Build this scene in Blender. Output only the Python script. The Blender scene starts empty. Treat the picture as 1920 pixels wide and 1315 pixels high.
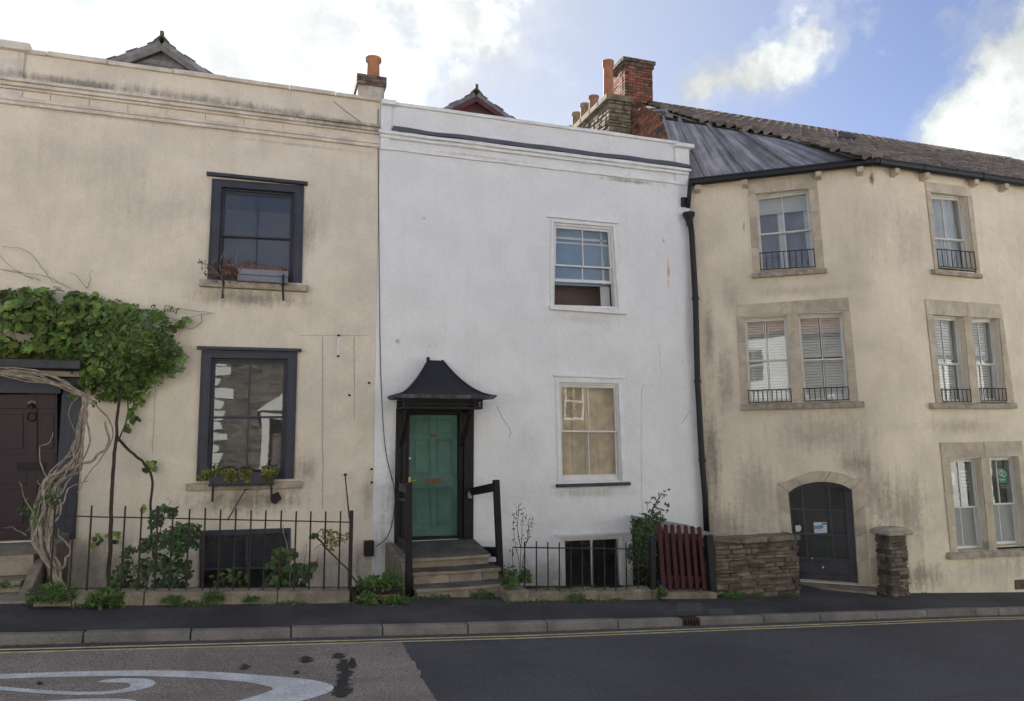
import bpy, bmesh, math, random
from mathutils import Vector, Matrix, noise as mnoise
from mathutils.geometry import delaunay_2d_cdt
random.seed(7)
S = bpy.context.scene
COL = S.collection
rad = math.radians
U = random.uniform

# ------------------------------------------------------------------ camera
FPX = 1380.0; CX, CY = 960.0, 657.5
YAW, PITCH = rad(18.4), rad(6.0)
CAM = Vector((0, 0, 2.38))
cd = bpy.data.cameras.new('camera'); cam = bpy.data.objects.new('camera', cd); COL.objects.link(cam)
cam.location = CAM; cam.rotation_euler = (rad(90) + PITCH, 0, -YAW)
cd.sensor_width = 36; cd.lens = FPX / 1920 * 36; cd.clip_start = 0.05; cd.clip_end = 2000
S.camera = cam
S.view_settings.view_transform = 'Standard'; S.view_settings.look = 'None'
S.view_settings.gamma = 1; S.view_settings.use_curve_mapping = False
S.view_settings.exposure = 2.16
S.cycles.use_denoising = True
S.cycles.max_bounces = 8; S.cycles.transparent_max_bounces = 16
S.cycles.caustics_reflective = False; S.cycles.caustics_refractive = False

# measuring aid: a point seen in the photograph -> the place on a given real plane
_F = Vector((math.sin(YAW)*math.cos(PITCH), math.cos(YAW)*math.cos(PITCH), math.sin(PITCH)))
_R = Vector((math.cos(YAW), -math.sin(YAW), 0)); _U = _R.cross(_F)
def ray(u, v): return _F + _R*((u-CX)/FPX) + _U*((CY-v)/FPX)
def on(u, v, p, n):
    d = ray(u, v); return CAM + d*((Vector(p)-CAM).dot(Vector(n))/d.dot(Vector(n)))
def onY(u, v, Y): return on(u, v, (0, Y, 0), (0, 1, 0))
SL = 0.0614                                   # the street runs downhill to the right
def onG(u, v, dz=0.0): return on(u, v, (0, 0, dz), (SL, 0, 1))
def road_z(x): return -SL*x
def pave_z(x, y): return -SL*x + .105 + .035*max(0, min(1, (y-9.2)/1.2))*max(.4, min(1, (11-x)/3))

# ------------------------------------------------------------------ light
SUN_AZ, SUN_EL = rad(-9), rad(30)             # azimuth from +Y towards +X: the sun stands behind the houses, upper left
sd = Vector((math.sin(SUN_AZ)*math.cos(SUN_EL), math.cos(SUN_AZ)*math.cos(SUN_EL), math.sin(SUN_EL)))
ld = bpy.data.lights.new('sun', 'SUN'); sun = bpy.data.objects.new('sun', ld); COL.objects.link(sun)
ld.energy = 4.9; ld.angle = rad(1.5); ld.color = (1, .95, .87)
sun.rotation_euler = (-sd).to_track_quat('-Z', 'Y').to_euler(); sun.location = (0, 0, 30)

W = bpy.data.worlds.new('World'); S.world = W; W.use_nodes = True
nt = W.node_tree; nt.nodes.clear()
class NB:                                     # node tree helper
    def __init__(s, t): s.t = t
    def n(s, typ, **k):
        o = s.t.nodes.new(typ)
        for a, b in k.items():
            if a == 'op': o.operation = b
            else: setattr(o, a, b)
        return o
    def l(s, a, b): s.t.links.new(a, b)
    def val(s, sock, v):
        if isinstance(v, bpy.types.NodeSocket): s.l(v, sock)
        else: sock.default_value = v
    def math(s, op, a, b=0.0, c=None, clamp=False):
        o = s.n('ShaderNodeMath', op=op); o.use_clamp = clamp
        s.val(o.inputs[0], a); s.val(o.inputs[1], b)
        if c is not None: s.val(o.inputs[2], c)
        return o.outputs[0]
    def vmath(s, op, a, b=None):
        o = s.n('ShaderNodeVectorMath', op=op); s.val(o.inputs[0], a)
        if b is not None: s.val(o.inputs[1], b)
        return o.outputs['Value'] if op in ('LENGTH', 'DOT_PRODUCT', 'DISTANCE') else o.outputs[0]
    def noise(s, vec, scale, detail=4, rough=.55, dist=0.0):
        o = s.n('ShaderNodeTexNoise'); s.l(vec, o.inputs['Vector'])
        o.inputs['Scale'].default_value = scale; o.inputs['Detail'].default_value = detail
        o.inputs['Roughness'].default_value = rough; o.inputs['Distortion'].default_value = dist
        return o.outputs['Fac']
    def mix(s, f, a, b, blend='MIX'):
        o = s.n('ShaderNodeMix'); o.data_type = 'RGBA'; o.blend_type = blend; o.clamp_factor = True
        s.val(o.inputs[0], f)
        for sock, v in ((o.inputs[6], a), (o.inputs[7], b)):
            if isinstance(v, bpy.types.NodeSocket): s.l(v, sock)
            else: sock.default_value = (*v, 1) if len(v) == 3 else v
        return o.outputs[2]
    def ramp(s, f, a, b, lo=0.0, hi=1.0, smooth=True):
        o = s.n('ShaderNodeMapRange'); o.interpolation_type = 'SMOOTHSTEP' if smooth else 'LINEAR'
        s.val(o.inputs[0], f)
        for i, v in enumerate((a, b, lo, hi)): o.inputs[i+1].default_value = v
        return o.outputs[0]
b = NB(nt)
sky = b.n('ShaderNodeTexSky'); sky.sky_type = 'NISHITA'; sky.sun_disc = False
sky.sun_elevation = SUN_EL; sky.sun_rotation = SUN_AZ
sky.altitude = 50; sky.air_density = 1.0; sky.dust_density = 0.6; sky.ozone_density = 2.2
tc = b.n('ShaderNodeTexCoord'); D = tc.outputs['Generated']
sep = b.n('ShaderNodeSeparateXYZ'); b.l(D, sep.inputs[0])
zc = b.math('ADD', b.math('MAXIMUM', sep.outputs[2], 0.0), .22)
cmb = b.n('ShaderNodeCombineXYZ')
b.l(b.math('DIVIDE', sep.outputs[0], zc), cmb.inputs[0]); b.l(b.math('DIVIDE', sep.outputs[1], zc), cmb.inputs[1])
b.l(b.math('MULTIPLY', sep.outputs[2], 1.2), cmb.inputs[2])
P = cmb.outputs[0]
big = b.noise(P, 1.1, 2, .5)
fine = b.noise(D, 9.0, 10, .60, .15)
vfine = b.noise(D, 27.0, 8, .62, .2)
cov = b.math('ADD', .07, b.math('MULTIPLY', b.math('SUBTRACT', big, .5), .8))
def blob(u, v, r, k, stretch=1.0):
    c = ray(u, v).normalized()
    df = b.vmath('SUBTRACT', D, tuple(c))
    if stretch != 1.0: df = b.vmath('MULTIPLY', df, (1, 1, stretch))
    q = b.math('DIVIDE', b.vmath('LENGTH', df), r)
    e = b.math('EXPONENT', b.math('MULTIPLY', b.math('MULTIPLY', q, q), -1.0))
    return b.math('MULTIPLY', e, k)
for a in ((300, 20, .40, .12), (830, 20, .16, .10, 2.2), (1430, 145, .055, .58, 1.4), (1310, 155, .04, .56), (1560, 50, .06, .40), (1490, 100, .05, .2), (1890, 140, .09, .40), (1920, 240, .11, .30, 1.5), (1770, 250, .05, .34, 1.6),
          (1690, 60, .11, -.42), (1600, 220, .09, -.36), (1200, 60, .13, -.34), (1050, 190, .13, -.26), (1330, 40, .09, -.30), (1480, 250, .1, -.2), (1750, 120, .06, -.15)):
    cov = b.math('ADD', cov, blob(*a))
dens = b.math('ADD', b.math('ADD', b.math('MULTIPLY', fine, 1.15), b.math('MULTIPLY', vfine, .45)), b.math('SUBTRACT', cov, .30))
mask = b.ramp(dens, .55, .82)
wisp = b.ramp(b.math('ADD', dens, b.math('MULTIPLY', b.math('SUBTRACT', vfine, .5), .4)), .36, .66, 0, .30)
mask = b.math('MAXIMUM', mask, wisp)
glow = b.vmath('DOT_PRODUCT', D, tuple(sd))
glow1 = b.ramp(glow, .86, 1.0, 0, 1)
core = b.ramp(dens, .62, 1.05)
relief = b.ramp(b.noise(b.vmath('ADD', D, tuple(sd*-.02)), 13.0, 9, .62, .2), .36, .64, -.6, .5)
cl_bright = b.math('ADD', b.math('ADD', b.math('ADD', 2.6, relief), b.math('MULTIPLY', core, .55)), b.math('MULTIPLY', glow1, .7))
gl2 = b.n('ShaderNodeVectorMath', op='SCALE'); gl2.inputs[0].default_value = (.955, 1.0, .99); b.l(cl_bright, gl2.inputs['Scale'])
skyc = b.n('ShaderNodeVectorMath', op='MULTIPLY'); b.l(sky.outputs[0], skyc.inputs[0]); skyc.inputs[1].default_value = (.56, .475, .50)
veil = b.ramp(glow, .60, 1.0, 0, .72)
col = b.mix(mask, b.mix(veil, skyc.outputs[0], (2.15, 2.35, 2.45)), gl2.outputs[0])
bg = b.n('ShaderNodeBackground'); b.l(col, bg.inputs[0]); bg.inputs[1].default_value = 0.074
out = b.n('ShaderNodeOutputWorld'); b.l(bg.outputs[0], out.inputs[0])

# ------------------------------------------------------------------ materials
def mat(name, base, rough=.85, var=.12, scale=2.0, bump=.0, bscale=60, streak=0, fine=.0, objr=0.0, spec=.3, metal=0, base2=None,
        island=False, transl=0, stains=(), bump2=0, mott=0, smap=(5.0, 5.0, .30)):
    m = bpy.data.materials.new(name); m.use_nodes = True; t = m.node_tree; t.nodes.clear(); q = NB(t)
    g = q.n('ShaderNodeNewGeometry'); Pw = g.outputs['Position']
    n1 = q.noise(Pw, scale, 5, .6)
    lo = tuple(c*(1-var) for c in base); hi = tuple(min(1, c*(1+var)) for c in base)
    if base2: lo = base2
    c = q.mix(q.ramp(n1, .33, .67), lo, hi)
    if mott:
        n4 = q.noise(Pw, scale*6, 6, .7, .6)
        c = q.mix(q.ramp(n4, .52, .75, 0, mott), c, tuple(x*.45 for x in base))
    if fine:
        n2 = q.noise(Pw, bscale*1.3, 3, .7)
        c = q.mix(1.0, c, q.mix(q.ramp(n2, .35, .65), (1-fine,)*3, (1+fine,)*3), 'MULTIPLY')
    if streak:
        mp = q.vmath('MULTIPLY', Pw, smap); n3 = q.noise(mp, 1.6, 6, .62, .3)
        c = q.mix(q.ramp(n3, .50, .74, 0, streak), c, tuple(x*.50 for x in base))
    if stains:
        sn = q.math('ADD', q.math('MULTIPLY', q.math('SUBTRACT', q.noise(q.vmath('MULTIPLY', Pw, (6, 6, .55)), 1.5, 7, .7, .2), .5), 2.0), q.math('MULTIPLY', q.math('SUBTRACT', q.noise(Pw, 9, 8, .78), .5), 1.9))
    for (x, z, rx, rz, sc, k) in stains:
        dv = q.vmath('MULTIPLY', q.vmath('SUBTRACT', Pw, (x, 0, z)), (1/rx, 0, 1/rz))
        ln = q.math('ADD', q.vmath('LENGTH', dv), sn)
        c = q.mix(q.ramp(ln, -.1, 1.25, k, 0), c, sc)
    if objr:
        oi = q.n('ShaderNodeObjectInfo')
        rnd = oi.outputs['Random']
        if island: rnd = q.math('FRACT', q.math('ADD', rnd, g.outputs['Random Per Island']))
        hs = q.n('ShaderNodeHueSaturation')
        q.l(q.math('ADD', .5 - objr*.045, q.math('MULTIPLY', q.math('FRACT', q.math('MULTIPLY', rnd, 7.31)), objr*.09)), hs.inputs['Hue'])
        q.l(q.math('ADD', 1-objr, q.math('MULTIPLY', rnd, 2*objr)), hs.inputs['Value']); q.l(c, hs.inputs['Color']); c = hs.outputs[0]
    p = q.n('ShaderNodeBsdfPrincipled'); q.l(c, p.inputs['Base Color'])
    p.inputs['Specular IOR Level'].default_value = spec; p.inputs['Metallic'].default_value = metal
    q.l(q.math('ADD', rough, q.math('MULTIPLY', q.math('SUBTRACT', n1, .5), .25), clamp=True), p.inputs['Roughness'])
    if bump or bump2:
        h = q.noise(Pw, bscale, 5, .6)
        bm_ = q.n('ShaderNodeBump'); bm_.inputs['Strength'].default_value = 1; bm_.inputs['Distance'].default_value = bump
        q.l(h, bm_.inputs['Height']); nrm = bm_.outputs[0]
        if bump2:
            b2 = q.n('ShaderNodeBump'); b2.inputs['Distance'].default_value = bump2
            q.l(q.noise(Pw, 2.6, 3, .5), b2.inputs['Height']); q.l(nrm, b2.inputs['Normal']); nrm = b2.outputs[0]
        q.l(nrm, p.inputs['Normal'])
    o = q.n('ShaderNodeOutputMaterial'); sh = p.outputs[0]
    if transl:
        tr = q.n('ShaderNodeBsdfTranslucent'); q.l(q.mix(1.0, c, (1.5, 1.6, .6), 'MULTIPLY'), tr.inputs[0])
        ms = q.n('ShaderNodeMixShader'); ms.inputs[0].default_value = transl; q.l(sh, ms.inputs[1]); q.l(tr.outputs[0], ms.inputs[2]); sh = ms.outputs[0]
    q.l(sh, o.inputs[0]); return m

def glass_mat(name, tint=(.92, .94, .94), wob=.00018):
    m = bpy.data.materials.new(name); m.use_nodes = True; t = m.node_tree; t.nodes.clear(); q = NB(t)
    g = q.n('ShaderNodeNewGeometry')
    bm_ = q.n('ShaderNodeBump'); bm_.inputs['Distance'].default_value = wob*4; q.l(q.noise(g.outputs['Position'], 2.3, 2, .5), bm_.inputs['Height'])
    gl = q.n('ShaderNodeBsdfGlossy'); gl.inputs['Roughness'].default_value = .015; gl.inputs[0].default_value = (.95, .97, 1, 1); q.l(bm_.outputs[0], gl.inputs['Normal'])
    tr = q.n('ShaderNodeBsdfTransparent'); tr.inputs[0].default_value = (*tint, 1)
    fr = q.n('ShaderNodeFresnel'); fr.inputs[0].default_value = 1.52
    ms = q.n('ShaderNodeMixShader'); q.l(q.math('MULTIPLY', q.math('MULTIPLY', fr.outputs[0], 1.65), q.math('SUBTRACT', 1.0, g.outputs['Backfacing']), clamp=True), ms.inputs[0]); q.l(tr.outputs[0], ms.inputs[1]); q.l(gl.outputs[0], ms.inputs[2])
    df = q.n('ShaderNodeBsdfDiffuse'); df.inputs[0].default_value = (.5, .5, .48, 1); m2 = q.n('ShaderNodeMixShader'); q.l(q.ramp(q.noise(g.outputs['Position'], 3, 4, .6), .3, .8, .015, .05), m2.inputs[0]); q.l(ms.outputs[0], m2.inputs[1]); q.l(df.outputs[0], m2.inputs[2])
    o = q.n('ShaderNodeOutputMaterial'); q.l(m2.outputs[0], o.inputs[0]); return m

def sx(u, v, Y=12.6): p = onY(u, v, Y); return p.x, p.z
MOULD = (.07, .062, .055)
cream_st = []
for u, v, rx, rz, k in ((160, 160, .9, .08, .4), (420, 195, 1.6, .09, .42), (330, 178, 1.4, .11, .3), (540, 215, 1.3, .10, .42), (650, 236, .9, .10, .6), (100, 150, 1.2, .09, .5),
                        (470, 560, .9, .16, .6), (460, 940, 1.0, .22, .65), (575, 880, .2, .25, .5), (690, 930, .12, .5, .35), (690, 1060, .3, .35, .4), (590, 1060, .9, .3, .45), (250, 1060, 1.5, .35, .5), (600, 420, .3, .5, .12), (300, 400, .8, .5, .16), (150, 300, 1.2, .5, .14), (250, 225, 2.4, .04, .3), (560, 272, 1.2, .03, .3)):
    x, z = sx(u, v); cream_st.append((x, z, rx, rz, MOULD, k))
x, z = sx(575, 445); cream_st.append((x, z+.05, .14, .5, (.16, .13, .11), .5))
M = {}
M['cream'] = mat('cream_render', (.72, .655, .54), .9, .08, 1.3, .006, 38, streak=.10, fine=.05, stains=cream_st, bump2=.02, mott=.10)
M['cream_trim'] = mat('cream_trim', (.66, .61, .525), .9, .14, 2.5, .005, 40, streak=.28, fine=.06, mott=.25, stains=cream_st[:6])
white_st = []
for u, v, rx, rz, k, c in ((1253, 507, .035, .28, .85, (.5, .25, .07)), (990, 840, .45, .35, .16, (.3, .29, .27)), (720, 1000, .3, .7, .5, (.2, .2, .18)), (1000, 1080, 1.8, .35, .6, (.22, .23, .17)), (735, 900, .12, .8, .5, (.22, .21, .19)),
                           (1205, 1080, .7, .35, .45, (.2, .22, .16)), (1210, 520, .45, .5, .16, (.4, .4, .38)), (1100, 600, .9, .12, .25, (.35, .34, .3)), (800, 640, .5, .2, .1, (.4, .4, .4)), (1180, 340, .7, .05, .7, (.2, .18, .15)), (900, 295, 1.2, .04, .45, (.25, .22, .18)),
                           (1105, 925, .8, .09, .45, (.3, .3, .24)), (1290, 600, .10, 1.0, .35, (.35, .34, .3)), (745, 640, .05, .05, .7, (.3, .28, .2)), (795, 410, .035, .035, .8, (.25, .25, .28)), (1244, 452, .03, .05, .7, (.3, .3, .32)), (1180, 330, .05, .04, .9, (.08, .08, .08)), (1228, 336, .03, .03, .9, (.08, .08, .08)), (805, 650, .02, .02, .9, (.1, .1, .1)), (1280, 678, .02, .02, .9, (.2, .2, .2))):
    x, z = sx(u, v); white_st.append((x, z, rx, rz, c, k))
M['white'] = mat('white_render', (.785, .81, .808), .8, .04, 1.1, .007, 30, streak=.07, fine=.03, stains=white_st, bump2=.05)
M['white_trim'] = mat('white_trim', (.785, .81, .808), .75, .06, 4, .004, 50, streak=.10, mott=.05, stains=white_st[9:11])
def r1x(u, v):
    p = on(u, v, K_, NR1); return p.x, p.z
R1A = rad(39); K_ = onY(1632, 308, 10.6); NR1 = Vector((-math.sin(R1A), -math.cos(R1A), 0))
tan_st = []
for u, v, rx, rz, c, k in ((1335, 860, .14, 1.1, (.08, .078, .072), .7), (1330, 640, .10, .9, (.14, .13, .115), .55), (1362, 720, .13, .8, (.23, .185, .125), .55), (1372, 560, .18, .5, (.27, .22, .15), .3), (1540, 815, .75, .45, (.20, .175, .14), .38), (1640, 930, .35, .6, (.16, .14, .115), .45),
                           (1420, 930, .35, 1.0, (.21, .185, .14), .45), (1600, 870, .3, .2, (.12, .1, .08), .5), (1640, 430, .5, .7, (.22, .2, .17), .22), (1500, 545, .7, .12, (.22, .18, .13), .3), (1350, 980, .4, .4, (.2, .18, .14), .5), (1641, 332, .05, .16, (.06, .05, .045), .9), (1630, 650, .10, .16, (.62, .57, .5), .5), (1395, 425, .02, .13, (.1, .09, .08), .6)):
    x, z = r1x(u, v); tan_st.append((x, z, rx, rz, c, k))
for u, v, rx, rz, c, k in ((1700, 960, .6, .7, (.15, .13, .11), .55), (1850, 1070, 1.6, .28, (.42, .38, .33), .5), (1730, 1080, .6, .25, (.10, .09, .075), .6), (1800, 800, .9, .15, (.2, .17, .13), .4), (1700, 440, .5, .8, (.22, .2, .18), .25), (1900, 1000, .3, .8, (.16, .14, .11), .4)):
    x, z = sx(u, v, 10.6); tan_st.append((x, z, rx, rz, c, k))
M['tan'] = mat('tan_render', (.77, .695, .54), .9, .09, 1.2, .006, 34, streak=.13, fine=.05, stains=tan_st, bump2=.025, mott=.08)
M['bath'] = mat('bath_stone', (.54, .48, .365), .9, .16, 3.5, .006, 50, streak=.30, fine=.08, mott=.3, objr=.10)
M['sillstone'] = mat('weathered_sill', (.38, .34, .27), .9, .25, 7, .006, 50, mott=.7, fine=.1)
M['navy'] = mat('slate_blue_paint', (.038, .043, .062), .55, .2, 4, .001, 80, spec=.4)
M['offwhite'] = mat('white_gloss_paint', (.72, .72, .69), .45, .06, 5, .001, 60, mott=.06)
M['lampblack'] = mat('black_brown_timber', (.014, .0125, .013), .6, .3, 6, .002, 60, spec=.3)
M['canopy'] = mat('black_lead_canopy', (.014, .0145, .019), .55, .2, 3, .003, 25, spec=.45, mott=.15)
M['eaves_edge'] = mat('mottled_edge', (.035, .036, .045), .7, .3, 6, .003, 40, mott=0, base2=(.17, .18, .19))  # near-black mixed at random with pale grey, for the canopy eaves
M['green'] = mat('green_door_paint', (.068, .155, .122), .5, .14, 5, .001, 70, streak=.3, mott=.18)
M['purple'] = mat('dark_purple_paint', (.028, .015, .021), .5, .2, 4, .001, 70)
M['blackpaint'] = mat('black_iron_paint', (.012, .012, .016), .5, .2, 6, .001, 80, spec=.4)
M['rustiron'] = mat('rusty_iron', (.026, .020, .021), .7, .35, 14, .002, 90, base2=(.05, .028, .022))
M['greydoor'] = mat('grey_blue_door_paint', (.072, .076, .088), .5, .15, 4, .001, 70)
M['lead'] = mat('lead_sheet', (.27, .27, .285), .5, .22, 2.2, .004, 9, spec=.5, streak=.2, smap=(3, 3, .5), metal=.1)
def lead_runs(m):
    t = m.node_tree; q = NB(t); p = [n for n in t.nodes if n.type == 'BSDF_PRINCIPLED'][0]; src = p.inputs['Base Color'].links[0].from_socket
    g = q.n('ShaderNodeNewGeometry'); sp = q.n('ShaderNodeSeparateXYZ'); q.l(g.outputs['Position'], sp.inputs[0])
    uvn = q.n('ShaderNodeUVMap'); uvn.uv_map = 'slope'; cb = q.n('ShaderNodeVectorMath', op='MULTIPLY'); q.l(uvn.outputs[0], cb.inputs[0]); cb.inputs[1].default_value = (26, 1.1, 1)
    n1 = q.noise(cb.outputs[0], 1.0, 6, .65, .1)
    c = q.mix(q.ramp(n1, .40, .62), (.62, .62, .65), (1.42, 1.41, 1.38)); q.l(q.mix(1.0, src, c, 'MULTIPLY'), p.inputs['Base Color'])
lead_runs(M['lead'])
M['flash'] = mat('grey_blue_flashing', (.095, .105, .13), .6, .12, 5, .004, 20)
M['tile'] = mat('clay_pantile', (.24, .195, .155), .9, .25, 3, .004, 50, mott=.4, objr=.28, island=True)
M['ridge'] = mat('ridge_tile', (.10, .09, .07), .9, .3, 5, .005, 40, mott=.4, base2=(.10, .12, .07), objr=.2)
M['slate'] = mat('slate', (.21, .21, .23), .7, .25, 6, .003, 40, objr=.2, island=True)
M['brick'] = mat('red_brick', (.25, .105, .07), .92, .25, 9, .004, 90, mott=.3, objr=.30)
M['brickdark'] = mat('sooty_brick', (.12, .088, .072), .95, .3, 9, .004, 90, mott=.4, objr=.35)
M['mortar'] = mat('lime_mortar', (.30, .26, .20), .95, .25, 8, .006, 70, mott=.4)
M['mortard'] = mat('dark_mortar', (.12, .098, .075), .95, .3, 8, .006, 70, mott=.4)
M['rubble'] = mat('rubble_stone', (.15, .130, .10), .95, .3, 6, .010, 45, mott=.45, objr=.40)
M['rubblec'] = mat('chimney_stone', (.17, .145, .105), .95, .3, 6, .010, 45, mott=.4, objr=.25)
M['pot'] = mat('orange_clay_pot', (.38, .18, .10), .85, .15, 6, .003, 50, streak=.25)
M['potbuff'] = mat('buff_clay_pot', (.26, .19, .13), .9, .25, 8, .003, 50, mott=.4)
M['redboard'] = mat('oxblood_boards', (.085, .035, .034), .7, .2, 5, .002, 60)
M['asphalt'] = mat('new_asphalt', (.080, .079, .085), .88, .18, .5, .007, 62, fine=.45, spec=.35, mott=.12, streak=.25, smap=(.22, 1.6, 1))
M['asphalt_old'] = mat('old_asphalt', (.255, .218, .192), .92, .15, .7, .009, 52, fine=.5, spec=.25, mott=.3, streak=.3, smap=(.25, 1.8, 1))
M['pave'] = mat('pavement_asphalt', (.060, .058, .060), .9, .3, .9, .008, 60, fine=.45, mott=.3, streak=.2, smap=(.6, 2, 1))
M['patch'] = mat('pavement_repair', (.060, .058, .054), .9, .2, 3, .004, 90, fine=.3)
M['kerb'] = mat('kerb_stone', (.19, .18, .165), .9, .2, 3, .004, 70, fine=.2, mott=.35, objr=.12)
M['yellow'] = mat('yellow_line_paint', (.55, .47, .27), .85, .18, 6, .002, 120, fine=.3, mott=.2)
def worn_paint(name, colr):
    m = mat(name, colr, .85, .14, 4, .005, 60, fine=.28, mott=.55); return m
M['roadwhite'] = worn_paint('white_road_paint', (.56, .58, .59))
M['tar'] = mat('tar_stain', (.038, .037, .038), .7, .2, 4, .002, 80)
M['soil'] = mat('garden_soil', (.05, .04, .028), .95, .4, 6, .03, 25, mott=.3, base2=(.04, .05, .025))
M['stepstone'] = mat('worn_step_stone', (.27, .235, .18), .9, .22, 4, .008, 55, fine=.15, mott=.45, objr=.1)
M['tread'] = mat('dark_tread_top', (.105, .098, .086), .9, .3, 3, .008, 55, fine=.15, mott=.5, objr=.1)  # upward faces of the door steps, darker than their risers
M['plinth'] = mat('plinth_stone', (.22, .195, .145), .92, .25, 5, .010, 45, fine=.15, mott=.55, objr=.12)
M['ply'] = mat('bare_timber_board', (.60, .45, .28), .7, .22, 3, .002, 40, streak=.35, objr=.12)
M['redpicket'] = mat('oxblood_picket_paint', (.065, .018, .021), .65, .2, 8, .002, 70, mott=.2, objr=.12)
M['teal'] = mat('teal_plastic', (.015, .045, .055), .5, .1, 4)
M['brass'] = mat('brass', (.62, .46, .16), .3, .1, 5, metal=1)
M['steel'] = mat('dull_steel', (.5, .5, .52), .35, .1, 5, metal=1)
M['rust'] = mat('rusty_brass', (.16, .07, .045), .6, .2, 8)
M['bark'] = mat('pale_bark', (.31, .27, .21), .9, .3, 12, .006, 60, mott=.4)
M['barkdark'] = mat('dark_bark', (.06, .045, .038), .9, .3, 12, .006, 60)
M['leaf'] = mat('vine_leaf', (.135, .20, .05), .55, .35, 3, objr=.75, island=True, transl=.28, spec=.35)
M['leafw'] = mat('leaflet', (.10, .165, .045), .55, .3, 3, objr=.5, island=True, transl=.25, spec=.35)
M['leafd'] = mat('shrub_leaf', (.065, .11, .042), .55, .3, 3, objr=.55, island=True, transl=.2, spec=.35)
M['leafy'] = mat('weed_leaf', (.075, .135, .035), .6, .3, 4, objr=.5, island=True, transl=.25)
M['leafv'] = mat('variegated_leaf', (.20, .22, .09), .6, .5, 30, objr=.5, island=True, transl=.25)
M['leafb'] = mat('dry_brown_leaf', (.13, .072, .038), .8, .4, 5, objr=.5, island=True, transl=.15)
M['leafp'] = mat('trailing_leaf', (.16, .18, .04), .6, .4, 6, objr=.45, island=True, transl=.25)
M['petal'] = mat('orange_petal', (.75, .25, .02), .6, .1, 5, transl=.2)
M['glass'] = glass_mat('window_glass')
M['blind'] = mat('pale_blind', (.70, .70, .66), .8, .05, 3)
M['shutter'] = mat('white_shutter', (.74, .74, .70), .6, .05, 3)
M['curtain'] = mat('white_curtain', (.6, .62, .64), .85, .06, 3)
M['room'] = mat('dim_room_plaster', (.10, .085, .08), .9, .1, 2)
M['frost'] = mat('frosted_film', (.30, .33, .32), .6, .06, 3)
M['paper'] = mat('white_paper', (.72, .73, .74), .7, .04, 6)
M['postergreen'] = mat('green_print', (.008, .26, .125), .5, .05, 4)
M['bluep'] = mat('blue_print', (.10, .32, .55), .6, .1, 9)
M['lettering'] = mat('white_print', (.62, .66, .64), .6, .04, 5)
M['whitebox'] = mat('grey_plastic', (.30, .30, .31), .5, .1, 5)
M['brownbox'] = mat('dark_meter_box', (.028, .022, .020), .6, .2, 8)
M['stoneopp'] = mat('opposite_stone', (.15, .14, .125), .95, .35, 5, .02, 20, mott=.5)
def masonry(m, bw=.42, bh=.17):
    t = m.node_tree; q = NB(t); p = [n for n in t.nodes if n.type == 'BSDF_PRINCIPLED'][0]; src = p.inputs['Base Color'].links[0].from_socket
    br = q.n('ShaderNodeTexBrick'); g = q.n('ShaderNodeNewGeometry'); sp = q.n('ShaderNodeSeparateXYZ'); q.l(g.outputs['Position'], sp.inputs[0]); cb = q.n('ShaderNodeCombineXYZ'); q.l(sp.outputs[0], cb.inputs[0])
    q.l(q.math('ADD', sp.outputs[2], q.math('MULTIPLY', q.noise(g.outputs['Position'], 1.5), .12)), cb.inputs[1]); q.l(cb.outputs[0], br.inputs['Vector'])
    br.inputs['Scale'].default_value = 1; br.inputs['Brick Width'].default_value = bw; br.inputs['Row Height'].default_value = bh; br.inputs['Mortar Size'].default_value = .012
    br.inputs['Color1'].default_value = (1, 1, 1, 1); br.inputs['Color2'].default_value = (.45, .42, .40, 1); br.inputs['Mortar'].default_value = (1.3, 1.25, 1.15, 1)
    q.l(q.mix(1.0, src, br.outputs[0], 'MULTIPLY'), p.inputs['Base Color'])
masonry(M['stoneopp'])
M['whiteopp'] = mat('opposite_white', (.66, .67, .64), .8, .05, 3)
M['redroof'] = mat('opposite_roof', (.18, .09, .065), .9, .25, 4, .01, 12, mott=.3)
M['crack'] = mat('crack', (.10, .085, .07), .95, .2, 5)
M['creamcond'] = mat('painted_conduit', (.36, .31, .25), .9, .1, 4)

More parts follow.
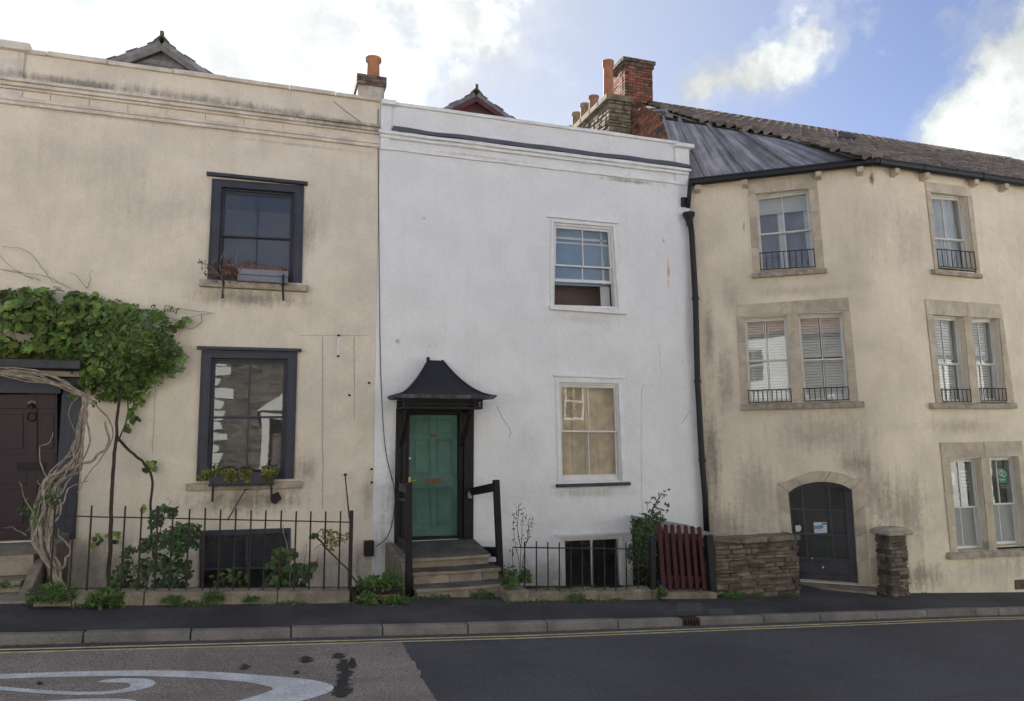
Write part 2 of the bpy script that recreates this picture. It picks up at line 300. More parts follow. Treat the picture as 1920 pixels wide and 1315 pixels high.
# ------------------------------------------------------------------ mesh helpers
class MB:
    def __init__(s): s.v = []; s.f = []; s.mi = []; s.cur = 0
    def add(s, vs, fs):
        o = len(s.v); s.v += [tuple(p) for p in vs]
        for f in fs: s.f.append(tuple(i+o for i in f)); s.mi.append(s.cur)
    def hexa(s, p):            # 4 near (TL,TR,BR,BL) then 4 far
        s.add(p, [(0, 1, 2, 3), (7, 6, 5, 4), (0, 4, 5, 1), (1, 5, 6, 2), (2, 6, 7, 3), (3, 7, 4, 0)])
    def box(s, x0, x1, y0, y1, z0, z1, slope=0.0):
        k = lambda x: -slope*x
        s.hexa([(x0, y0, z1+k(x0)), (x1, y0, z1+k(x1)), (x1, y0, z0+k(x1)), (x0, y0, z0+k(x0)), (x0, y1, z1+k(x0)), (x1, y1, z1+k(x1)), (x1, y1, z0+k(x1)), (x0, y1, z0+k(x0))])
    def bar(s, a, b_, w, h, up=(0, 0, 1)):
        a, b_ = Vector(a), Vector(b_); d = (b_-a).normalized(); u = Vector(up)
        sde = d.cross(u)
        if sde.length < 1e-4: sde = d.cross(Vector((0, 1, 0)))
        sde.normalize(); u = sde.cross(d).normalized(); X, Z = sde*(w/2), u*(h/2)
        s.hexa([a-X+Z, a+X+Z, a+X-Z, a-X-Z, b_-X+Z, b_+X+Z, b_+X-Z, b_-X-Z])
    def tube(s, pts, r, n=6, r2=None, cap=True):
        pts = [Vector(p) for p in pts]; rows = []; o = len(s.v); r2 = r if r2 is None else r2
        prev = None
        for i, p in enumerate(pts):
            d = (pts[min(i+1, len(pts)-1)]-pts[max(i-1, 0)]).normalized()
            if prev is None:
                a = d.cross(Vector((0, 0, 1)))
                if a.length < .1: a = d.cross(Vector((0, 1, 0)))
            else: a = prev - d*prev.dot(d)
            a.normalize(); prev = a; c = d.cross(a); rr = r+(r2-r)*i/max(1, len(pts)-1)
            for k in range(n):
                t = 2*math.pi*k/n; s.v.append(tuple(p+(a*math.cos(t)+c*math.sin(t))*rr))
        for i in range(len(pts)-1):
            for k in range(n):
                s.f.append((o+i*n+k, o+i*n+(k+1) % n, o+(i+1)*n+(k+1) % n, o+(i+1)*n+k)); s.mi.append(s.cur)
        if cap:
            s.f.append(tuple(o+k for k in reversed(range(n)))); s.mi.append(s.cur)
            e = o+(len(pts)-1)*n; s.f.append(tuple(e+k for k in range(n))); s.mi.append(s.cur)
    def lathe(s, c, prof, n=14):
        c = Vector(c); o = len(s.v)
        for (r, z) in prof:
            for k in range(n):
                t = 2*math.pi*k/n; s.v.append((c.x+r*math.cos(t), c.y+r*math.sin(t), c.z+z))
        for i in range(len(prof)-1):
            for k in range(n):
                s.f.append((o+i*n+k, o+i*n+(k+1) % n, o+(i+1)*n+(k+1) % n, o+(i+1)*n+k)); s.mi.append(s.cur)
    def prism(s, poly, ext):   # 3D polygon extruded by ext vector
        ext = Vector(ext); n = len(poly); poly = [Vector(p) for p in poly]
        s.add(poly+[p+ext for p in poly], [tuple(range(n)), tuple(range(2*n-1, n-1, -1))]+[(i, i+n, (i+1) % n+n, (i+1) % n) for i in range(n)])
    def mesh(s, name, mats, smooth=False):
        me = bpy.data.meshes.new(name); me.from_pydata(s.v, [], s.f)
        for m in (mats if isinstance(mats, (list, tuple)) else [mats]): me.materials.append(m)
        me.polygons.foreach_set('material_index', s.mi)
        if smooth: me.polygons.foreach_set('use_smooth', [True]*len(s.f))
        me.update(); bm = bmesh.new(); bm.from_mesh(me); bmesh.ops.recalc_face_normals(bm, faces=bm.faces); bm.to_mesh(me); bm.free()
        return me

def put(o, parent=None):
    COL.objects.link(o)
    if parent is not None:
        o.parent = parent
        if parent.parent is None: o.matrix_parent_inverse = Matrix.Translation(-parent.location)   # parts carry world coordinates
    return o
def tag(o, label=None, cat=None, group=None, kind=None):
    for k, v in (('label', label), ('category', cat), ('group', group), ('kind', kind)):
        if v: o[k] = v
    return o
def obj(name, mb, m, parent=None, smooth=False, bevel=0, kind=None, label=None):
    me = mb if isinstance(mb, bpy.types.Mesh) else mb.mesh(name, m, smooth)
    o = bpy.data.objects.new(name, me); put(o, parent)
    if bevel:
        md = o.modifiers.new('bevel', 'BEVEL'); md.width = bevel; md.segments = 2; md.limit_method = 'ANGLE'
    return tag(o, label=label, kind=kind)
def thing(name, loc, label, cat, group=None, kind=None):
    o = bpy.data.objects.new(name, None); o.empty_display_size = .2; o.location = loc; COL.objects.link(o)
    return tag(o, label, cat, group, kind)
def piece(name, me, parent, Mx):
    o = bpy.data.objects.new(name, me); put(o, parent); o.matrix_basis = Mx; return o

class Plane:
    def __init__(s, o, e, n): s.o, s.e, s.n = Vector((o[0], o[1], 0)), Vector(e).normalized(), Vector(n).normalized()
    def pt(s, a, z, d=0): p = s.o+s.e*a+s.n*d; return Vector((p.x, p.y, z))
    def uv(s, u, v, d=0):
        p = on(u, v, s.o+s.n*d, s.n); return (p-s.o).dot(s.e), p.z
    def xyz(s, u, v, d=0): return on(u, v, s.o+s.n*d, s.n)
class Quad:
    def __init__(s, pl, px, d=0):
        s.pl = pl; s.c = [pl.uv(*p) for p in px]; s.d = d
        s.w = (math.dist(s.c[0], s.c[1])+math.dist(s.c[3], s.c[2]))/2; s.h = (math.dist(s.c[0], s.c[3])+math.dist(s.c[1], s.c[2]))/2
    def az(s, i, j):          # i left->right 0..1, j top->bottom 0..1
        (a0, z0), (a1, z1), (a2, z2), (a3, z3) = s.c
        ta, tz = a0+(a1-a0)*i, z0+(z1-z0)*i; ba, bz = a3+(a2-a3)*i, z3+(z2-z3)*i
        return ta+(ba-ta)*j, tz+(bz-tz)*j
    def pt(s, i, j, d): a, z = s.az(i, j); return s.pl.pt(a, z, d+s.d)
    def box(s, mb, i0, i1, j0, j1, d0, d1):
        mb.hexa([s.pt(i0, j0, d1), s.pt(i1, j0, d1), s.pt(i1, j1, d1), s.pt(i0, j1, d1), s.pt(i0, j0, d0), s.pt(i1, j0, d0), s.pt(i1, j1, d0), s.pt(i0, j1, d0)])
    def sub(s, i0, i1, j0, j1, d=0):
        q = Quad.__new__(Quad); q.pl = s.pl; q.d = s.d+d
        q.c = [s.az(i0, j0), s.az(i1, j0), s.az(i1, j1), s.az(i0, j1)]
        q.w = (math.dist(q.c[0], q.c[1])+math.dist(q.c[3], q.c[2]))/2; q.h = (math.dist(q.c[0], q.c[3])+math.dist(q.c[1], q.c[2]))/2
        return q
    def inset(s, l, r, t, bt, d=0): return s.sub(l/s.w, 1-r/s.w, t/s.h, 1-bt/s.h, d)
    def ring(s, mb, l, r, t, bt, d0, d1):
        L, Rr, T, B = l/s.w, 1-r/s.w, t/s.h, 1-bt/s.h
        if l: s.box(mb, 0, L, 0, 1, d0, d1)
        if r: s.box(mb, Rr, 1, 0, 1, d0, d1)
        if t: s.box(mb, L, Rr, 0, T, d0, d1)
        if bt: s.box(mb, L, Rr, B, 1, d0, d1)

def wall(mb, pl, outer, holes, depth, reveal=True):
    """front face with real openings, the reveals of the openings and the wall's own edge thickness"""
    vs, faces = [], []; loops = [outer]+holes
    for lp in loops:
        o = len(vs); vs += [Vector(p) for p in lp]; faces.append(list(range(o, o+len(lp))))
    ed = [(f[i], f[(i+1) % len(f)]) for f in faces for i in range(len(f))]
    r = delaunay_2d_cdt(vs, ed, [], 0, 1e-5)
    V, T = r[0], r[2]
    def inside(p, lp):
        c = False; n = len(lp)
        for i in range(n):
            (x1, y1), (x2, y2) = lp[i], lp[(i+1) % n]
            if (y1 > p[1]) != (y2 > p[1]) and p[0] < (x2-x1)*(p[1]-y1)/(y2-y1)+x1: c = not c
        return c
    keep = []
    for t in T:
        c = (sum(V[i].x for i in t)/len(t), sum(V[i].y for i in t)/len(t))
        if inside(c, outer) and not any(inside(c, h) for h in holes): keep.append(t)
    mb.add([pl.pt(p.x, p.y) for p in V], keep)
    for lp in loops:
        n = len(lp); mb.add([pl.pt(a, z) for a, z in lp]+[pl.pt(a, z, -depth) for a, z in lp], [(i, (i+1) % n, (i+1) % n+n, i+n) for i in range(n)])

def window(root, q, fw, sw, mf, ms, cols=2, rail=.5, open_=0.0, d_in=-.05, ft=None, fb=None, rows_top=1, glass=True, brail=.07, frame=True, label=None):
    """a sliding sash window: box frame > upper sash, lower sash, a pane for every light"""
    ft = fw if ft is None else ft; fb = fw if fb is None else fb
    mb = MB(); q.ring(mb, fw, fw, ft, fb, d_in-.14, d_in)
    win = obj('window', mb, mf, root, bevel=.004, label=label)
    qi = q.inset(fw, fw, ft, fb)
    gb = .026 if ms is M['navy'] else .018
    for k in range(2):
        j0, j1 = (0, rail+.012/qi.h*1.0) if k == 0 else (rail-.012/qi.h-open_, 1-open_)
        d1 = d_in-.03 if k == 0 else d_in-.075
        s = qi.sub(0, 1, j0, j1)
        mb = MB(); bt = .03 if k == 0 else brail; tp = .045 if k == 0 else .03
        s.ring(mb, sw, sw, tp, bt, d1-.04, d1)
        g = s.inset(sw, sw, tp, bt)
        for c in range(1, cols): g.box(mb, c/cols-gb/2/g.w, c/cols+gb/2/g.w, 0, 1, d1-.035, d1-.004)
        obj('sash', mb, ms, win, bevel=.003)
        if glass:
            for c in range(cols):
                i0 = c/cols+(gb/2/g.w if c else 0); i1 = (c+1)/cols-(gb/2/g.w if c < cols-1 else 0)
                mb = MB(); g.box(mb, i0, i1, 0, 1, d1-.024, d1-.020); obj('glass_pane', mb, M['glass'], win)
    return win, qi

# ------------------------------------------------------------------ the ground, road, pavement
def sheet(name, pts, m, dz=0, kind='structure', parent=None, label=None):
    mb = MB(); mb.add([(p[0], p[1], p[2]+dz) for p in pts], [tuple(range(len(pts)))]); return obj(name, mb, m, parent, kind=kind, label=label)
def gz(x, y, dz=0): return (x, y, road_z(x)+dz)
KY0, KY1 = 9.10, 9.42                            # kerb face: it swings away a little on the right
def kerb_y(x): return KY0+(KY1-KY0)*max(0, min(1, (x-3)/8))
sheet('ground', [gz(-250, -250, -.12), gz(250, -250, -.12), gz(250, 250, -.12), gz(-250, 250, -.12)], M['soil'])
mb = MB(); xs = [-60, -20, 3, 5, 7, 9, 11, 30, 70]
mb.add([gz(x, 1.5) for x in xs]+[gz(x, kerb_y(x)+.05) for x in xs], [(i, i+1, i+1+len(xs), i+len(xs)) for i in range(len(xs)-1)])
obj('road', mb, M['asphalt'], kind='structure')
a, c = onG(755, 1208), onG(818, 1316)
e = c + (c-a).normalized()*7
old_edge = []
for i in range(161):
    t = i/160; p = a.lerp(e, t); w = .05*mnoise.noise(Vector((t*40, 3, 0)))+.03*mnoise.noise(Vector((t*190, 8, 0))); old_edge.append(gz(p.x+w, p.y, .004))
yy = lambda x: kerb_y(x)-.29
sheet('old_road_surface', [gz(-60, yy(-60), .004)]+[gz(a.x, yy(a.x), .004)]+old_edge+[gz(-60, e.y, .004)], M['asphalt_old'])
def strip(name, offs, wd, m, x0=-50, x1=60):
    mb = MB(); n = 220
    pts = []
    for i in range(n+1):
        x = x0+(x1-x0)*i/n; y = kerb_y(x)-offs+.006*mnoise.noise(Vector((x*1.7, offs*9, 0))); w2 = wd*(1+.12*mnoise.noise(Vector((x*5, 7, offs))))
        pts.append((gz(x, y, .008), gz(x, y-w2, .008)))
    for p in pts: mb.v += [p[0], p[1]]
    for i in range(n): mb.f.append((2*i, 2*i+2, 2*i+3, 2*i+1)); mb.mi.append(0)
    return obj(name, mb, m, kind='structure')
strip('yellow_line', .155, .05, M['yellow']); strip('yellow_line', .265, .05, M['yellow'])
# painted numeral on the road
def marking(pix):
    pts = [onG(u, v, .008) for u, v in pix]; mb = MB()
    vs = [Vector((p.x, p.y)) for p in pts]; n = len(vs)
    r = delaunay_2d_cdt(vs, [(i, (i+1) % n) for i in range(n)], [], 1, 1e-6)
    mb.add([gz(p.x, p.y, .008) for p in r[0]], r[2]); return mb
def smooth(pts, n=6):
    out = []
    for i in range(len(pts)-1):
        p0, p1, p2, p3 = pts[max(i-1, 0)], pts[i], pts[i+1], pts[min(i+2, len(pts)-1)]
        for k in range(n):
            t = k/n
            out.append(tuple(.5*((2*p1[j])+(-p0[j]+p2[j])*t+(2*p0[j]-5*p1[j]+4*p2[j]-p3[j])*t*t+(-p0[j]+3*p1[j]-3*p2[j]+p3[j])*t**3) for j in range(len(p1))))
    return out+[tuple(pts[-1])]
o1 = smooth([(-260, 1272), (0, 1264), (150, 1259), (290, 1257), (400, 1260), (500, 1267), (570, 1273), (612, 1281), (626, 1289), (612, 1300), (570, 1313), (480, 1334), (330, 1352)])
i1 = smooth([(250, 1346), (380, 1326), (450, 1313), (500, 1298), (511, 1291), (495, 1285), (450, 1278), (360, 1271), (250, 1268), (120, 1269), (0, 1273), (-260, 1283)])
rm = thing('road_marking', gz(*onG(300, 1280).to_2d()), None, None, kind='structure')
obj('painted_stroke', marking(o1+i1), M['roadwhite'], rm)
o2 = smooth([(-260, 1274), (0, 1294), (70, 1300), (140, 1303), (210, 1301), (268, 1292), (291, 1282), (280, 1274), (240, 1272), (200, 1274), (183, 1279)])
i2 = smooth([(200, 1280), (232, 1280), (245, 1284), (238, 1290), (200, 1296), (140, 1297), (70, 1293), (0, 1287), (-260, 1264)])
obj('painted_stroke', marking(o2+i2), M['roadwhite'], rm)
o3 = smooth([(-200, 1335), (90, 1314), (170, 1310), (240, 1311), (262, 1317), (270, 1330), (200, 1350)])
obj('painted_stroke', marking(o3), M['roadwhite'], rm)
# tar spills
def spill(u, v, ru, rv, seed):
    rg = random.Random(seed); n = max(5, int(rv*2.2)); L, R_ = [], []
    for k in range(n):
        f = k/(n-1); c = math.sin(math.pi*(.08+.84*f))**.6; y = v-rv+2*rv*f
        sh = ru*.35*mnoise.noise(Vector((f*3, seed, 0)))
        a_ = u+sh-ru*c*rg.uniform(.35, 1.1); b_ = u+sh+ru*c*rg.uniform(.35, 1.1)
        L += [(a_, y), (a_+rg.uniform(-2, 2), y+rv*1.3/n)]; R_ += [(b_, y), (b_+rg.uniform(-2, 2), y+rv*1.3/n)]
    pts = [onG(*p) for p in L+R_[::-1]]; mb = MB(); vs = [Vector((p.x, p.y)) for p in pts]; n = len(vs)
    r = delaunay_2d_cdt(vs, [(i, (i+1) % n) for i in range(n)], [], 1, 1e-6); mb.add([gz(p.x, p.y, .0075+.0004*(seed % 5)) for p in r[0]], r[2]); return mb
for i, (u, v, ru, rv) in enumerate(((645, 1262, 17, 24), (640, 1293, 22, 16), (634, 1231, 17, 5), (574, 1238, 15, 6), (458, 1252, 12, 5), (556, 1262, 8, 3), (660, 1245, 10, 10), (75, 1283, 10, 3))):
    tag(obj('tar_spill', spill(u, v, ru, rv, i*3+2), M['tar']), kind='structure')
# pavement
mb = MB(); xs = [-60, -20, -6, 0, 3, 5, 6, 7, 8, 8.24, 8.26, 9, 10, 11, 13, 16, 22, 40, 70]; rows = [(0, .13), (0, 1.3), (0, 1.9), (0, 5)]
for dy in (.125, .7, 1.3, 1.95, 5.2):
    for x in xs: y = kerb_y(x)+dy; y = min(y, 10.5) if x < 8.25 else y; mb.v.append((x, y, pave_z(x, y)))
n = len(xs)
for j in range(4):
    for i in range(n-1): mb.f.append((j*n+i, j*n+i+1, (j+1)*n+i+1, (j+1)*n+i)); mb.mi.append(0)
obj('pavement', mb, M['pave'], kind='structure')
def patch(u, v, ru, rv, m, seed=1, square=False):
    pix = [(u+ru*math.cos(t)*(1+.15*mnoise.noise(Vector((t, seed, 0)))), v+rv*math.sin(t)) for t in [2*math.pi*k/20 for k in range(20)]]
    if square: pix = [(u-ru, v-rv), (u+ru, v-rv), (u+ru*1.1, v+rv), (u-ru*.9, v+rv)]
    pts = []
    for p in pix:
        g = onG(*p, .12); pts.append((g.x, g.y, pave_z(g.x, g.y)+.005))
    return pts
tag(obj('pavement_patch', (lambda m_: (m_.add(patch(1026, 1136, 30, 7, None), [tuple(range(20))]), m_)[1])(MB()), M['patch']), kind='structure')
for (u, v, ru, rv) in ((1292, 1139, 24, 7), (1352, 1147, 22, 5)):
    mb = MB(); mb.add(patch(u, v, ru, rv, None, square=True), [(0, 1, 2, 3)])
    tag(obj('service_cover', mb, M['asphalt']), kind='structure')
# kerb stones one by one
kerb = thing('kerb', gz(0, KY0), None, None, kind='structure')
xs = [onG(u, v, .1).x for u, v in ((163, 1180), (360, 1177), (545, 1173), (715, 1171), (872, 1167), (1018, 1163), (1155, 1162), (1282, 1161), (1316, 1161), (1434, 1156), (1541, 1153), (1644, 1149), (1740, 1146), (1830, 1143), (1868, 1141))]
while xs[0] > -8: xs.insert(0, xs[0]-1.05)
while xs[-1] < 26: xs.append(xs[-1]+1.05)
inlet = onG(1300, 1161, .1).x
for x0, x1 in zip(xs[:-1], xs[1:]):
    y0, y1 = kerb_y(x0), kerb_y(x1)
    iron = x0 < inlet < x1
    mb = MB(); h = .105+U(-.006, .006); t = U(-.006, .006)
    P_ = lambda x, y, z: (x, y, road_z(x)+z)
    if iron:
        mb.hexa([P_(x0+.004, y0+.02, .10), P_(x1-.004, y1+.02, .10), P_(x1-.004, y1+.02, .07), P_(x0+.004, y0+.02, .07), P_(x0+.004, y0+.13, .10), P_(x1-.004, y1+.13, .10), P_(x1-.004, y1+.13, .07), P_(x0+.004, y0+.13, .07)])
        mb.hexa([P_(x0+.004, y0+.06, .07), P_(x1-.004, y1+.06, .07), P_(x1-.004, y1+.06, -.03), P_(x0+.004, y0+.06, -.03), P_(x0+.004, y0+.1, .07), P_(x1-.004, y1+.1, .07), P_(x1-.004, y1+.1, -.03), P_(x0+.004, y0+.1, -.03)])
        for k in range(6):
            xx = x0+(x1-x0)*(k+.5)/6; mb.hexa([P_(xx-.012, y0+.015, .07), P_(xx+.012, y0+.015, .07), P_(xx+.012, y0+.015, -.02), P_(xx-.012, y0+.015, -.02), P_(xx-.012, y0+.06, .07), P_(xx+.012, y0+.06, .07), P_(xx+.012, y0+.06, -.02), P_(xx-.012, y0+.06, -.02)])
        obj('kerb_inlet', mb, M['rustiron'], kerb)
        continue
    a_, b_ = x0+.006, x1-.006
    mb.hexa([P_(a_, y0+.012+t, h), P_(b_, y1+.012+t, h), P_(b_, y1+t, -.06), P_(a_, y0+t, -.06), P_(a_, y0+.15+t, h), P_(b_, y1+.15+t, h), P_(b_, y1+.15, -.06), P_(a_, y0+.15, -.06)])
    obj('kerb_stone', mb, M['kerb'], kerb, bevel=.014)
# soil of the front areas
mb = MB(); xs = [-9, -6, -3, 0, 2.2]; z_ = lambda x, y: pave_z(x, 10.3)+.03+.05*mnoise.noise(Vector((x*2, y*2, 0)))
XX = [-9+.3*i for i in range(60)]; YY = [10.5+.35*j for j in range(8)]
for y in YY:
    for x in XX: mb.v.append((x, y, z_(x, y)-.32))
for j in range(7):
    for i in range(59): mb.f.append((j*60+i, j*60+i+1, (j+1)*60+i+1, (j+1)*60+i)); mb.mi.append(0)
obj('front_soil', mb, M['soil'], kind='structure')

# ------------------------------------------------------------------ facade planes
FY = 12.6
PF = Plane((0, FY), (1, 0, 0), (0, -1, 0))
KP = Vector((K_.x, K_.y, 0)); ZG = K_.z
PR1 = Plane(KP, (math.cos(R1A), -math.sin(R1A), 0), NR1)
PR2 = Plane(KP, (1, 0, 0), (0, -1, 0))
XB = 1.735                                       # party wall between the cream and the white house
def fz(v, u=705): return PF.uv(u, v)[1]

def shell(mb, x0, x1, y0, y1, z0, z1, t=.12):     # closed body of a house behind its facade
    mb.box(x0, x0+t, y0, y1, z0, z1); mb.box(x1-t, x1, y0, y1, z0, z1); mb.box(x0+t, x1-t, y1-t, y1, z0, z1)
    mb.box(x0+t, x1-t, y0, y1-t, z1-t, z1); mb.box(x0+t, x1-t, y0, y1-t, z0, z0+.05)

# ================================================================== cream house (left)
cream = thing('cream_house', (-2.5, FY, road_z(-2.5)), 'cream rendered house with dark slate-blue sash windows, left of the white house', 'house')
qU = Quad(PF, [(398, 336), (570, 350), (566, 531), (389, 527)])
qL = Quad(PF, [(378, 657), (558, 660), (551, 898), (368, 902)])
qB = Quad(PF, [(374, 995), (545, 990), (545, 1112), (374, 1117)])
DX0, DX1 = PF.uv(-80, 900)[0], PF.uv(148, 900)[0]; DZ1, DZ0 = PF.uv(60, 705)[1], PF.uv(60, 1014)[1]
ztop = fz(192)
mb = MB()
wall(mb, PF, [(-9.5, -.6), (XB, -.8), (XB, ztop), (-9.5, ztop)], [[q_.az(0, 0), q_.az(1, 0), q_.az(1, 1), q_.az(0, 1)] for q_ in (qU, qL, qB)]+[[(DX0, DZ0), (DX0, DZ1), (DX1, DZ1), (DX1, DZ0)]], .22)
obj('wall', mb, M['cream'], cream)
mb = MB(); shell(mb, -9.4, XB-.02, FY+.22, 19, -.7, 7.45); obj('side_walls', mb, M['room'], cream)
# mouldings of the parapet
def band(mb, x0, x1, z0, z1, d, wob=0):
    mb.box(x0, x1, FY-d, FY-.001, z0, z1)
mb = MB(); band(mb, -9.5, XB-.003, fz(278), fz(272), .05); band(mb, -9.5, XB-.003, fz(272), fz(266), .07)
obj('string_course', mb, M['cream_trim'], cream, bevel=.008)
mb = MB()
for v0, v1, d in ((253, 249, .05), (249, 243, .09), (243, 238, .13)): band(mb, -9.5, XB-.003, fz(v0), fz(v1), d)
obj('cornice', mb, M['cream_trim'], cream, bevel=.012)
# the coping in separate stones
x = -9.5
while x < XB-.01:
    x1 = min(XB-.004, x+U(.7, 1.0)); mb = MB(); mb.box(x+.003, x1-.003, FY-.06+U(-.006, .006), FY+.3, ztop+.001, ztop+.07+U(-.008, .008))
    obj('coping_stone', mb, M['cream_trim'], cream, bevel=.012); x = x1
mb = MB(); px0, px1 = PF.uv(-20, 130)[0], PF.uv(46, 130)[0]
mb.box(px0, px1, FY-.05, FY-.002, fz(237), ztop-.002); mb.box(px0-.03, px1+.08, FY-.13, FY+.05, ztop+.004, ztop+.12)
mb.box(px0-.02, px1, FY-.03, FY-.002, fz(265.5), fz(254)); obj('parapet_pilaster', mb, M['cream_trim'], cream, bevel=.006)
mb = MB(); mb.box(XB-.09, XB-.004, FY-.03, FY-.002, fz(265.5), fz(254)); obj('parapet_pilaster', mb, M['cream_trim'], cream, bevel=.004)
for k in range(7):
    mb = MB(); xx = PF.uv(94+k*73, 190)[0]; mb.box(xx, xx+.006, FY-.004, FY+.002, fz(265), fz(254)); obj('frieze_joint', mb, M['crack'], cream)

def ledge(root, px, th, dep, m, name, side=0):
    (u0, v0), (u1, v1) = px; p0, p1 = PF.uv(u0, v0), PF.uv(u1, v1); mb = MB()
    mb.hexa([PF.pt(p0[0], p0[1], dep), PF.pt(p1[0], p1[1], dep), PF.pt(p1[0], p1[1]-th, dep), PF.pt(p0[0], p0[1]-th, dep), PF.pt(p0[0], p0[1], -.1), PF.pt(p1[0], p1[1], -.1), PF.pt(p1[0], p1[1]-th, -.1), PF.pt(p0[0], p0[1]-th, -.1)])
    return obj(name, mb, m, root, bevel=.006)
def casing(root, q, l, r, t, bt, m, d=.03):
    mb = MB(); q.ring(mb, l, r, t, bt, -.13, d); qi = q.inset(l*.72, r*.72, t*.72, bt); 
    qs = q.inset(l, r, t, bt); return mb, qs
for q_, hd, sl, nm in ((qU, ((388, 325), (577, 344)), ((375, 526), (577, 537)), 'u'), (qL, ((370, 650), (565, 655)), ((350, 907), (565, 902)), 'l')):
    mb, qs = casing(cream, q_, .155, .155, .13, .02, M['navy'])
    qq = q_.inset(.125, .125, .10, .02); qq.ring(mb, .025, .025, .025, 0, -.12, .045)
    qe = q_; qe.ring(mb, .03, .03, .03, 0, .028, .045)
    win, qi = window(cream, qs, .03, .028, M['navy'], M['navy'], 2, .51 if nm == 'u' else .49, 0, -.03)
    obj('window_casing', mb, M['navy'], win, bevel=.005)
    ledge(win, hd, .05, .10, M['navy'], 'head_moulding'); ledge(win, sl, .11 if nm == 'u' else .10, .13, M['sillstone'], 'sill')
    # dark lining of the room side
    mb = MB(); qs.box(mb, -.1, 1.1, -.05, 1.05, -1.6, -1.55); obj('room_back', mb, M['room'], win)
# basement window
mb = MB(); qB.ring(mb, .06, .05, .08, .06, -.12, .03); qs = qB.inset(.06, .05, .08, .06)
qs.box(mb, .49, .52, 0, 1, -.1, -.03); qs.box(mb, 0, 1, .60, .64, -.1, -.04)
win = obj('basement_window', mb, M['navy'], cream, bevel=.004)
for i0, i1, j0, j1 in ((0, .49, 0, .6), (.52, 1, 0, .6), (0, .49, .64, 1), (.52, 1, .64, 1)):
    mb = MB(); qs.box(mb, i0, i1, j0, j1, -.075, -.071); obj('glass_pane', mb, M['glass'], win)
mb = MB(); qs.box(mb, 0, 1, .03, .6, -.16, -.14); obj('blind', mb, mat('dark_blind', (.03, .035, .05), .7), win)
# front door of the cream house
qD = Quad(PF, [(-55, 740), (104, 738), (104, 1012), (-55, 1016)], -.12)
mb = MB(); qD.box(mb, 0, 1, 0, 1, -.05, -.012)
W_, H_ = qD.w, qD.h
def rails(q, mb, xs_, ys_, d0, d1):
    for a_, c_ in xs_: q.box(mb, a_, c_, 0, 1, d0, d1)
    for a_, c_ in ys_:
        for k in range(len(xs_)-1): q.box(mb, xs_[k][1], xs_[k+1][0], a_, c_, d0, d1)
rails(qD, mb, [(0, .12), (.63, .75), (.98, 1)], [(0, .1), (.42, .62), (.93, 1)], -.012, .012)
for (i0, i1, j0, j1) in ((.17, .58, .14, .38), (.79, .95, .14, .38), (.17, .58, .66, .89), (.79, .95, .66, .89)): qD.box(mb, i0, i1, j0, j1, -.012, .004)
door = obj('front_door', mb, M['purple'], cream, bevel=.004)
mb = MB(); p = qD.pt(.69, .1, .03); mb.lathe((p.x, p.y, p.z), [(0, -.0), (.045, 0), (.05, .03), (.03, .07), (0, .08)], 10)
mb.tube([qD.pt(.69+.05*math.cos(t), .16+.03*math.sin(t), .03) for t in [k*.524 for k in range(13)]], .009)
obj('door_knocker', mb, M['blackpaint'], door)
mb = MB(); pts = [qD.pt(.69+.052*math.cos(t), .062+.016*math.sin(t), .013) for t in [k*.3927 for k in range(16)]]; mb.prism(pts, (0, -.006, 0)); obj('number_plate', mb, mat('dull_brass', (.20, .17, .08), .6, .2, 9), door)
def text_mesh(s, size, ext=.002):
    cu = bpy.data.curves.new('lettering', 'FONT'); cu.body = s; cu.size = size; cu.extrude = ext; cu.align_x = 'CENTER'; cu.align_y = 'CENTER'; cu.resolution_u = 2
    o = bpy.data.objects.new('tmp', cu); COL.objects.link(o); dg = bpy.context.evaluated_depsgraph_get(); dg.update()
    me = bpy.data.meshes.new_from_object(o.evaluated_get(dg)); COL.objects.unlink(o); bpy.data.objects.remove(o); bpy.data.curves.remove(cu); me.name = 'lettering'; return me
def place_text(s, size, m, parent, p, ex, up):
    me = text_mesh(s, size); me.materials.clear(); me.materials.append(m); o = bpy.data.objects.new('lettering', me); put(o, parent)
    ex, up = Vector(ex).normalized(), Vector(up).normalized(); nz = ex.cross(up).normalized(); up = nz.cross(ex)
    Mx = Matrix((ex, up, nz)).transposed().to_4x4(); Mx.translation = p; o.matrix_basis = Mx; return o
place_text('10', .05, M['lampblack'], door, qD.pt(.69, .062, .021), (1, 0, 0), (0, 0, 1))
mb = MB(); qD.ring(mb, 0, 0, 0, 0, 0, 0) if False else None
mb = MB(); qD.sub(.51, .87, .475, .535).ring(mb, .012, .012, .012, .012, .012, .022); qD.box(mb, .52, .86, .48, .53, .012, .016); obj('letter_plate', mb, M['lampblack'], door)
mb = MB()
for u0, u1, d in ((104, 118, -.05), (118, 130, .02), (130, 148, .06)): 
    a0, a1 = PF.uv(u0, 900)[0], PF.uv(u1, 900)[0]; mb.box(a0, a1-.002, FY-d, FY+.2, DZ0, DZ1-.02)
a0 = PF.uv(-80, 900)[0]; mb.box(a0, a0+.22, FY-.06, FY+.2, DZ0, DZ1-.02)
mb.box(a0+.22, PF.uv(104, 900)[0], FY-.03, FY+.2, PF.uv(60, 738)[1], DZ1-.02)
obj('door_case', mb, M['navy'], cream, bevel=.008)
hz0, hz1 = PF.uv(60, 690, .55)[1], PF.uv(60, 674, .55)[1]
mb = MB(); mb.box(DX0-.4, PF.uv(150, 680, .55)[0], FY-.55, FY-.002, hz0, hz1); obj('door_hood', mb, mat('grey_hood', (.06, .06, .065), .8, .2, 4, .004, 40), cream, bevel=.012)
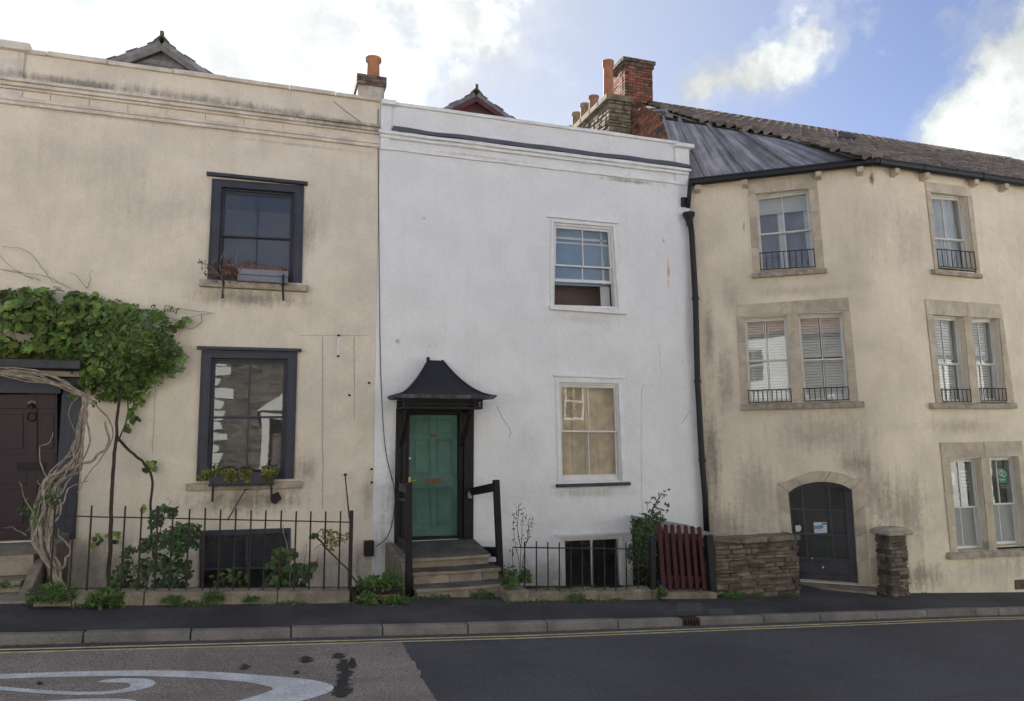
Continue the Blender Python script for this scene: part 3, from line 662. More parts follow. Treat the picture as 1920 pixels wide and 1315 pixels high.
# wall scars, conduits, hooks
mb = MB()
for u, v0, v1 in ((605, 630, 960), (664, 632, 800)):
    mb = MB(); pts = [PF.xyz(u+1.5*mnoise.noise(Vector((v*.02, u, 0))), v, .004) for v in range(v0, v1, 12)]; mb.tube(pts, .0045, 5); obj('painted_conduit', mb, M['creamcond'], cream)
mb = MB(); mb.tube([PF.xyz(u, 629, .004) for u in range(560, 700, 10)], .003, 5); obj('painted_conduit', mb, M['creamcond'], cream)
mb = MB()
pts = [PF.xyz(290+(v-760)*(-.045)+1.5*mnoise.noise(Vector((v*.05, 2, 0))), v, .003) for v in range(700, 860, 10)]; mb.tube(pts, .0035, 5)
obj('wall_crack', mb, M['creamcond'], cream)
mb = MB(); pts = [PF.xyz(635, 630, .012), PF.xyz(634, 667, .012)]; mb.bar(pts[0], pts[1], .03, .02, (0, 1, 0)); obj('mounting_strip', mb, M['offwhite'], cream)
for u, v in ((635, 629), (634, 668), (692, 718), (655, 741), (514, 935), (697, 880), (697, 905)):
    mb = MB(); p = PF.xyz(u, v, .02); mb.lathe((p.x, p.y, p.z-.02), [(0, 0), (.02, .005), (.022, .03), (0, .04)], 8); obj('wall_fixing', mb, M['rustiron'], cream)
mb = MB(); p = PF.xyz(517, 932, .04); mb.prism([PF.xyz(u, v, .01) for u, v in ((508, 928), (522, 922), (528, 935), (516, 945), (508, 942))], (0, -.05, 0)); obj('wall_bracket', mb, M['rustiron'], cream)

# gable of the roof behind the cream parapet
def gable(root, apex, le, re_, Y, over, depth, m_wall, m_roof, m_barge, rows, nm, pw='gable_board'):
    A, L, R_ = onY(*apex, Y), onY(*le, Y), onY(*re_, Y)
    zb = min(L.z, R_.z)-1.2
    def down(P_): d = (P_-A); return A+d*((zb-A.z)/d.z)
    L2, R2 = down(L), down(R_)
    t = .10
    roof = None
    for E in (L2, R2):
        mb = MB(); out = Vector((E.x-A.x, 0, E.z-A.z)).normalized()
        nrm = Vector((-out.z, 0, out.x)); nrm = nrm if nrm.z > 0 else -nrm
        up = nrm*t
        e_ = E+out*.1
        mb.hexa([A+up, e_+up, e_, A, A+up+Vector((0, depth, 0)), e_+up+Vector((0, depth, 0)), e_+Vector((0, depth, 0)), A+Vector((0, depth, 0))])
        r_ = obj('roof', mb, m_roof, root)
        mb = MB(); dn = Vector((0, 0, -.13)); mb.hexa([A-Vector((0, .025, 0)), e_-Vector((0, .025, 0)), e_-Vector((0, .025, 0))+dn, A-Vector((0, .025, 0))+dn, A, e_, e_+dn, A+dn]); obj('barge_board', mb, m_barge, r_)
        # slates along the slope
        ln = (e_-A).length; k = 0; nr = int(ln/.22); mbs = MB()
        for i in range(nr):
            q0 = A+out*(i*.22)+up; q1 = A+out*(i*.22+.24)+up+nrm*.018
            for j in range(int(depth/.3)):
                y = Vector((0, -.03+j*.3+(.15 if i % 2 else 0), 0)); y1 = y+Vector((0, .29, 0))
                mbs.hexa([q0+y+nrm*.006, q1+y, q1+y-nrm*.012, q0+y, q0+y1+nrm*.006, q1+y1, q1+y1-nrm*.012, q0+y1])
        obj('roof_slate', mbs, m_roof, r_, kind='stuff')
    yw = over; mb = MB(); g = [Vector((A.x, Y+yw, A.z-.06)), Vector((L2.x, Y+yw, zb-.06)), Vector((R2.x, Y+yw, zb-.06))]
    mb.prism(g, (0, .15, 0)); gw = obj('gable_wall', mb, m_wall, root)
    # boards / slates of the gable face
    h = A.z-.10-zb; n = rows
    for i in range(n):
        z1 = zb+h*(i+1)/n; z0 = zb+h*i/n
        f0 = (A.z-.08-z0)/(A.z-zb); f1 = max(.02, (A.z-.08-z1)/(A.z-zb))
        mb = MB(); y = Y+yw
        mb.hexa([(A.x+(L2.x-A.x)*f1, y-.012, z1), (A.x+(R2.x-A.x)*f1, y-.012, z1), (A.x+(R2.x-A.x)*f0, y-.035, z0), (A.x+(L2.x-A.x)*f0, y-.035, z0), (A.x+(L2.x-A.x)*f1, y-.002, z1), (A.x+(R2.x-A.x)*f1, y-.002, z1), (A.x+(R2.x-A.x)*f0, y-.002, z0), (A.x+(L2.x-A.x)*f0, y-.002, z0)])
        obj(pw, mb, m_wall, gw)
    # ridge tiles with a raised end
    for j in range(int(depth/.45)):
        y = Y-.04+j*.45; mb = MB()
        for s_ in (-1, 1):
            mb.hexa([(A.x, y, A.z+.22), (A.x+s_*.15, y, A.z+.06), (A.x+s_*.15, y, A.z+.02), (A.x, y, A.z+.17), (A.x, y+.44, A.z+.20), (A.x+s_*.15, y+.44, A.z+.05), (A.x+s_*.15, y+.44, A.z+.01), (A.x, y+.44, A.z+.15)])
        if j == 0: mb.box(A.x-.035, A.x+.035, y-.02, y+.10, A.z+.17, A.z+.27)
        obj('ridge_tile', mb, M['ridge'], r_, bevel=.01)
gable(cream, (303, 84), (200, 123), (392, 146), 15.6, .22, 3.2, M['slate'], M['slate'], mat('weathered_barge', (.17, .16, .155), .8, .2, 6), 14, 'slate', 'hung_slate')

# chimney on the party wall
cz0, cz1 = onY(690, 195, 13.6).z, onY(690, 141, 13.6).z
cx0, cx1 = onY(669, 160, 13.6).x, onY(724, 160, 13.6).x
ch = thing('chimney', ((cx0+cx1)/2, 13.9, cz0), 'rendered chimney with dark brick cap and one orange pot between cream and white houses', 'chimney')
mb = MB(); mb.box(cx0+.02, cx1-.03, 13.6, 14.3, 7.3, onY(690, 160, 13.6).z); obj('stack', mb, mat('chimney_render', (.30, .28, .25), .95, .3, 4, .008, 40, mott=.5, streak=.3), ch, bevel=.01)
bz = onY(690, 160, 13.6).z; hh = (cz1-bz)/3
for i in range(3):
    n = 3; L_ = (cx1-cx0+.02)/n; of = L_*.5 if i % 2 else 0
    for j in range(-1, n+1):
        a_, c_ = max(cx0-.01, cx0-.01+j*L_+of), min(cx1+.01, cx0-.01+(j+1)*L_+of)
        if c_-a_ < .03: continue
        mb = MB(); mb.box(a_+.005, c_-.005, 13.56+U(-.006, .006), 13.95, bz+i*hh+.005, bz+(i+1)*hh-.004); obj('brick', mb, M['brickdark'], ch, bevel=.006)
        mb = MB(); mb.box(a_+.005, c_-.005, 13.955, 14.34, bz+i*hh+.005, bz+(i+1)*hh-.004); obj('brick', mb, M['brickdark'], ch, bevel=.006)
mb = MB(); mb.box(cx0+.01, cx1-.01, 13.58, 14.32, bz+.002, cz1-.012); obj('mortar', mb, M['mortard'], ch)
def pot(root, c, h, r, m, top=1.12):
    mb = MB(); mb.lathe(c, [(r*1.05, 0), (r*1.0, h*.1), (r*.92, h*.72), (r*.92, h*.8), (r*top, h*.88), (r*top, h), (r*.78, h), (r*.72, h*.5)], 16)
    return obj('pot', mb, m, root, smooth=False)
pc = onY(700, 143, 13.85); pot(ch, (pc.x, 13.85, cz1-.03), onY(700, 112, 13.85).z-cz1+.05, .125, M['pot'], 1.22)

# ================================================================== white house (middle)
white = thing('white_house', (5, FY, road_z(5)), 'white rendered terraced house with a green front door, between the cream and the tan houses', 'house')
XR = 8.03
wU = Quad(PF, [(1033, 412), (1153, 422), (1164, 580), (1031, 576)])
wL = Quad(PF, [(1041, 711), (1165, 714), (1173, 903), (1046, 905)])
wB = Quad(PF, [(1051, 1006), (1168, 1001), (1172, 1112), (1053, 1117)])
gx0, gx1 = PF.uv(742, 900)[0], PF.uv(886, 900)[0]; gz1, gz0 = PF.uv(812, 752)[1], PF.uv(812, 1013)[1]
zt = fz(199, 740)
mb = MB()
(rt, rzt), (rb, rzb) = PF.uv(1290, 300), PF.uv(1323, 1060)
wall(mb, PF, [(XB+.004, -.9), (rb, -.9), (PF.uv(1320, 995)[0], .41), (PF.uv(1305, 650)[0], 3.98), (rt, 7.2), (rt, zt), (XB+.004, zt)],
     [[q_.az(0, 0), q_.az(1, 0), q_.az(1, 1), q_.az(0, 1)] for q_ in (wU, wL, wB)]+[[(gx0+.02, gz0), (gx0+.02, gz1), (gx1-.02, gz1), (gx1-.02, gz0)]], .22)
obj('wall', mb, M['white'], white)
mb = MB(); shell(mb, XB+.02, 7.93, FY+.22, 19, -.85, 7.35); obj('side_walls', mb, M['room'], white)
mb = MB(); mb.box(7.9, 7.94, FY+.23, 15, 7.0, zt-.03); obj('parapet_return', mb, M['white_trim'], white)
wx0 = PF.uv(735, 250)[0]; wx1 = PF.uv(1268, 300)[0]; wz = lambda v: fz(v, 735)
def wob_band(name, m, x0, x1, v0, v1, d, amp=.012, n=40, seed=0, v_at=735):
    mb = MB(); z0, z1 = wz(v0), wz(v1); prev = None
    rows = []
    for i in range(n+1):
        x = x0+(x1-x0)*i/n; w = amp*mnoise.noise(Vector((x*1.3, seed, 0))); w2 = amp*mnoise.noise(Vector((x*2.1, seed+5, 0)))
        rows.append([(x, FY-d-w*.3, z1+w), (x, FY-d-w*.3, z0+w2), (x, FY-.001, z0+w2), (x, FY-.001, z1+w)])
    for r_ in rows: mb.v += r_
    for i in range(n):
        for k in range(4): mb.f.append((i*4+k, i*4+(k+1) % 4, i*4+4+(k+1) % 4, i*4+4+k)); mb.mi.append(0)
    mb.f += [(0, 1, 2, 3), (n*4+3, n*4+2, n*4+1, n*4)]; mb.mi += [0, 0]
    return obj(name, mb, m, white)
wob_band('string_course', M['white_trim'], XB+.01, PF.uv(1286, 345)[0], 283, 277, .045, .012, seed=3)
wob_band('cornice', M['white_trim'], wx0-.25, PF.uv(1290, 318)[0], 256, 250.5, .12, .01, seed=8)
wob_band('cornice', M['white_trim'], wx0-.22, PF.uv(1288, 318)[0], 262, 256.5, .07, .01, seed=8)
wob_band('lead_flashing', M['flash'], wx0, PF.uv(1291, 312)[0], 249.5, 242, .14, .03, seed=15)
mb = MB(); x = wx0-.02
nseg = 30
for i in range(nseg):
    xa, xb_ = wx0+(wx1-wx0)*i/nseg, wx0+(wx1-wx0)*(i+1)/nseg
    za, zb_ = [zt+.055+.012*mnoise.noise(Vector((q*.9, 4, 0))) for q in (xa, xb_)]
    mb.hexa([(xa, FY-.05, za), (xb_, FY-.05, zb_), (xb_, FY-.05, zt+.001), (xa, FY-.05, zt+.001), (xa, FY+.28, za), (xb_, FY+.28, zb_), (xb_, FY+.28, zt+.001), (xa, FY+.28, zt+.001)])
obj('coping', mb, M['white_trim'], white)
for (u0, u1, vt, vb, va) in ((709, 734, 200, 246, 720), (1264, 1290, 280, 318, 1277)):
    mb = MB(); a0, a1 = PF.uv(u0, vt+10)[0], PF.uv(u1, vt+10)[0]; a0 = max(a0, XB+.006)
    zt_, zb_ = PF.uv(va, vt)[1], PF.uv(va, vb)[1]
    mb.box(a0, a1, FY-.055, FY+.25, zb_, zt_); mb.box(a0-.03 if u0 > 800 else a0, a1+.07, FY-.14, FY+.3, zt_+.003, zt_+.085)
    mb.box(a0, a1-.03, FY-.035, FY-.002, PF.uv(va, vb+30)[1], zb_-.12)
    obj('parapet_pilaster', mb, M['white_trim'], white, bevel=.01)
def wledge(root, px, th, dep, m, name): return ledge(root, px, th, dep, m, name)
# upper window: lower sash pushed up
mb = MB(); wU.ring(mb, .05, .06, .05, .02, -.10, .025); q1 = wU.inset(.05, .06, .05, .02)
win, qi = window(white, q1, .045, .035, M['offwhite'], M['offwhite'], 2, .50, .30, -.015, ft=.045, fb=.03, brail=.06)
obj('window_casing', mb, M['white_trim'], win, bevel=.006)
ledge(win, ((1025, 405), (1158, 418)), .03, .05, M['white_trim'], 'head_moulding'); ledge(win, ((1028, 574), (1172, 584)), .075, .11, M['white_trim'], 'sill')
mb = MB(); qi.box(mb, -.02, 1.0, .11, .14, -.22, -.19); qi.box(mb, -.02, .02, .0, .75, -.22, -.19); qi.box(mb, .88, .92, 0, .7, -.22, -.19); obj('secondary_frame', mb, M['blind'], win)
mb = MB(); qi.box(mb, -.02, 1.02, -.02, .72, -.262, -.258); obj('sky_reflection_panel', mb, mat('pale_sky_reflection', (.26, .36, .50), .8, .1, 3, streak=.2), win)  # pale blue sheet behind the panes, coloured in place of the sky's reflection
mb = MB(); qi.box(mb, .86, 1.02, .62, 1.0, -.28, -.26); obj('curtain', mb, M['curtain'], win)
mb = MB(); qi.box(mb, -.3, 1.4, -.2, 1.3, -.75, -.70); obj('room_back', mb, mat('brown_backing', (.17, .13, .12), .7, .1, 2), win)  # brown panel added close behind the open sash to lift the unlit gap
# lower window: bare boards behind the glass
mb = MB(); wL.ring(mb, .07, .08, .06, 0, -.10, .03); q1 = wL.inset(.07, .08, .06, 0)
win, qi = window(white, q1, .035, .03, M['offwhite'], M['offwhite'], 2, .49, 0, -.01, ft=.04, fb=.03, brail=.10)
obj('window_casing', mb, M['white_trim'], win, bevel=.006)
ledge(win, ((1037, 703), (1170, 707)), .035, .05, M['white_trim'], 'head_moulding'); ledge(win, ((1042, 908), (1179, 904)), .055, .09, M['navy'], 'sill')
for i, (i0, i1) in enumerate(((-.03, .235), (.24, .47), (.475, .70), (.705, 1.03))):
    mb = MB(); qi.box(mb, i0, i1, -.03, 1.03, -.21, -.185+U(-.004, .004)); obj('board', mb, M['ply'], win, bevel=.003)
# basement window
mb = MB(); wB.ring(mb, .05, .06, .05, .03, -.10, .03); q1 = wB.inset(.05, .06, .05, .03); q1.ring(mb, .035, .035, .04, .05, -.09, .0); q2 = q1.inset(.035, .035, .04, .05)
q2.box(mb, .485, .515, 0, 1, -.07, -.01)
win = obj('basement_window', mb, M['offwhite'], white, bevel=.004)
for i0, i1 in ((0, .485), (.515, 1)): mb = MB(); q2.box(mb, i0, i1, 0, 1, -.045, -.041); obj('glass_pane', mb, M['glass'], win)
ledge(win, ((1040, 1002), (1180, 996)), .045, .05, M['white_trim'], 'head_moulding')
# door
qG = Quad(PF, [(766, 778), (859, 778), (860, 1005), (768, 1008)], -.07)
mb = MB(); qG.box(mb, 0, 1, 0, 1, -.045, -.014)
xs_, ys_ = [(0, .10), (.45, .56), (.9, 1)], [(0, .035), (.16, .205), (.50, .605), (.915, 1)]
rails(qG, mb, xs_, ys_, -.014, .0)
door = obj('front_door', mb, M['green'], white, bevel=.002)
for i0, i1 in ((.10, .45), (.56, .9)):
    for j0, j1 in ((.035, .16), (.205, .50), (.605, .915)):
        s = qG.sub(i0, i1, j0, j1); mb = MB(); s.inset(.045, .045, .045, .045).box(mb, 0, 1, 0, 1, -.014, -.004); s.inset(.012, .012, .012, .012).ring(mb, .012, .012, .012, .012, -.014, -.006); obj('door_panel', mb, M['green'], door, bevel=.006)
mb = MB(); qG.box(mb, .34, .66, .528, .570, .0, .008); qG.box(mb, .37, .63, .537, .560, .008, .012); obj('letter_plate', mb, M['rust'], door)
mb = MB(); qG.box(mb, .0, .045, .515, .565, 0, .014); obj('handle_plate', mb, M['brass'], door)
mb = MB(); mb.tube([qG.pt(.022, .538, .012), qG.pt(.03, .538, .05), qG.pt(.14, .545, .055)], .009, 8); obj('door_handle', mb, M['brass'], door, smooth=True)
mb = MB(); p = qG.pt(.03, .36, 0); mb.tube([p, p+Vector((0, -.02, 0))], .02, 10); obj('door_lock', mb, M['steel'], door)
mb = MB(); qG.box(mb, .44, .57, .165, .185, 0, .004); obj('number_plate', mb, M['rust'], door)
zl = gz0
mb = MB()
def vpost(u0, u1, d0, d1, zt_): 
    a0, a1 = PF.uv(u0, 900)[0], PF.uv(u1, 900)[0]; mb.box(a0, a1-.002, FY-d1, FY-d0, zl, zt_)
zc_ = PF.uv(812, 765)[1]
vpost(740.5, 752, -.02, .05, zc_); vpost(752, 760, -.02, .09, zc_-.55); vpost(760, 766, -.1, .02, zc_); vpost(752, 760, -.02, .03, zc_)
vpost(860, 868, -.1, .02, zc_); vpost(868, 876, -.02, .09, zc_-.45); vpost(868, 876, -.02, .03, zc_); vpost(876, 887, -.02, .05, zc_)
a0, a1 = PF.uv(741, 900)[0], PF.uv(887, 900)[0]
mb.box(a0, a1-.003, FY-.045, FY+.1, PF.uv(812, 777)[1], PF.uv(812, 752)[1])
mb.box(a0+.02, a1-.02, FY+.05, FY+.19, zl, zl+.05)
obj('door_case', mb, M['lampblack'], white, bevel=.004)
# canopy
YC = FY-.72
FL, FRr = onY(742, 741, YC), onY(931, 743, YC); ze = (FL.z+FRr.z)/2
T0, T1 = onY(803, 678, FY-.12), onY(829, 677, FY-.12)
mb = MB(); N = 14; rows = []
BLx = PF.uv(731, 745)[0]
for i in range(N+1):
    r_ = i/N; zz = ze+(T0.z-ze)*(r_**1.9)*(1.0)+.02*r_
    x0, x1 = FL.x+(T0.x-FL.x)*r_, FRr.x+(T1.x-FRr.x)*r_; y = YC+(FY-.14-YC)*r_
    xb0, xb1 = BLx+(T0.x-BLx)*r_, FRr.x-.05+(T1.x-FRr.x+.05)*r_
    rows.append([(xb0, FY-.003, zz), (x0, y, zz), (x0*.7+x1*.3, y-.0, zz), (x0*.3+x1*.7, y, zz), (x1, y, zz), (xb1, FY-.003, zz)])
for r_ in rows: mb.v += r_
for i in range(N):
    for k in range(5): mb.f.append((i*6+k, i*6+k+1, i*6+7+k, i*6+6+k)); mb.mi.append(0)
mb.f.append(tuple(N*6+k for k in range(6))); mb.mi.append(0)
can = obj('canopy', mb, M['canopy'], white, smooth=False)
mb = MB()
for a_ in (1, 4): mb.tube([Vector(r_[a_])+Vector((0, 0, .008)) for r_ in rows], .016, 6)
mb.tube([Vector(rows[-1][1])+Vector((-.01, -.01, -.02)), Vector(rows[-1][1])+Vector((-.005, .01, .045))], .03, 8)
obj('hip_roll', mb, M['canopy'], can, smooth=True)
mb = MB(); th = .05
mb.hexa([(FL.x-.03, YC-.03, ze+.012), (FRr.x+.02, YC-.03, ze+.012), (FRr.x+.02-.07, YC-.0, ze-th), (FL.x, YC-.0, ze-th), (BLx-.05, FY-.002, ze+.012), (FRr.x-.03, FY-.002, ze+.012), (FRr.x-.1, FY-.002, ze-th), (BLx-.03, FY-.002, ze-th)])
obj('eaves', mb, M['eaves_edge'], can, bevel=.015)
YF = FY-.58; fx0, fx1 = onY(756, 757, YF).x, onY(905, 757, YF).x; f1, f0 = ze-th-.002, onY(830, 767, YF).z
mb = MB()
hh = f1-f0
for zz0, zz1 in ((0, .2), (.42, .54), (.8, 1)): 
    mb.box(fx0, fx1, YF, YF+.04, f0+hh*zz0, f0+hh*zz1)
    mb.box(fx0, fx0+.04, YF+.042, FY-.003, f0+hh*zz0, f0+hh*zz1); mb.box(fx1-.04, fx1, YF+.042, FY-.003, f0+hh*zz0, f0+hh*zz1)
for a_, w in ((fx0, .03), (fx0+.13, .02), ((fx0+fx1)/2, .02), (fx1-.15, .02), (fx1-.03, .03)): mb.box(a_-.001, a_+w+.001, YF-.004, YF+.036, f0+.001, f1-.001)
mb.bar((fx0+.03, YF+.02, f0), (fx0+.13, YF+.02, f1), .02, .02); mb.bar((fx0+.03, YF+.022, f1), (fx0+.13, YF+.022, f0), .02, .02)
mb.bar((fx1-.13, YF+.02, f0), (fx1-.03, YF+.02, f1), .02, .02); mb.bar((fx1-.13, YF+.022, f1), (fx1-.03, YF+.022, f0), .02, .02)
mb.box(fx0+.045, fx1-.045, YF+.09, YF+.1, f0+.005, f1-.005)
obj('fretwork_frieze', mb, M['lampblack'], can)
for x in (fx0+.10, fx1-.19):
    mb = MB(); mb.bar((x, YF+.02, f0+.02), (x-.03 if x < 3 else x-.03, FY-.03, f0-.62), .06, .05, (0, 1, 0)); mb.box(x-.03, x+.03, YF+.05, FY-.03, f0-.06, f0-.004); obj('bracket', mb, M['lampblack'], can, bevel=.004)
# painted-over pipe, crack
mb = MB(); mb.tube([PF.xyz(u, v, .006) for u, v in smooth([(1236, 644), (1238, 680), (1238, 708), (1228, 719), (1212, 722), (1204, 732), (1203, 800), (1203, 880), (1205, 960)], 4)], .010, 6); obj('painted_pipe', mb, M['white_trim'], white, smooth=True)
mb = MB(); mb.tube([PF.xyz(u+2*mnoise.noise(Vector((v*.1, 0, 0))), v, .0) for u, v in smooth([(932, 762), (940, 780), (950, 796), (957, 806), (954, 820)], 4)], .004, 4); obj('wall_crack', mb, M['crack'], white)
mb = MB(); mb.tube([PF.xyz(u+3*mnoise.noise(Vector((v*.1, 3, 0))), v, .0) for u, v in smooth([(1296, 770), (1285, 785), (1276, 795)], 4)], .003, 4); obj('wall_crack', mb, M['crack'], white)
gable(white, (893, 181), (825, 215), (965, 232), 15.4, .12, 3, M['redboard'], M['slate'], M['redboard'], 11, 'boards')

# ================================================================== tan house on the bend (right)
tan = thing('tan_house', (KP.x, KP.y, road_z(KP.x)), 'tan rendered three-storey house bending round the corner, with stone window surrounds', 'house')
r1 = [Quad(PR1, [(1401, 341), (1531, 328), (1546, 504), (1413, 514)]), Quad(PR1, [(1380, 572), (1591, 558), (1610, 753), (1391, 762)])]
r2 = [Quad(PR2, [(1733, 341), (1819, 352), (1837, 515), (1752, 506)]), Quad(PR2, [(1733, 561), (1875, 571), (1901, 756), (1754, 756)]), Quad(PR2, [(1761, 830), (1914, 827), (1943, 1032), (1782, 1040)])]
o1 = [Quad(PR1, [(1416.5, 364), (1515, 351), (1530, 503), (1426, 509)]), Quad(PR1, [(1394.5, 596), (1474, 592), (1485, 755), (1404, 758)]), Quad(PR1, [(1495, 589), (1579, 586), (1593, 752), (1508, 755)])]
o2 = [Quad(PR2, [(1743, 361), (1810, 366), (1829, 508), (1757, 502)]), Quad(PR2, [(1747, 590), (1805, 593), (1820, 756), (1765, 756)]), Quad(PR2, [(1819, 596), (1871, 596), (1886, 754), (1836, 754)]),
      Quad(PR2, [(1779, 860), (1836, 859), (1854, 1033), (1795, 1036)]), Quad(PR2, [(1852, 857), (1907, 856), (1926, 1024), (1868, 1027)])]
BIN = .32
a_l = PR1.uv(1299, 600)[0]
# arched door opening on the splayed wall
arch = []
dL, dR = PR1.uv(1478, 924), PR1.uv(1597, 919); dBL, dBR = PR1.uv(1494, 1112), PR1.uv(1610, 1098); crown = PR1.uv(1550, 904)
zb_door = dBR[1]+.01
for k in range(13):
    t = k/12; a_ = dL[0]+(dR[0]-dL[0])*t; zz = dL[1]+(dR[1]-dL[1])*t; arch.append((a_, zz+(crown[1]-(dL[1]+dR[1])/2)*(1-(2*t-1)**2)**.8))
hole_d = [(dBL[0], zb_door)]+arch+[(dBR[0], zb_door)]
hq = lambda q_: [q_.az(0, 0), q_.az(1, 0), q_.az(1, 1), q_.az(0, 1)]
mb = MB()
wall(mb, PR1, [(a_l, -1.2), (-BIN, -1.2), (-BIN, ZG-.02), (a_l, ZG-.02)], [hq(q_) for q_ in o1]+[hole_d], .30)
wall(mb, PR2, [(BIN, -1.5), (11, -1.5), (11, ZG-.02), (BIN, ZG-.02)], [hq(q_) for q_ in o2], .30)
A_, C_ = PR1.pt(-BIN, 0), PR2.pt(BIN, 0); pr = []
for k in range(9):
    t = k/8; pr.append(A_*(1-t)**2+KP*2*t*(1-t)+C_*t*t)
for k in range(8):
    p, q = pr[k], pr[k+1]; mb.add([(p.x, p.y, -1.4), (q.x, q.y, -1.4), (q.x, q.y, ZG-.02), (p.x, p.y, ZG-.02)], [(0, 1, 2, 3)])
obj('wall', mb, M['tan'], tan)
mb = MB()
E1 = PR1.pt(a_l, 0, -.3); E2 = PR2.pt(11, 0, -.3); back = 19.5
foot = [PR1.pt(a_l, 0, -.02), Vector((E1.x-.05, back, 0)), Vector((E2.x, back, 0)), PR2.pt(11, 0, -.02)]
for p, q in zip(foot[:-1], foot[1:]): mb.add([(p.x, p.y, -1.4), (q.x, q.y, -1.4), (q.x, q.y, ZG-.06), (p.x, p.y, ZG-.06)], [(0, 1, 2, 3)])
poly = [PR1.pt(a_l, 0, -.02), PR1.pt(-BIN, 0, -.02), PR2.pt(BIN, 0, -.02), PR2.pt(11, 0, -.02), Vector((E2.x, back, 0)), Vector((E1.x-.05, back, 0))]
mb.add([(p.x, p.y, ZG-.06) for p in poly], [tuple(range(6))]); mb.add([(p.x, p.y, -1.35) for p in poly], [tuple(range(6))])
for zz in (1.2, 4.4): mb.add([(p.x, p.y+.35, zz) for p in poly], [tuple(range(6))])
obj('side_walls', mb, M['room'], tan)

def stone_surround(root, q, opens, pl, name='window'):
    """dressed stone blocks round one or two lights"""
    S_ = .022
    blocks = []
    win = None
    mbw = MB(); 
    top_j = max(min((q.c[0][1]-o_.c[0][1]), 9) for o_ in opens)
    return blocks
def surround(root, q, opens, pl, sill_px, sill_th, lights):
    """returns a window frame object; stone pieces become its sub-parts"""
    # reference fractions by inverse lookup along the top and bottom edges
    def fi(px_a, top):
        c = q.c[0][0] if top else q.c[3][0]; e_ = q.c[1][0] if top else q.c[2][0]; return (px_a-c)/(e_-c)
    def fj(z_): return (q.c[0][1]-z_)/(q.c[0][1]-q.c[3][1])
    jt = sum(fj(o_.c[0][1]) for o_ in opens)/len(opens)
    mains = []
    for o_, lt in zip(opens, lights):
        w, qi = window(root, o_, .022, .026, M['offwhite'], M['offwhite'], 2, lt.get('rail', .5), 0, lt.get('d', -.16), ft=.03, fb=.02, brail=.055)
        mains.append((w, qi))
    par = mains[0][0]
    d0, d1 = -.002, .022
    # lintel: one stone per light, butted
    nL = len(opens); cuts = [0]
    if nL == 2: cuts.append((fi(opens[0].c[1][0], True)+fi(opens[1].c[0][0], True))/2)
    cuts.append(1)
    for a_, c_ in zip(cuts[:-1], cuts[1:]):
        mb = MB(); q.box(mb, a_+.002, c_-.002, 0, jt-.002, d0, d1+U(0, .004)); obj('lintel_stone', mb, M['bath'], par, bevel=.005)
    edges = [(0, 0)]
    for o_ in opens: edges += [(fi(o_.c[0][0], True), fi(o_.c[3][0], False)), (fi(o_.c[1][0], True), fi(o_.c[2][0], False))]
    edges.append((1, 1))
    for k in range(0, len(edges), 2):
        (lt, lb), (rt_, rb_) = edges[k], edges[k+1]
        n = 3 if k in (0, len(edges)-2) else 1
        js = [jt]+sorted(jt+(1-jt)*((i+U(-.12, .12))/n) for i in range(1, n))+[1]
        for j0, j1 in zip(js[:-1], js[1:]):
            L = lambda j: lt+(lb-lt)*j
            Rr = lambda j: rt_+(rb_-rt_)*j
            dd = d1+U(-.003, .004); e_ = .0015
            mb = MB(); p = [q.pt(L(j0), j0+e_, dd), q.pt(Rr(j0), j0+e_, dd), q.pt(Rr(j1), j1-e_, dd), q.pt(L(j1), j1-e_, dd)]; r_ = [q.pt(L(j0), j0+e_, -.2), q.pt(Rr(j0), j0+e_, -.2), q.pt(Rr(j1), j1-e_, -.2), q.pt(L(j1), j1-e_, -.2)]
            if k in (0, len(edges)-2): r_ = [x_-pl.n*0 for x_ in [q.pt(L(j0), j0+e_, d0), q.pt(Rr(j0), j0+e_, d0), q.pt(Rr(j1), j1-e_, d0), q.pt(L(j1), j1-e_, d0)]]
            mb.hexa(p+r_); obj('jamb_stone' if k in (0, len(edges)-2) else 'mullion_stone', mb, M['bath'], par, bevel=.005)
    (u0, v0), (u1, v1) = sill_px; p0, p1 = pl.uv(u0, v0, .09), pl.uv(u1, v1, .09); mb = MB()
    mb.hexa([pl.pt(p0[0], p0[1], .09), pl.pt(p1[0], p1[1], .09), pl.pt(p1[0], p1[1]-sill_th, .09), pl.pt(p0[0], p0[1]-sill_th, .09), pl.pt(p0[0], p0[1]+.02, -.0), pl.pt(p1[0], p1[1]+.02, -.0), pl.pt(p1[0], p1[1]-sill_th, -.0), pl.pt(p0[0], p0[1]-sill_th, -.0)])
    obj('sill', mb, M['sillstone'], par, bevel=.008)
    for o_ in opens:
        mb = MB(); q_ = o_; q_.box(mb, .0, 1, .985, 1.02, -.3, .0); obj('sill', mb, M['bath'], par)
    return mains
def window_rail(par, o_, h, n, d=.03):
    mb = MB(); j0 = 1-h/o_.h
    mb.tube([o_.pt(-.0, j0, d), o_.pt(1.0, j0, d)], .010, 6); mb.tube([o_.pt(0, .985, d), o_.pt(1, .985, d)], .008, 6)
    rl = obj('guard_rail', mb, M['rustiron'], par)
    for k in range(n+1):
        i = .012+k/n*.976; mb = MB(); mb.tube([o_.pt(i, j0, d), o_.pt(i, .985, d)], .0075, 6); obj('guard_bar', mb, M['rustiron'], par)
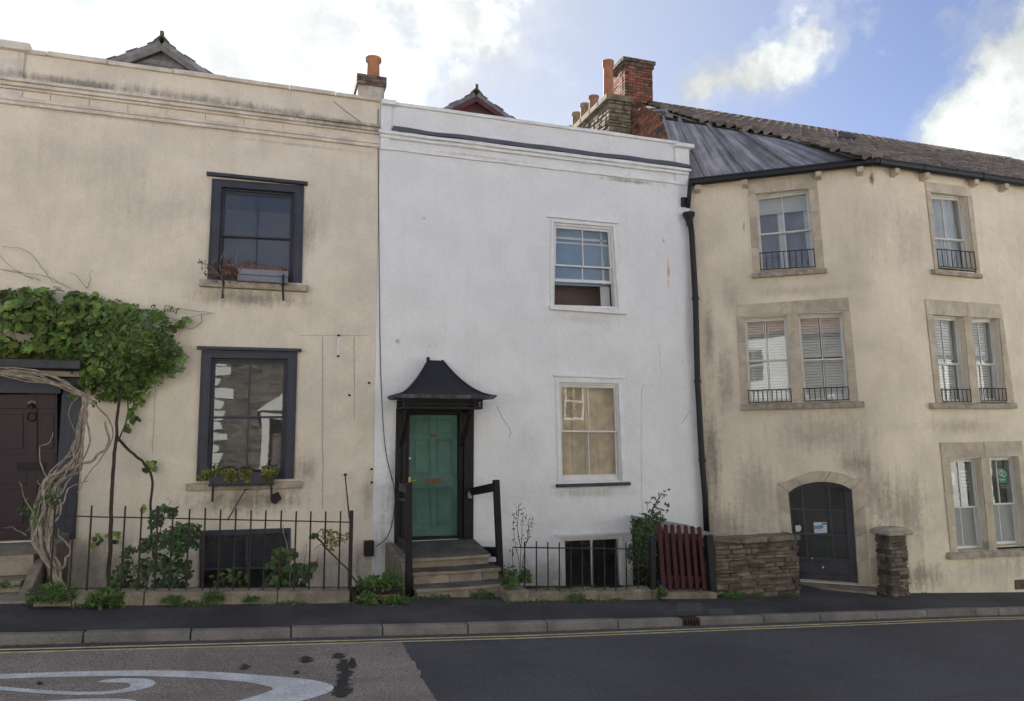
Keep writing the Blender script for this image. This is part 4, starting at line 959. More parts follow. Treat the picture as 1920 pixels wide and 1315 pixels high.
def slats(par, qi, i0, i1, j0, j1, d, n, tilt=.5):
    mb = MB(); s = qi.sub(i0, i1, j0, j1); s.ring(mb, .03, .03, .03, .03, d-.03, d)
    g = s.inset(.03, .03, .03, .03)
    for k in range(n):
        a_, c_ = k/n, (k+.86)/n
        mb.hexa([g.pt(0, a_, d-.024), g.pt(1, a_, d-.024), g.pt(1, c_, d-.004), g.pt(0, c_, d-.004), g.pt(0, a_+.004, d-.030), g.pt(1, a_+.004, d-.030), g.pt(1, c_+.004, d-.010), g.pt(0, c_+.004, d-.010)])
    obj('shutter_slat', mb, M['shutter'], par, kind='stuff')
def panel(par, qi, i0, i1, j0, j1, d, m, name):
    mb = MB(); qi.box(mb, i0, i1, j0, j1, d-.02, d); return obj(name, mb, m, par)
def folds(par, qi, i0, i1, j0, j1, d, m, n=5):
    mb = MB(); N = n*6
    for k in range(N+1):
        i = i0+(i1-i0)*k/N; dd = d+.03*math.sin(k/6*2*math.pi)
        mb.v += [tuple(qi.pt(i, j0, dd)), tuple(qi.pt(i, j1, dd))]
    for k in range(N): mb.f.append((2*k, 2*k+2, 2*k+3, 2*k+1)); mb.mi.append(0)
    return obj('curtain', mb, m, par, smooth=True)

w_ = surround(tan, r1[0], [o1[0]], PR1, ((1409, 513), (1551, 503)), .085, [dict(rail=.50, d=-.14)])
window_rail(w_[0][0], o1[0], .36, 9); panel(*w_[0], .0, 1, 0, .22, -.30, M['blind'], 'blind'); panel(*w_[0], .38, .52, 0, 1, -.34, M['shutter'], 'curtain'); panel(*w_[0], .9, 1, 0, 1, -.34, M['shutter'], 'curtain'); panel(*w_[0], -.2, 1.2, -.1, 1.1, -.42, mat('grey_sky_tint', (.27, .29, .34), .9, .2, 2, streak=.3), 'sky_tint_panel')  # last panel: grey-blue sheet added to lighten the panes like reflected sky
w_ = surround(tan, r1[1], o1[1:], PR1, ((1389, 760), (1621, 754)), .095, [dict(rail=.5, d=-.10), dict(rail=.52, d=-.10)])
window_rail(w_[0][0], o1[1], .26, 9); window_rail(w_[1][0], o1[2], .26, 8)
for (wn, qi) in w_:
    for i0, i1 in ((0, .47), (.53, 1)):
        slats(wn, qi, i0, i1, 0, .48, -.26, 14); slats(wn, qi, i0, i1, .5, 1, -.26, 14)
w_ = surround(tan, r2[0], [o2[0]], PR2, ((1753, 505), (1843, 514)), .085, [dict(rail=.58, d=-.11)])
window_rail(w_[0][0], o2[0], .36, 8); folds(*w_[0], .05, .95, 0, 1, -.24, M['curtain'])
w_ = surround(tan, r2[1], o2[1:3], PR2, ((1749, 757), (1908, 757)), .095, [dict(rail=.55, d=-.11)]*2)
window_rail(w_[0][0], o2[1], .26, 7); window_rail(w_[1][0], o2[2], .26, 7)
for (wn, qi) in w_: slats(wn, qi, 0, .92, 0, .5, -.22, 14); slats(wn, qi, 0, .92, .52, 1, -.22, 14)
w_ = surround(tan, r2[2], o2[3:5], PR2, ((1783, 1039), (1948, 1030)), .10, [dict(rail=.535, d=-.11)]*2)
posters = []
for k, (wn, qi) in enumerate(w_):
    panel(wn, qi, 0, 1, .54, 1, -.195, M['frost'], 'frosted_film')
LW = w_
# corbels under the gutter, gutter, downpipe
for u, v, pl in ((1308, 346, PR1), (1396, 338, PR1), (1534, 322, PR1), (1612, 315, PR1), (1679, 318, PR2), (1735, 327, PR2), (1828, 342, PR2), (1884, 350, PR2), (1960, 362, PR2), (2060, 375, PR2)):
    a_ = pl.uv(u, v, .1)[0]; mb = MB(); zt_ = ZG-.045
    mb.hexa([pl.pt(a_-.055, zt_, .16), pl.pt(a_+.055, zt_, .16), pl.pt(a_+.055, zt_-.12, .15), pl.pt(a_-.055, zt_-.12, .15), pl.pt(a_-.055, zt_, -.02), pl.pt(a_+.055, zt_, -.02), pl.pt(a_+.055, zt_-.17, -.02), pl.pt(a_-.055, zt_-.17, -.02)])
    obj('corbel', mb, M['bath'], tan, bevel=.006)
mb = MB()
def gpt(pl, a_, d, z): return pl.pt(a_, z, d)
gl = [gpt(PR1, a_l+.02, .14, ZG), gpt(PR1, -.30, .14, ZG), KP+Vector((-.02, -.15, ZG)), gpt(PR2, .30, .14, ZG), gpt(PR2, 10.9, .14, ZG)]
mb.tube(gl, .078, 10); 
gut = obj('gutter', mb, M['blackpaint'], tan)
for a_, b_ in ((gpt(PR1, -.12, .15, ZG), gpt(PR1, -.02, .15, ZG)), (gpt(PR2, .02, .15, ZG), gpt(PR2, .1, .15, ZG)), (gpt(PR2, 1.1, .14, ZG), gpt(PR2, 1.2, .14, ZG)), (gpt(PR2, 2.6, .14, ZG), gpt(PR2, 2.7, .14, ZG))):
    mb = MB(); mb.tube([a_, b_], .088, 10); obj('gutter_bracket', mb, M['blackpaint'], gut)
PY = FY-.10
DP = lambda u, v: onY(u, v, PY)
hop_t, hop_b = DP(1290, 388), DP(1292, 412)
mb = MB(); mb.tube([gl[0]+Vector((.0, -.05, 0)), Vector((hop_t.x+.03, PY-.05, ZG-.10)), Vector((hop_t.x, PY, hop_t.z-.02))], .045, 10)
mb.tube([Vector((hop_b.x+.02, PY, hop_b.z+.02)), DP(1297, 440), DP(1304, 560), DP(1308, 720), DP(1316, 860), DP(1322, 930), DP(1325, 1000)], .058, 10)
dp = obj('drainpipe', mb, M['blackpaint'], tan, smooth=True)
mb = MB(); mb.lathe((hop_t.x+.015, PY, hop_b.z-.03), [(.05, -.1), (.06, 0), (.11, .10), (.12, .12), (.12, .17), (.10, .17), (.06, .1)], 12)
obj('hopper', mb, M['blackpaint'], dp); mb = MB(); mb.box(hop_t.x-.1, hop_t.x+.02, PY+.02, PY+.2, hop_t.z+.02, hop_t.z+.2); obj('pipe_joint', mb, M['blackpaint'], dp)
for u, v in ((1304, 560), (1308, 716), (1317, 864)):
    p = DP(u, v); mb = MB(); mb.tube([p+Vector((0, 0, -.03)), p+Vector((0, 0, .03))], .07, 10); obj('pipe_collar', mb, M['blackpaint'], dp)

# arched door on the splayed wall
dd = -.20
mb = MB(); pts = [PR1.pt(a_, z_, dd) for a_, z_ in hole_d]; mb.prism(pts, -PR1.n*.04)
DW = dBR[0]-dBL[0]
def DA(i, z_): 
    t = (dL[1]-z_)/(dL[1]-zb_door); l_ = dL[0]+(dBL[0]-dL[0])*t; r_ = dR[0]+(dBR[0]-dR[0])*t; return l_+(r_-l_)*i
zr = lambda v: PR1.uv(1550, v, dd)[1]
def di(u): a_, z_ = PR1.uv(u, 1000, dd); l_, r_ = DA(0, z_), DA(1, z_); return (a_-l_)/(r_-l_)
cols_ = [di(1487), di(1510.5), di(1560.5), di(1588)]; rowz = [zr(912)+.06, zr(957), zr(1003), zr(1049)]
adoor = obj('arched_door', mb, M['greydoor'], tan, bevel=.004)
mb = MB()
# frame: curved head & stiles, glazing bars, plank joints
ring_o = arch; cz_ = .075
for k in range(12):
    (a0, z0), (a1, z1) = arch[k], arch[k+1]
    mb.hexa([PR1.pt(a0, z0, dd+.04), PR1.pt(a1, z1, dd+.04), PR1.pt(a1, z1-cz_, dd+.04), PR1.pt(a0, z0-cz_, dd+.04), PR1.pt(a0, z0, dd), PR1.pt(a1, z1, dd), PR1.pt(a1, z1-cz_, dd), PR1.pt(a0, z0-cz_, dd)])
def dbar(i0, z0, i1, z1, w, h=.03):
    mb.bar(PR1.pt(DA(i0, z0), z0, dd+.02), PR1.pt(DA(i1, z1), z1, dd+.02), w, h, PR1.n)
for i_, w_i in ((cols_[0]/2, max(.05, cols_[0]*DW)), ((cols_[3]+1)/2, (1-cols_[3])*DW)): dbar(i_, zb_door+.02, i_, dL[1]+.0, w_i, .045)
obj('door_frame', mb, M['greydoor'], adoor)
for r_ in range(3):
    for c_ in range(3):
        z1, z0 = rowz[r_], rowz[r_+1]
        if r_ == 0: z1 = crown[1]-.10 if c_ == 1 else dL[1]+.10
        mb = MB(); mb.hexa([PR1.pt(DA(cols_[c_], z1), z1, dd+.012), PR1.pt(DA(cols_[c_+1], z1), z1, dd+.012), PR1.pt(DA(cols_[c_+1], z0), z0, dd+.012), PR1.pt(DA(cols_[c_], z0), z0, dd+.012), PR1.pt(DA(cols_[c_], z1), z1, dd+.006), PR1.pt(DA(cols_[c_+1], z1), z1, dd+.006), PR1.pt(DA(cols_[c_+1], z0), z0, dd+.006), PR1.pt(DA(cols_[c_], z0), z0, dd+.006)])
        obj('glass_pane', mb, M['glass'], adoor)
mb = MB()
for r_ in range(3):
    z1, z0 = rowz[r_], rowz[r_+1]
    if r_ == 0: z1 = dL[1]+.1
    mb.hexa([PR1.pt(DA(cols_[0], z1), z1, dd+.004), PR1.pt(DA(cols_[3], z1), z1, dd+.004), PR1.pt(DA(cols_[3], z0), z0, dd+.004), PR1.pt(DA(cols_[0], z0), z0, dd+.004), PR1.pt(DA(cols_[0], z1), z1, dd+.001), PR1.pt(DA(cols_[3], z1), z1, dd+.001), PR1.pt(DA(cols_[3], z0), z0, dd+.001), PR1.pt(DA(cols_[0], z0), z0, dd+.001)])
obj('dark_backing', mb, mat('dark_interior', (.045, .045, .042), .7), adoor)
mb = MB()
for i_ in cols_[1:3]: dbar(i_, rowz[3], i_, crown[1]-.06, .035)
for z_ in rowz[1:]: dbar(cols_[0], z_, cols_[3], z_, .03 if z_ != rowz[3] else .05)
dbar(cols_[0], zr(1076), cols_[3], zr(1076), .014, .02)
for i_ in (.24, .42, .59, .77): dbar(i_, zb_door+.02, i_, zr(1076), .012, .016)
obj('glazing_bar', mb, M['greydoor'], adoor)
p = PR1.xyz(1543, 1064, dd+.03); mb = MB(); mb.tube([p-PR1.n*.03, p+PR1.n*.05], .035, 12); obj('door_knob', mb, M['steel'], adoor, smooth=True)
p = PR1.xyz(1523, 1047, dd+.02); mb = MB(); mb.tube([p-PR1.n*.01, p+PR1.n*.02], .018, 8); obj('door_lock', mb, M['steel'], adoor)
# stone arch and jambs
mb = MB(); 
oL, oR = PR1.uv(1457, 905), PR1.uv(1618, 898)
outer = [PR1.uv(u, v) for u, v in ((1457, 905), (1475, 903), (1492, 895), (1515, 886), (1537, 883), (1558, 884), (1578, 888), (1597, 896), (1600, 897), (1618, 897))]
segs = [(0, 3, 0, 3), (3, 4, 3, 6), (4, 6, 6, 9), (6, 9, 9, 12)]
def outer_at(t):
    t *= len(outer)-1; k = min(int(t), len(outer)-2); f = t-k; return (outer[k][0]+(outer[k+1][0]-outer[k][0])*f, outer[k][1]+(outer[k+1][1]-outer[k][1])*f)
def inner_at(t):
    t *= 12; k = min(int(t), 11); f = t-k; return (arch[k][0]+(arch[k+1][0]-arch[k][0])*f, arch[k][1]+(arch[k+1][1]-arch[k][1])*f)
for t0, t1 in ((0, .22), (.22, .48), (.48, .56), (.56, .83), (.83, 1)):
    n = 5; mb = MB(); e_ = .004; d1 = .03+U(-.004, .006)
    poly = [outer_at(t0+e_+(t1-t0-2*e_)*k/n) for k in range(n+1)]+[inner_at(t1-e_-(t1-t0-2*e_)*k/n) for k in range(n+1)]
    mb.prism([PR1.pt(a_, z_, d1) for a_, z_ in poly], -PR1.n*(.16)); obj('arch_stone', mb, M['bath'], adoor, bevel=.005)
for (top_o, top_i, bo, bi, n) in ((PR1.uv(1457, 905), arch[0], PR1.uv(1475, 1112), (dBL[0], zb_door), 4), (PR1.uv(1618, 897), arch[12], PR1.uv(1631, 1097), (dBR[0], zb_door), 4)):
    for k in range(n):
        t0, t1 = k/n+.002, (k+1)/n-.002; L = lambda t: (top_o[0]+(bo[0]-top_o[0])*t, top_o[1]+(zb_door-top_o[1])*t); Rr = lambda t: (top_i[0]+(bi[0]-top_i[0])*t, top_i[1]+(zb_door-top_i[1])*t)
        ds = .03+U(-.005, .006); mb = MB(); mb.prism([PR1.pt(*L(t0), ds), PR1.pt(*Rr(t0), ds), PR1.pt(*Rr(t1), ds), PR1.pt(*L(t1), ds)], -PR1.n*.16); obj('jamb_stone', mb, M['bath'], adoor, bevel=.005)
mb = MB(); mb.prism([PR1.pt(*PR1.uv(u, v), .03) for u, v in ((1632, 1046), (1652, 1044), (1656, 1094), (1634, 1096))], -PR1.n*.1); obj('jamb_stone', mb, M['bath'], adoor, bevel=.006)

# ---------------------------------------------------------------- roof of the tan house
RY = 15.2
rp = onY(1632, 262, RY); ZR = rp.z
ex, ez = Vector((1, 0, 0)), None
eave = Vector((0, KP.y-.10, ZG+.03)); rid = Vector((0, RY, ZR))
sl_v = (rid-eave); SLN = sl_v.length; sl_u = sl_v.normalized(); rn = Vector((0, -sl_u.z, sl_u.y))
def rpt(x, s, h=0): return Vector((x, 0, 0))+eave+sl_u*s+rn*h
def onroof(u, v): 
    p = on(u, v, eave, rn); return p.x, (p-eave).dot(sl_u)
xl, _ = onroof(1226, 200); xT0, sT0 = onroof(1228, 214); xT1, sT1 = onroof(1480, 262); xC, sC = onroof(1620, 301)
xEnd = KP.x+11
def s_min(x):
    if x < xT1: return sT0+(sT1-sT0)*max(0, (x-xT0)/(xT1-xT0))
    if x < xC: return sT1*(1-(x-xT1)/(xC-xT1))
    return 0
roof = MB()
xs_ = [xl-.4]+[xl+(xC-xl)*i/12 for i in range(13)]+[xEnd]
for i in range(len(xs_)-1):
    x0, x1 = xs_[i], xs_[i+1]; roof.add([rpt(x0, s_min(x0)), rpt(x1, s_min(x1)), rpt(x1, SLN), rpt(x0, SLN)], [(0, 1, 2, 3)])
bk = lambda x: Vector((x, RY+(RY-KP.y)*.95, ZG))
roof.add([rpt(xl-.4, SLN), rpt(xEnd, SLN), bk(xEnd), bk(xl-.4)], [(0, 1, 2, 3)])
roof.add([rpt(xEnd, 0), rpt(xEnd, SLN), bk(xEnd)], [(0, 1, 2)])
roof_o = obj('roof', roof, M['tile'], tan)
tw, tg = .235, .31
tm = MB(); prof = [(-.5, .014), (-.30, -.008), (-.08, .0), (.12, .04), (.30, .078), (.44, .06), (.52, .012)]
for side in (0, 1):
    for (px_, pz) in prof: tm.v.append((px_*tw, 0, pz+.040)) if side == 0 else tm.v.append((px_*tw, tg*1.12, pz))
n = len(prof)
for k in range(n-1): tm.f.append((k, k+1, n+k+1, n+k)); tm.mi.append(0)
o_ = len(tm.v)
for (px_, pz) in prof: tm.v.append((px_*tw, 0, pz-.008))
for k in range(n-1): tm.f.append((k+1, k, o_+k, o_+k+1)); tm.mi.append(0)
tile_me = tm.mesh('roof_tile', M['tile'])
rotM = Matrix((ex, sl_u, rn)).transposed().to_4x4()
tl = []
r_ = 0; s = .0
nrow = int(SLN/tg)
for r_ in range(nrow+1):
    s = r_*tg-.05
    x = xl-.1
    while x < KP.x+9.5:
        if s+tg*.5 > s_min(x) and s < SLN-.12:
            Mx = Matrix.Translation(rpt(x, max(s, s_min(x)-.06), .012+U(-.004, .006))) @ rotM @ Matrix.Rotation(U(-.03, .03), 4, 'Z') @ Matrix.Rotation(U(-.03, .03), 4, 'X')
            tl.append(Mx)
        x += tw
tl.sort(key=lambda m_: (m_.translation-CAM).length)
for Mx in tl[:300]: piece('roof_tile', tile_me, roof_o, Mx)
mb = MB()
for Mx in tl[300:]:
    o_ = len(mb.v); mb.v += [tuple(Mx @ v_.co) for v_ in tile_me.vertices]
    for p in tile_me.polygons: mb.f.append(tuple(i+o_ for i in p.vertices)); mb.mi.append(0)
obj('roof_tile', mb, M['tile'], roof_o, kind='stuff')
x = xl-.1
while x < KP.x+9.5:
    mb = MB(); a_, c_ = x+.004, x+.44; k = 6
    for j in range(k):
        t0, t1 = math.pi*j/k, math.pi*(j+1)/k
        f = lambda t, xx: Vector((xx, RY-.16*math.cos(t), ZR-.02+.12*math.sin(t)))
        mb.add([f(t0, a_), f(t0, c_), f(t1, c_), f(t1, a_)], [(0, 1, 2, 3)])
    obj('ridge_tile', mb, M['ridge'], roof_o); x += .45
# hole in the tiles: a slipped patch with a fallen dark sheet
p0 = rpt(*onroof(1568, 262), .09); mb = MB()
c4 = [onroof(u, v) for u, v in ((1566, 258), (1598, 262), (1600, 270), (1568, 268))]; mb.prism([rpt(*q_, .09) for q_ in c4], rn*.05); obj('skylight', mb, M['rustiron'], roof_o)
# lead roof over the splayed wall
TA, TB = rpt(xT0+.15, s_min(xT0+.15)-.0, -.02), rpt(xT1, s_min(xT1), -.02)
BA, BB = PR1.pt(a_l-.1, ZG+.05, .10), KP+Vector((-.02, -.10, ZG+.05))
def lead_pt(t, s_): return (TA.lerp(TB, t)).lerp(BA.lerp(BB, t), s_) if t <= 1 else None
mids = onroof(1612, 303)
seams = [0, .13, .36, .62, 1.0]
leads = []
for t0, t1 in zip(seams[:-1], seams[1:]):
    mb = MB(); n, m_ = 6, 8
    for i in range(n+1):
        for j in range(m_+1):
            p = lead_pt(t0+(t1-t0)*i/n, j/m_); w = .010*mnoise.noise(p*3.5); step = .02 if j/m_ > .56 else 0
            mb.v.append(tuple(p+Vector((0, 0, w-step))))
    for i in range(n):
        for j in range(m_): mb.f.append((i*(m_+1)+j, (i+1)*(m_+1)+j, (i+1)*(m_+1)+j+1, i*(m_+1)+j+1)); mb.mi.append(0)
    lo_ = obj('lead_sheet', mb, M['lead'], roof_o, smooth=False); uvl = lo_.data.uv_layers.new(name='slope')
    for lp in lo_.data.loops: uvl.data[lp.index].uv = (t0+(t1-t0)*(lp.vertex_index//(m_+1))/n, (lp.vertex_index % (m_+1))/m_)
for t in seams[1:-1]:
    mb = MB(); mb.tube([lead_pt(t, k/10)+Vector((0, 0, .02)) for k in range(11)], .045, 8); obj('lead_roll', mb, M['lead'], roof_o, smooth=True)
mb = MB(); mb.tube([lead_pt(1, k/10)+Vector((0, 0, .03)) for k in range(11)], .04, 8); mb.tube([lead_pt(0, k/10)+Vector((0, 0, .02)) for k in range(11)], .03, 8); obj('lead_roll', mb, M['lead'], roof_o, smooth=True)
# triangle of lead between the hip and the corner
pC = rpt(xC, 0, -.005); mb = MB(); mb.add([TB, BB, pC], [(0, 1, 2)]); obj('lead_sheet', mb, M['lead'], roof_o)
# black strip standing in for the shadow under the tile edge above the lead
mb = MB()
for i in range(12):
    x0, x1 = xT0+.1+(xT1-xT0-.1)*i/12, xT0+.1+(xT1-xT0-.1)*(i+1)/12
    a_, c_ = rpt(x0, s_min(x0)-.02, -.01), rpt(x1, s_min(x1)-.02, -.01); dn = Vector((0, 0, -.07)); bk_ = sl_u*.06
    mb.hexa([a_, c_, c_+dn, a_+dn, a_+bk_, c_+bk_, c_+dn+bk_, a_+dn+bk_])
obj('eaves_shade_strip', mb, M['lampblack'], roof_o)

# brick gable with courses running back, and stacks
def rock_mesh(name, m, seed, rough=.06):
    bm = bmesh.new(); bmesh.ops.create_cube(bm, size=1.0); bmesh.ops.bevel(bm, geom=list(bm.edges), offset=.10, segments=1, affect='EDGES', profile=.6)
    for v in bm.verts: v.co += Vector([rough*mnoise.noise(v.co*2.3+Vector((seed*3.1, k*7.7, seed))) for k in range(3)])
    me = bpy.data.meshes.new(name); bm.to_mesh(me); bm.free(); me.materials.append(m); return me
def brick_mesh(name, m):
    bm = bmesh.new(); bmesh.ops.create_cube(bm, size=1.0)
    me = bpy.data.meshes.new(name); bm.to_mesh(me); bm.free(); me.materials.append(m); return me
br_me, brd_me = brick_mesh('brick', M['brick']), brick_mesh('brick', M['brickdark'])
rocks = [rock_mesh('stone', M['rubble'], k, .13) for k in range(8)]; rocksc = [rock_mesh('stone', M['rubblec'], k+9) for k in range(5)]
def T(c, ex_, ey_, ez_, sx_, sy_, sz_):
    return Matrix.Translation(c) @ Matrix((ex_*sx_, ey_*sy_, ez_*sz_)).transposed().to_4x4()
VX, VY, VZ = Vector((1, 0, 0)), Vector((0, 1, 0)), Vector((0, 0, 1))
def stack(root, x0, x1, y0, y1, z0, z1, mesh_f, ch_, ln, m_core, name, jitter=.004, wd=.11, gap=.012):
    mb = MB(); mb.box(x0+.03, x1-.03, y0+.03, y1-.03, z0, z1-.01); obj('mortar', mb, m_core, root)
    z = z0; r_ = 0
    while z < z1-.02:
        h = min(ch_*(U(.55, 1.35) if jitter > .012 else U(.8, 1.25)) if ln[1] > ln[0] else ch_, z1-z)
        for face in (0, 1, 2):               # front, left, right
            a0, a1 = (x0, x1) if face == 0 else (y0+wd, y1)
            p = a0-(ln[0]*.5 if r_ % 2 else 0)
            while p < a1-.01:
                L_ = U(*ln); s0, s1 = max(p, a0), min(p+L_, a1)
                if a1-s1 < .05: s1 = a1
                if s1-s0 > .03:
                    jit = U(-jitter, jitter)
                    c = Vector(((s0+s1)/2, y0+wd/2+jit, z+h/2)) if face == 0 else Vector(((x0+wd/2+jit) if face == 1 else (x1-wd/2+jit), (s0+s1)/2, z+h/2))
                    sxx, syy = (s1-s0-gap, wd) if face == 0 else (wd, s1-s0-gap)
                    Mx = T(c, VX, VY, VZ, sxx, syy, (h-gap)*(U(.85, 1.12) if jitter > .012 else 1))
                    if jitter > .012: Mx = Matrix.Translation(c) @ Matrix.Rotation(U(-.04, .04), 4, 'Y' if face == 0 else 'X') @ Matrix.Translation(-c) @ Mx
                    piece(name, mesh_f(), root, Mx)
                p = s1 if s1 > p else p+L_
        z += h; r_ += 1
rY = 15.3
tall = thing('brick_chimney', (onY(1195, 190, rY).x, rY, onY(1195, 195, rY).z), 'tall red brick chimney stack standing at the end of the tiled ridge', 'chimney')
tx0, tx1 = onY(1171, 150, rY).x, onY(1224, 150, rY).x; tz0, tz1 = onY(1200, 200, rY).z-.5, onY(1200, 127, rY).z
tdep = .62
stack(tall, tx0, tx1, rY, rY+tdep, tz0, tz1, lambda: br_me if random.random() < .72 else brd_me, .075, (.215, .215), M['mortar'], 'brick', .005, gap=.012)
hh = (onY(1200, 113, rY).z-tz1)/2
for i in range(2):
    o_ = .03*(i+1)-.0
    nb = 4
    for j in range(nb):
        L_ = (tx1-tx0+2*o_)/nb; piece('brick', brd_me, tall, T(Vector((tx0-o_+L_*(j+.5), rY-o_+.06, tz1+hh*(i+.5))), VX, VY, VZ, L_-.01, .12, hh-.008))
    for j in range(4):
        L_ = (tdep+2*o_-.12)/4
        for xx in (tx0-o_+.06, tx1+o_-.06): piece('brick', brd_me, tall, T(Vector((xx, rY-o_+.12+L_*(j+.5), tz1+hh*(i+.5))), VX, VY, VZ, .12, L_-.01, hh-.008))
mb = MB(); mb.box(tx0, tx1, rY, rY+tdep, tz1, tz1+2*hh-.01)
mb.add([(tx0-.04, rY-.04, tz1+2*hh), (tx1+.04, rY-.04, tz1+2*hh), (tx1+.04, rY+tdep+.04, tz1+2*hh), (tx0-.04, rY+tdep+.04, tz1+2*hh), (tx0+.15, rY+.2, tz1+2*hh+.09), (tx1-.25, rY+.2, tz1+2*hh+.08), (tx1-.2, rY+tdep-.15, tz1+2*hh+.07), (tx0+.15, rY+tdep-.15, tz1+2*hh+.09)], [(0, 1, 5, 4), (1, 2, 6, 5), (2, 3, 7, 6), (3, 0, 4, 7), (4, 5, 6, 7)])
obj('mortar_cap', mb, M['ridge'], tall)
# stone stack with a row of pots
sY = 14.75
sx0, sx1 = onY(1141, 200, sY).x, onY(1184, 200, sY).x; sz1 = onY(1160, 190, sY).z
sY1 = sY+2.9
stn = thing('stone_chimney', ((sx0+sx1)/2, sY, 7.2), 'long rubble stone chimney with a row of clay pots before the red brick stack', 'chimney')
stack(stn, sx0, sx1, sY, sY1, 7.0, sz1, lambda: random.choice(rocksc), .10, (.16, .42), M['mortard'], 'stone', .02, .14, .016)
mb = MB(); zc1 = onY(1160, 178, sY).z
x = sY-.05
while x < sY1:
    L_ = U(.4, .6); mb = MB(); mb.box(sx0-.06, sx1+.05, x+.005, min(x+L_, sY1+.05)-.005, sz1+.003, zc1+U(-.01, .01)); obj('capping_stone', mb, M['rubblec'], stn, bevel=.02); x += L_
for (u, vb, vt, r_, y, m_) in ((1141, 182, 116, .125, sY+.32, M['pot']), (1108, 228, 181, .12, sY+1.02, M['potbuff']), (1096, 236, 196, .115, sY+1.55, M['potbuff']), (1081, 248, 213, .115, sY+2.1, M['potbuff']), (1073, 252, 238, .11, sY+2.6, M['potbuff'])):
    xx = min(max(onY(u, vb, y).x, sx0+.1), sx1-.1); h_ = onY(u, vt, y).z-zc1; pot(stn, (xx, y, zc1-.02), max(.25, h_+.02), r_, m_, 1.12)
# sloping brick gable wall
gxp = sx1+.02
def onX(u, v, X): return on(u, v, (X, 0, 0), (1, 0, 0))
g0, g1, g2 = onX(1190, 196, gxp), onX(1240, 210, gxp), onX(1261, 272, gxp)
yb0, yb1 = g2.y, sY-.02
gb_ = thing('brick_gable', (gxp, (yb0+yb1)/2, 7.2), 'weathered red brick gable end rising above the white parapet, beside the lead roof', 'gable wall')
mb = MB(); mb.prism([(gxp+.02, yb1+.5, 7.0), (gxp+.02, yb0, 7.0), (gxp+.02, yb0, g2.z-.1), (gxp+.02, g1.y, g1.z-.02), (gxp+.02, yb1+.5, g0.z-.02)], (.25, 0, 0)); obj('mortar', mb, M['mortar'], gb_)
z = 7.4; r_ = 0
while z < g0.z:
    y = yb0-(.11 if r_ % 2 else 0)
    while y < yb1+.5:
        yc = y+.11
        lim = g2.z-.1+(g1.z-g2.z+.1)*(yc-yb0)/(g1.y-yb0) if yc < g1.y else g1.z+(g0.z-g1.z)*(yc-g1.y)/max(.1, yb1-g1.y)
        if z+.07 < lim and yc > yb0+.03: piece('brick', br_me if random.random() < .75 else brd_me, gb_, T(Vector((gxp+.04+U(-.006, .006), yc, z+.035)), VX, VY, VZ, .09, .208, .062))
        y += .22
    z += .074; r_ += 1
mb = MB(); mb.tube([(gxp+.1, yb0-.02, g2.z-.05), (gxp+.1, g1.y, g1.z+.03), (gxp+.1, yb1+.5, g0.z+.03)], .06, 6); obj('verge_flashing', mb, M['lead'], gb_)

# ================================================================== stone steps, rails, gate, walls
def hplane(u, v, z): return on(u, v, (0, 0, z), (0, 0, 1))
zl = gz0
Y1 = hplane(845, 1042, zl-.02).y; Y1 = max(10.75, min(11.3, Y1))
z1 = onY(850, 1043, Y1).z; z2 = onY(850, 1062, Y1).z; Y2 = Y1-.32; z3 = onY(850, 1092, Y2).z; Y3 = Y2-.30
steps = thing('stone_steps', ((gx0+gx1)/2, Y2, road_z(2.9)), 'worn grey stone steps leading up to the green front door', 'steps')
lx0, lx1 = onY(766, 1045, Y1).x, onY(921, 1038, Y1).x
def slab(u0, u1, yf, yb, ztop, th, name, back_u1=None, tilt=0):
    x0, x1 = u0, u1; xb = back_u1 if back_u1 else x1; mb = MB(); n = 24
    top = []
    for i in range(n+1):
        x = x0+(x1-x0)*i/n; xk = x0+(xb-x0)*i/n; w = .022*mnoise.noise(Vector((x*4, ztop*3, 1)))+.014*mnoise.noise(Vector((x*13, ztop*3, 5)))
        wear = .007*mnoise.noise(Vector((x*9, ztop*5, 2)))-.012*math.exp(-((i/n-.5)/.25)**2)
        top.append(((x, yf+w, ztop+wear-tilt*(i/n)), (x, yf+w*.5, ztop-th), (xk, yb, ztop-th), (xk, yb, zoff)))
    for t in top: mb.v += t
    for i in range(n):
        for k in range(4): mb.f.append((i*4+k, i*4+(k+1) % 4, i*4+4+(k+1) % 4, i*4+4+k)); mb.mi.append(1 if k == 3 else 0)
    mb.f += [(0, 1, 2, 3), (n*4+3, n*4+2, n*4+1, n*4)]; mb.mi += [0, 0]
    return obj(name, mb, [M['stepstone'], M['tread']], steps, bevel=.012)
zoff = zl; slab(lx0, lx1, Y1, FY-.02, z1, .06, 'landing_slab', gx1+.02)
zoff = z2; slab(lx0, lx1+.06, Y2, Y1+.2, z2, .055, 'step_stone')
zoff = z3; slab(lx0, lx1+.18, Y3, Y2+.2, z3, .06, 'step_stone')
for (yf, zb2, zt2, xe, cuts) in ((Y1+.035, z2-.04, z1-.062, lx1-.02, (0, 1)), (Y2+.035, z3-.04, z2-.057, lx1+.04, (0, .42, .8, 1)), (Y3+.03, -.40, z3-.062, lx1+.14, (0, .55, 1))):
    for c0_, c1_ in zip(cuts[:-1], cuts[1:]):
        mb = MB(); mb.box(lx0+.015+(xe-lx0-.015)*c0_+.004, lx0+.015+(xe-lx0-.015)*c1_-.004, yf+U(-.008, .008), yf+.25, zb2, zt2); obj('riser_stone', mb, M['stepstone'], steps, bevel=.01)
mb = MB(); mb.box(lx0+.02, lx1-.05, Y1+.2, FY-.05, -.5, z1-.07); obj('steps_core', mb, M['plinth'], steps)
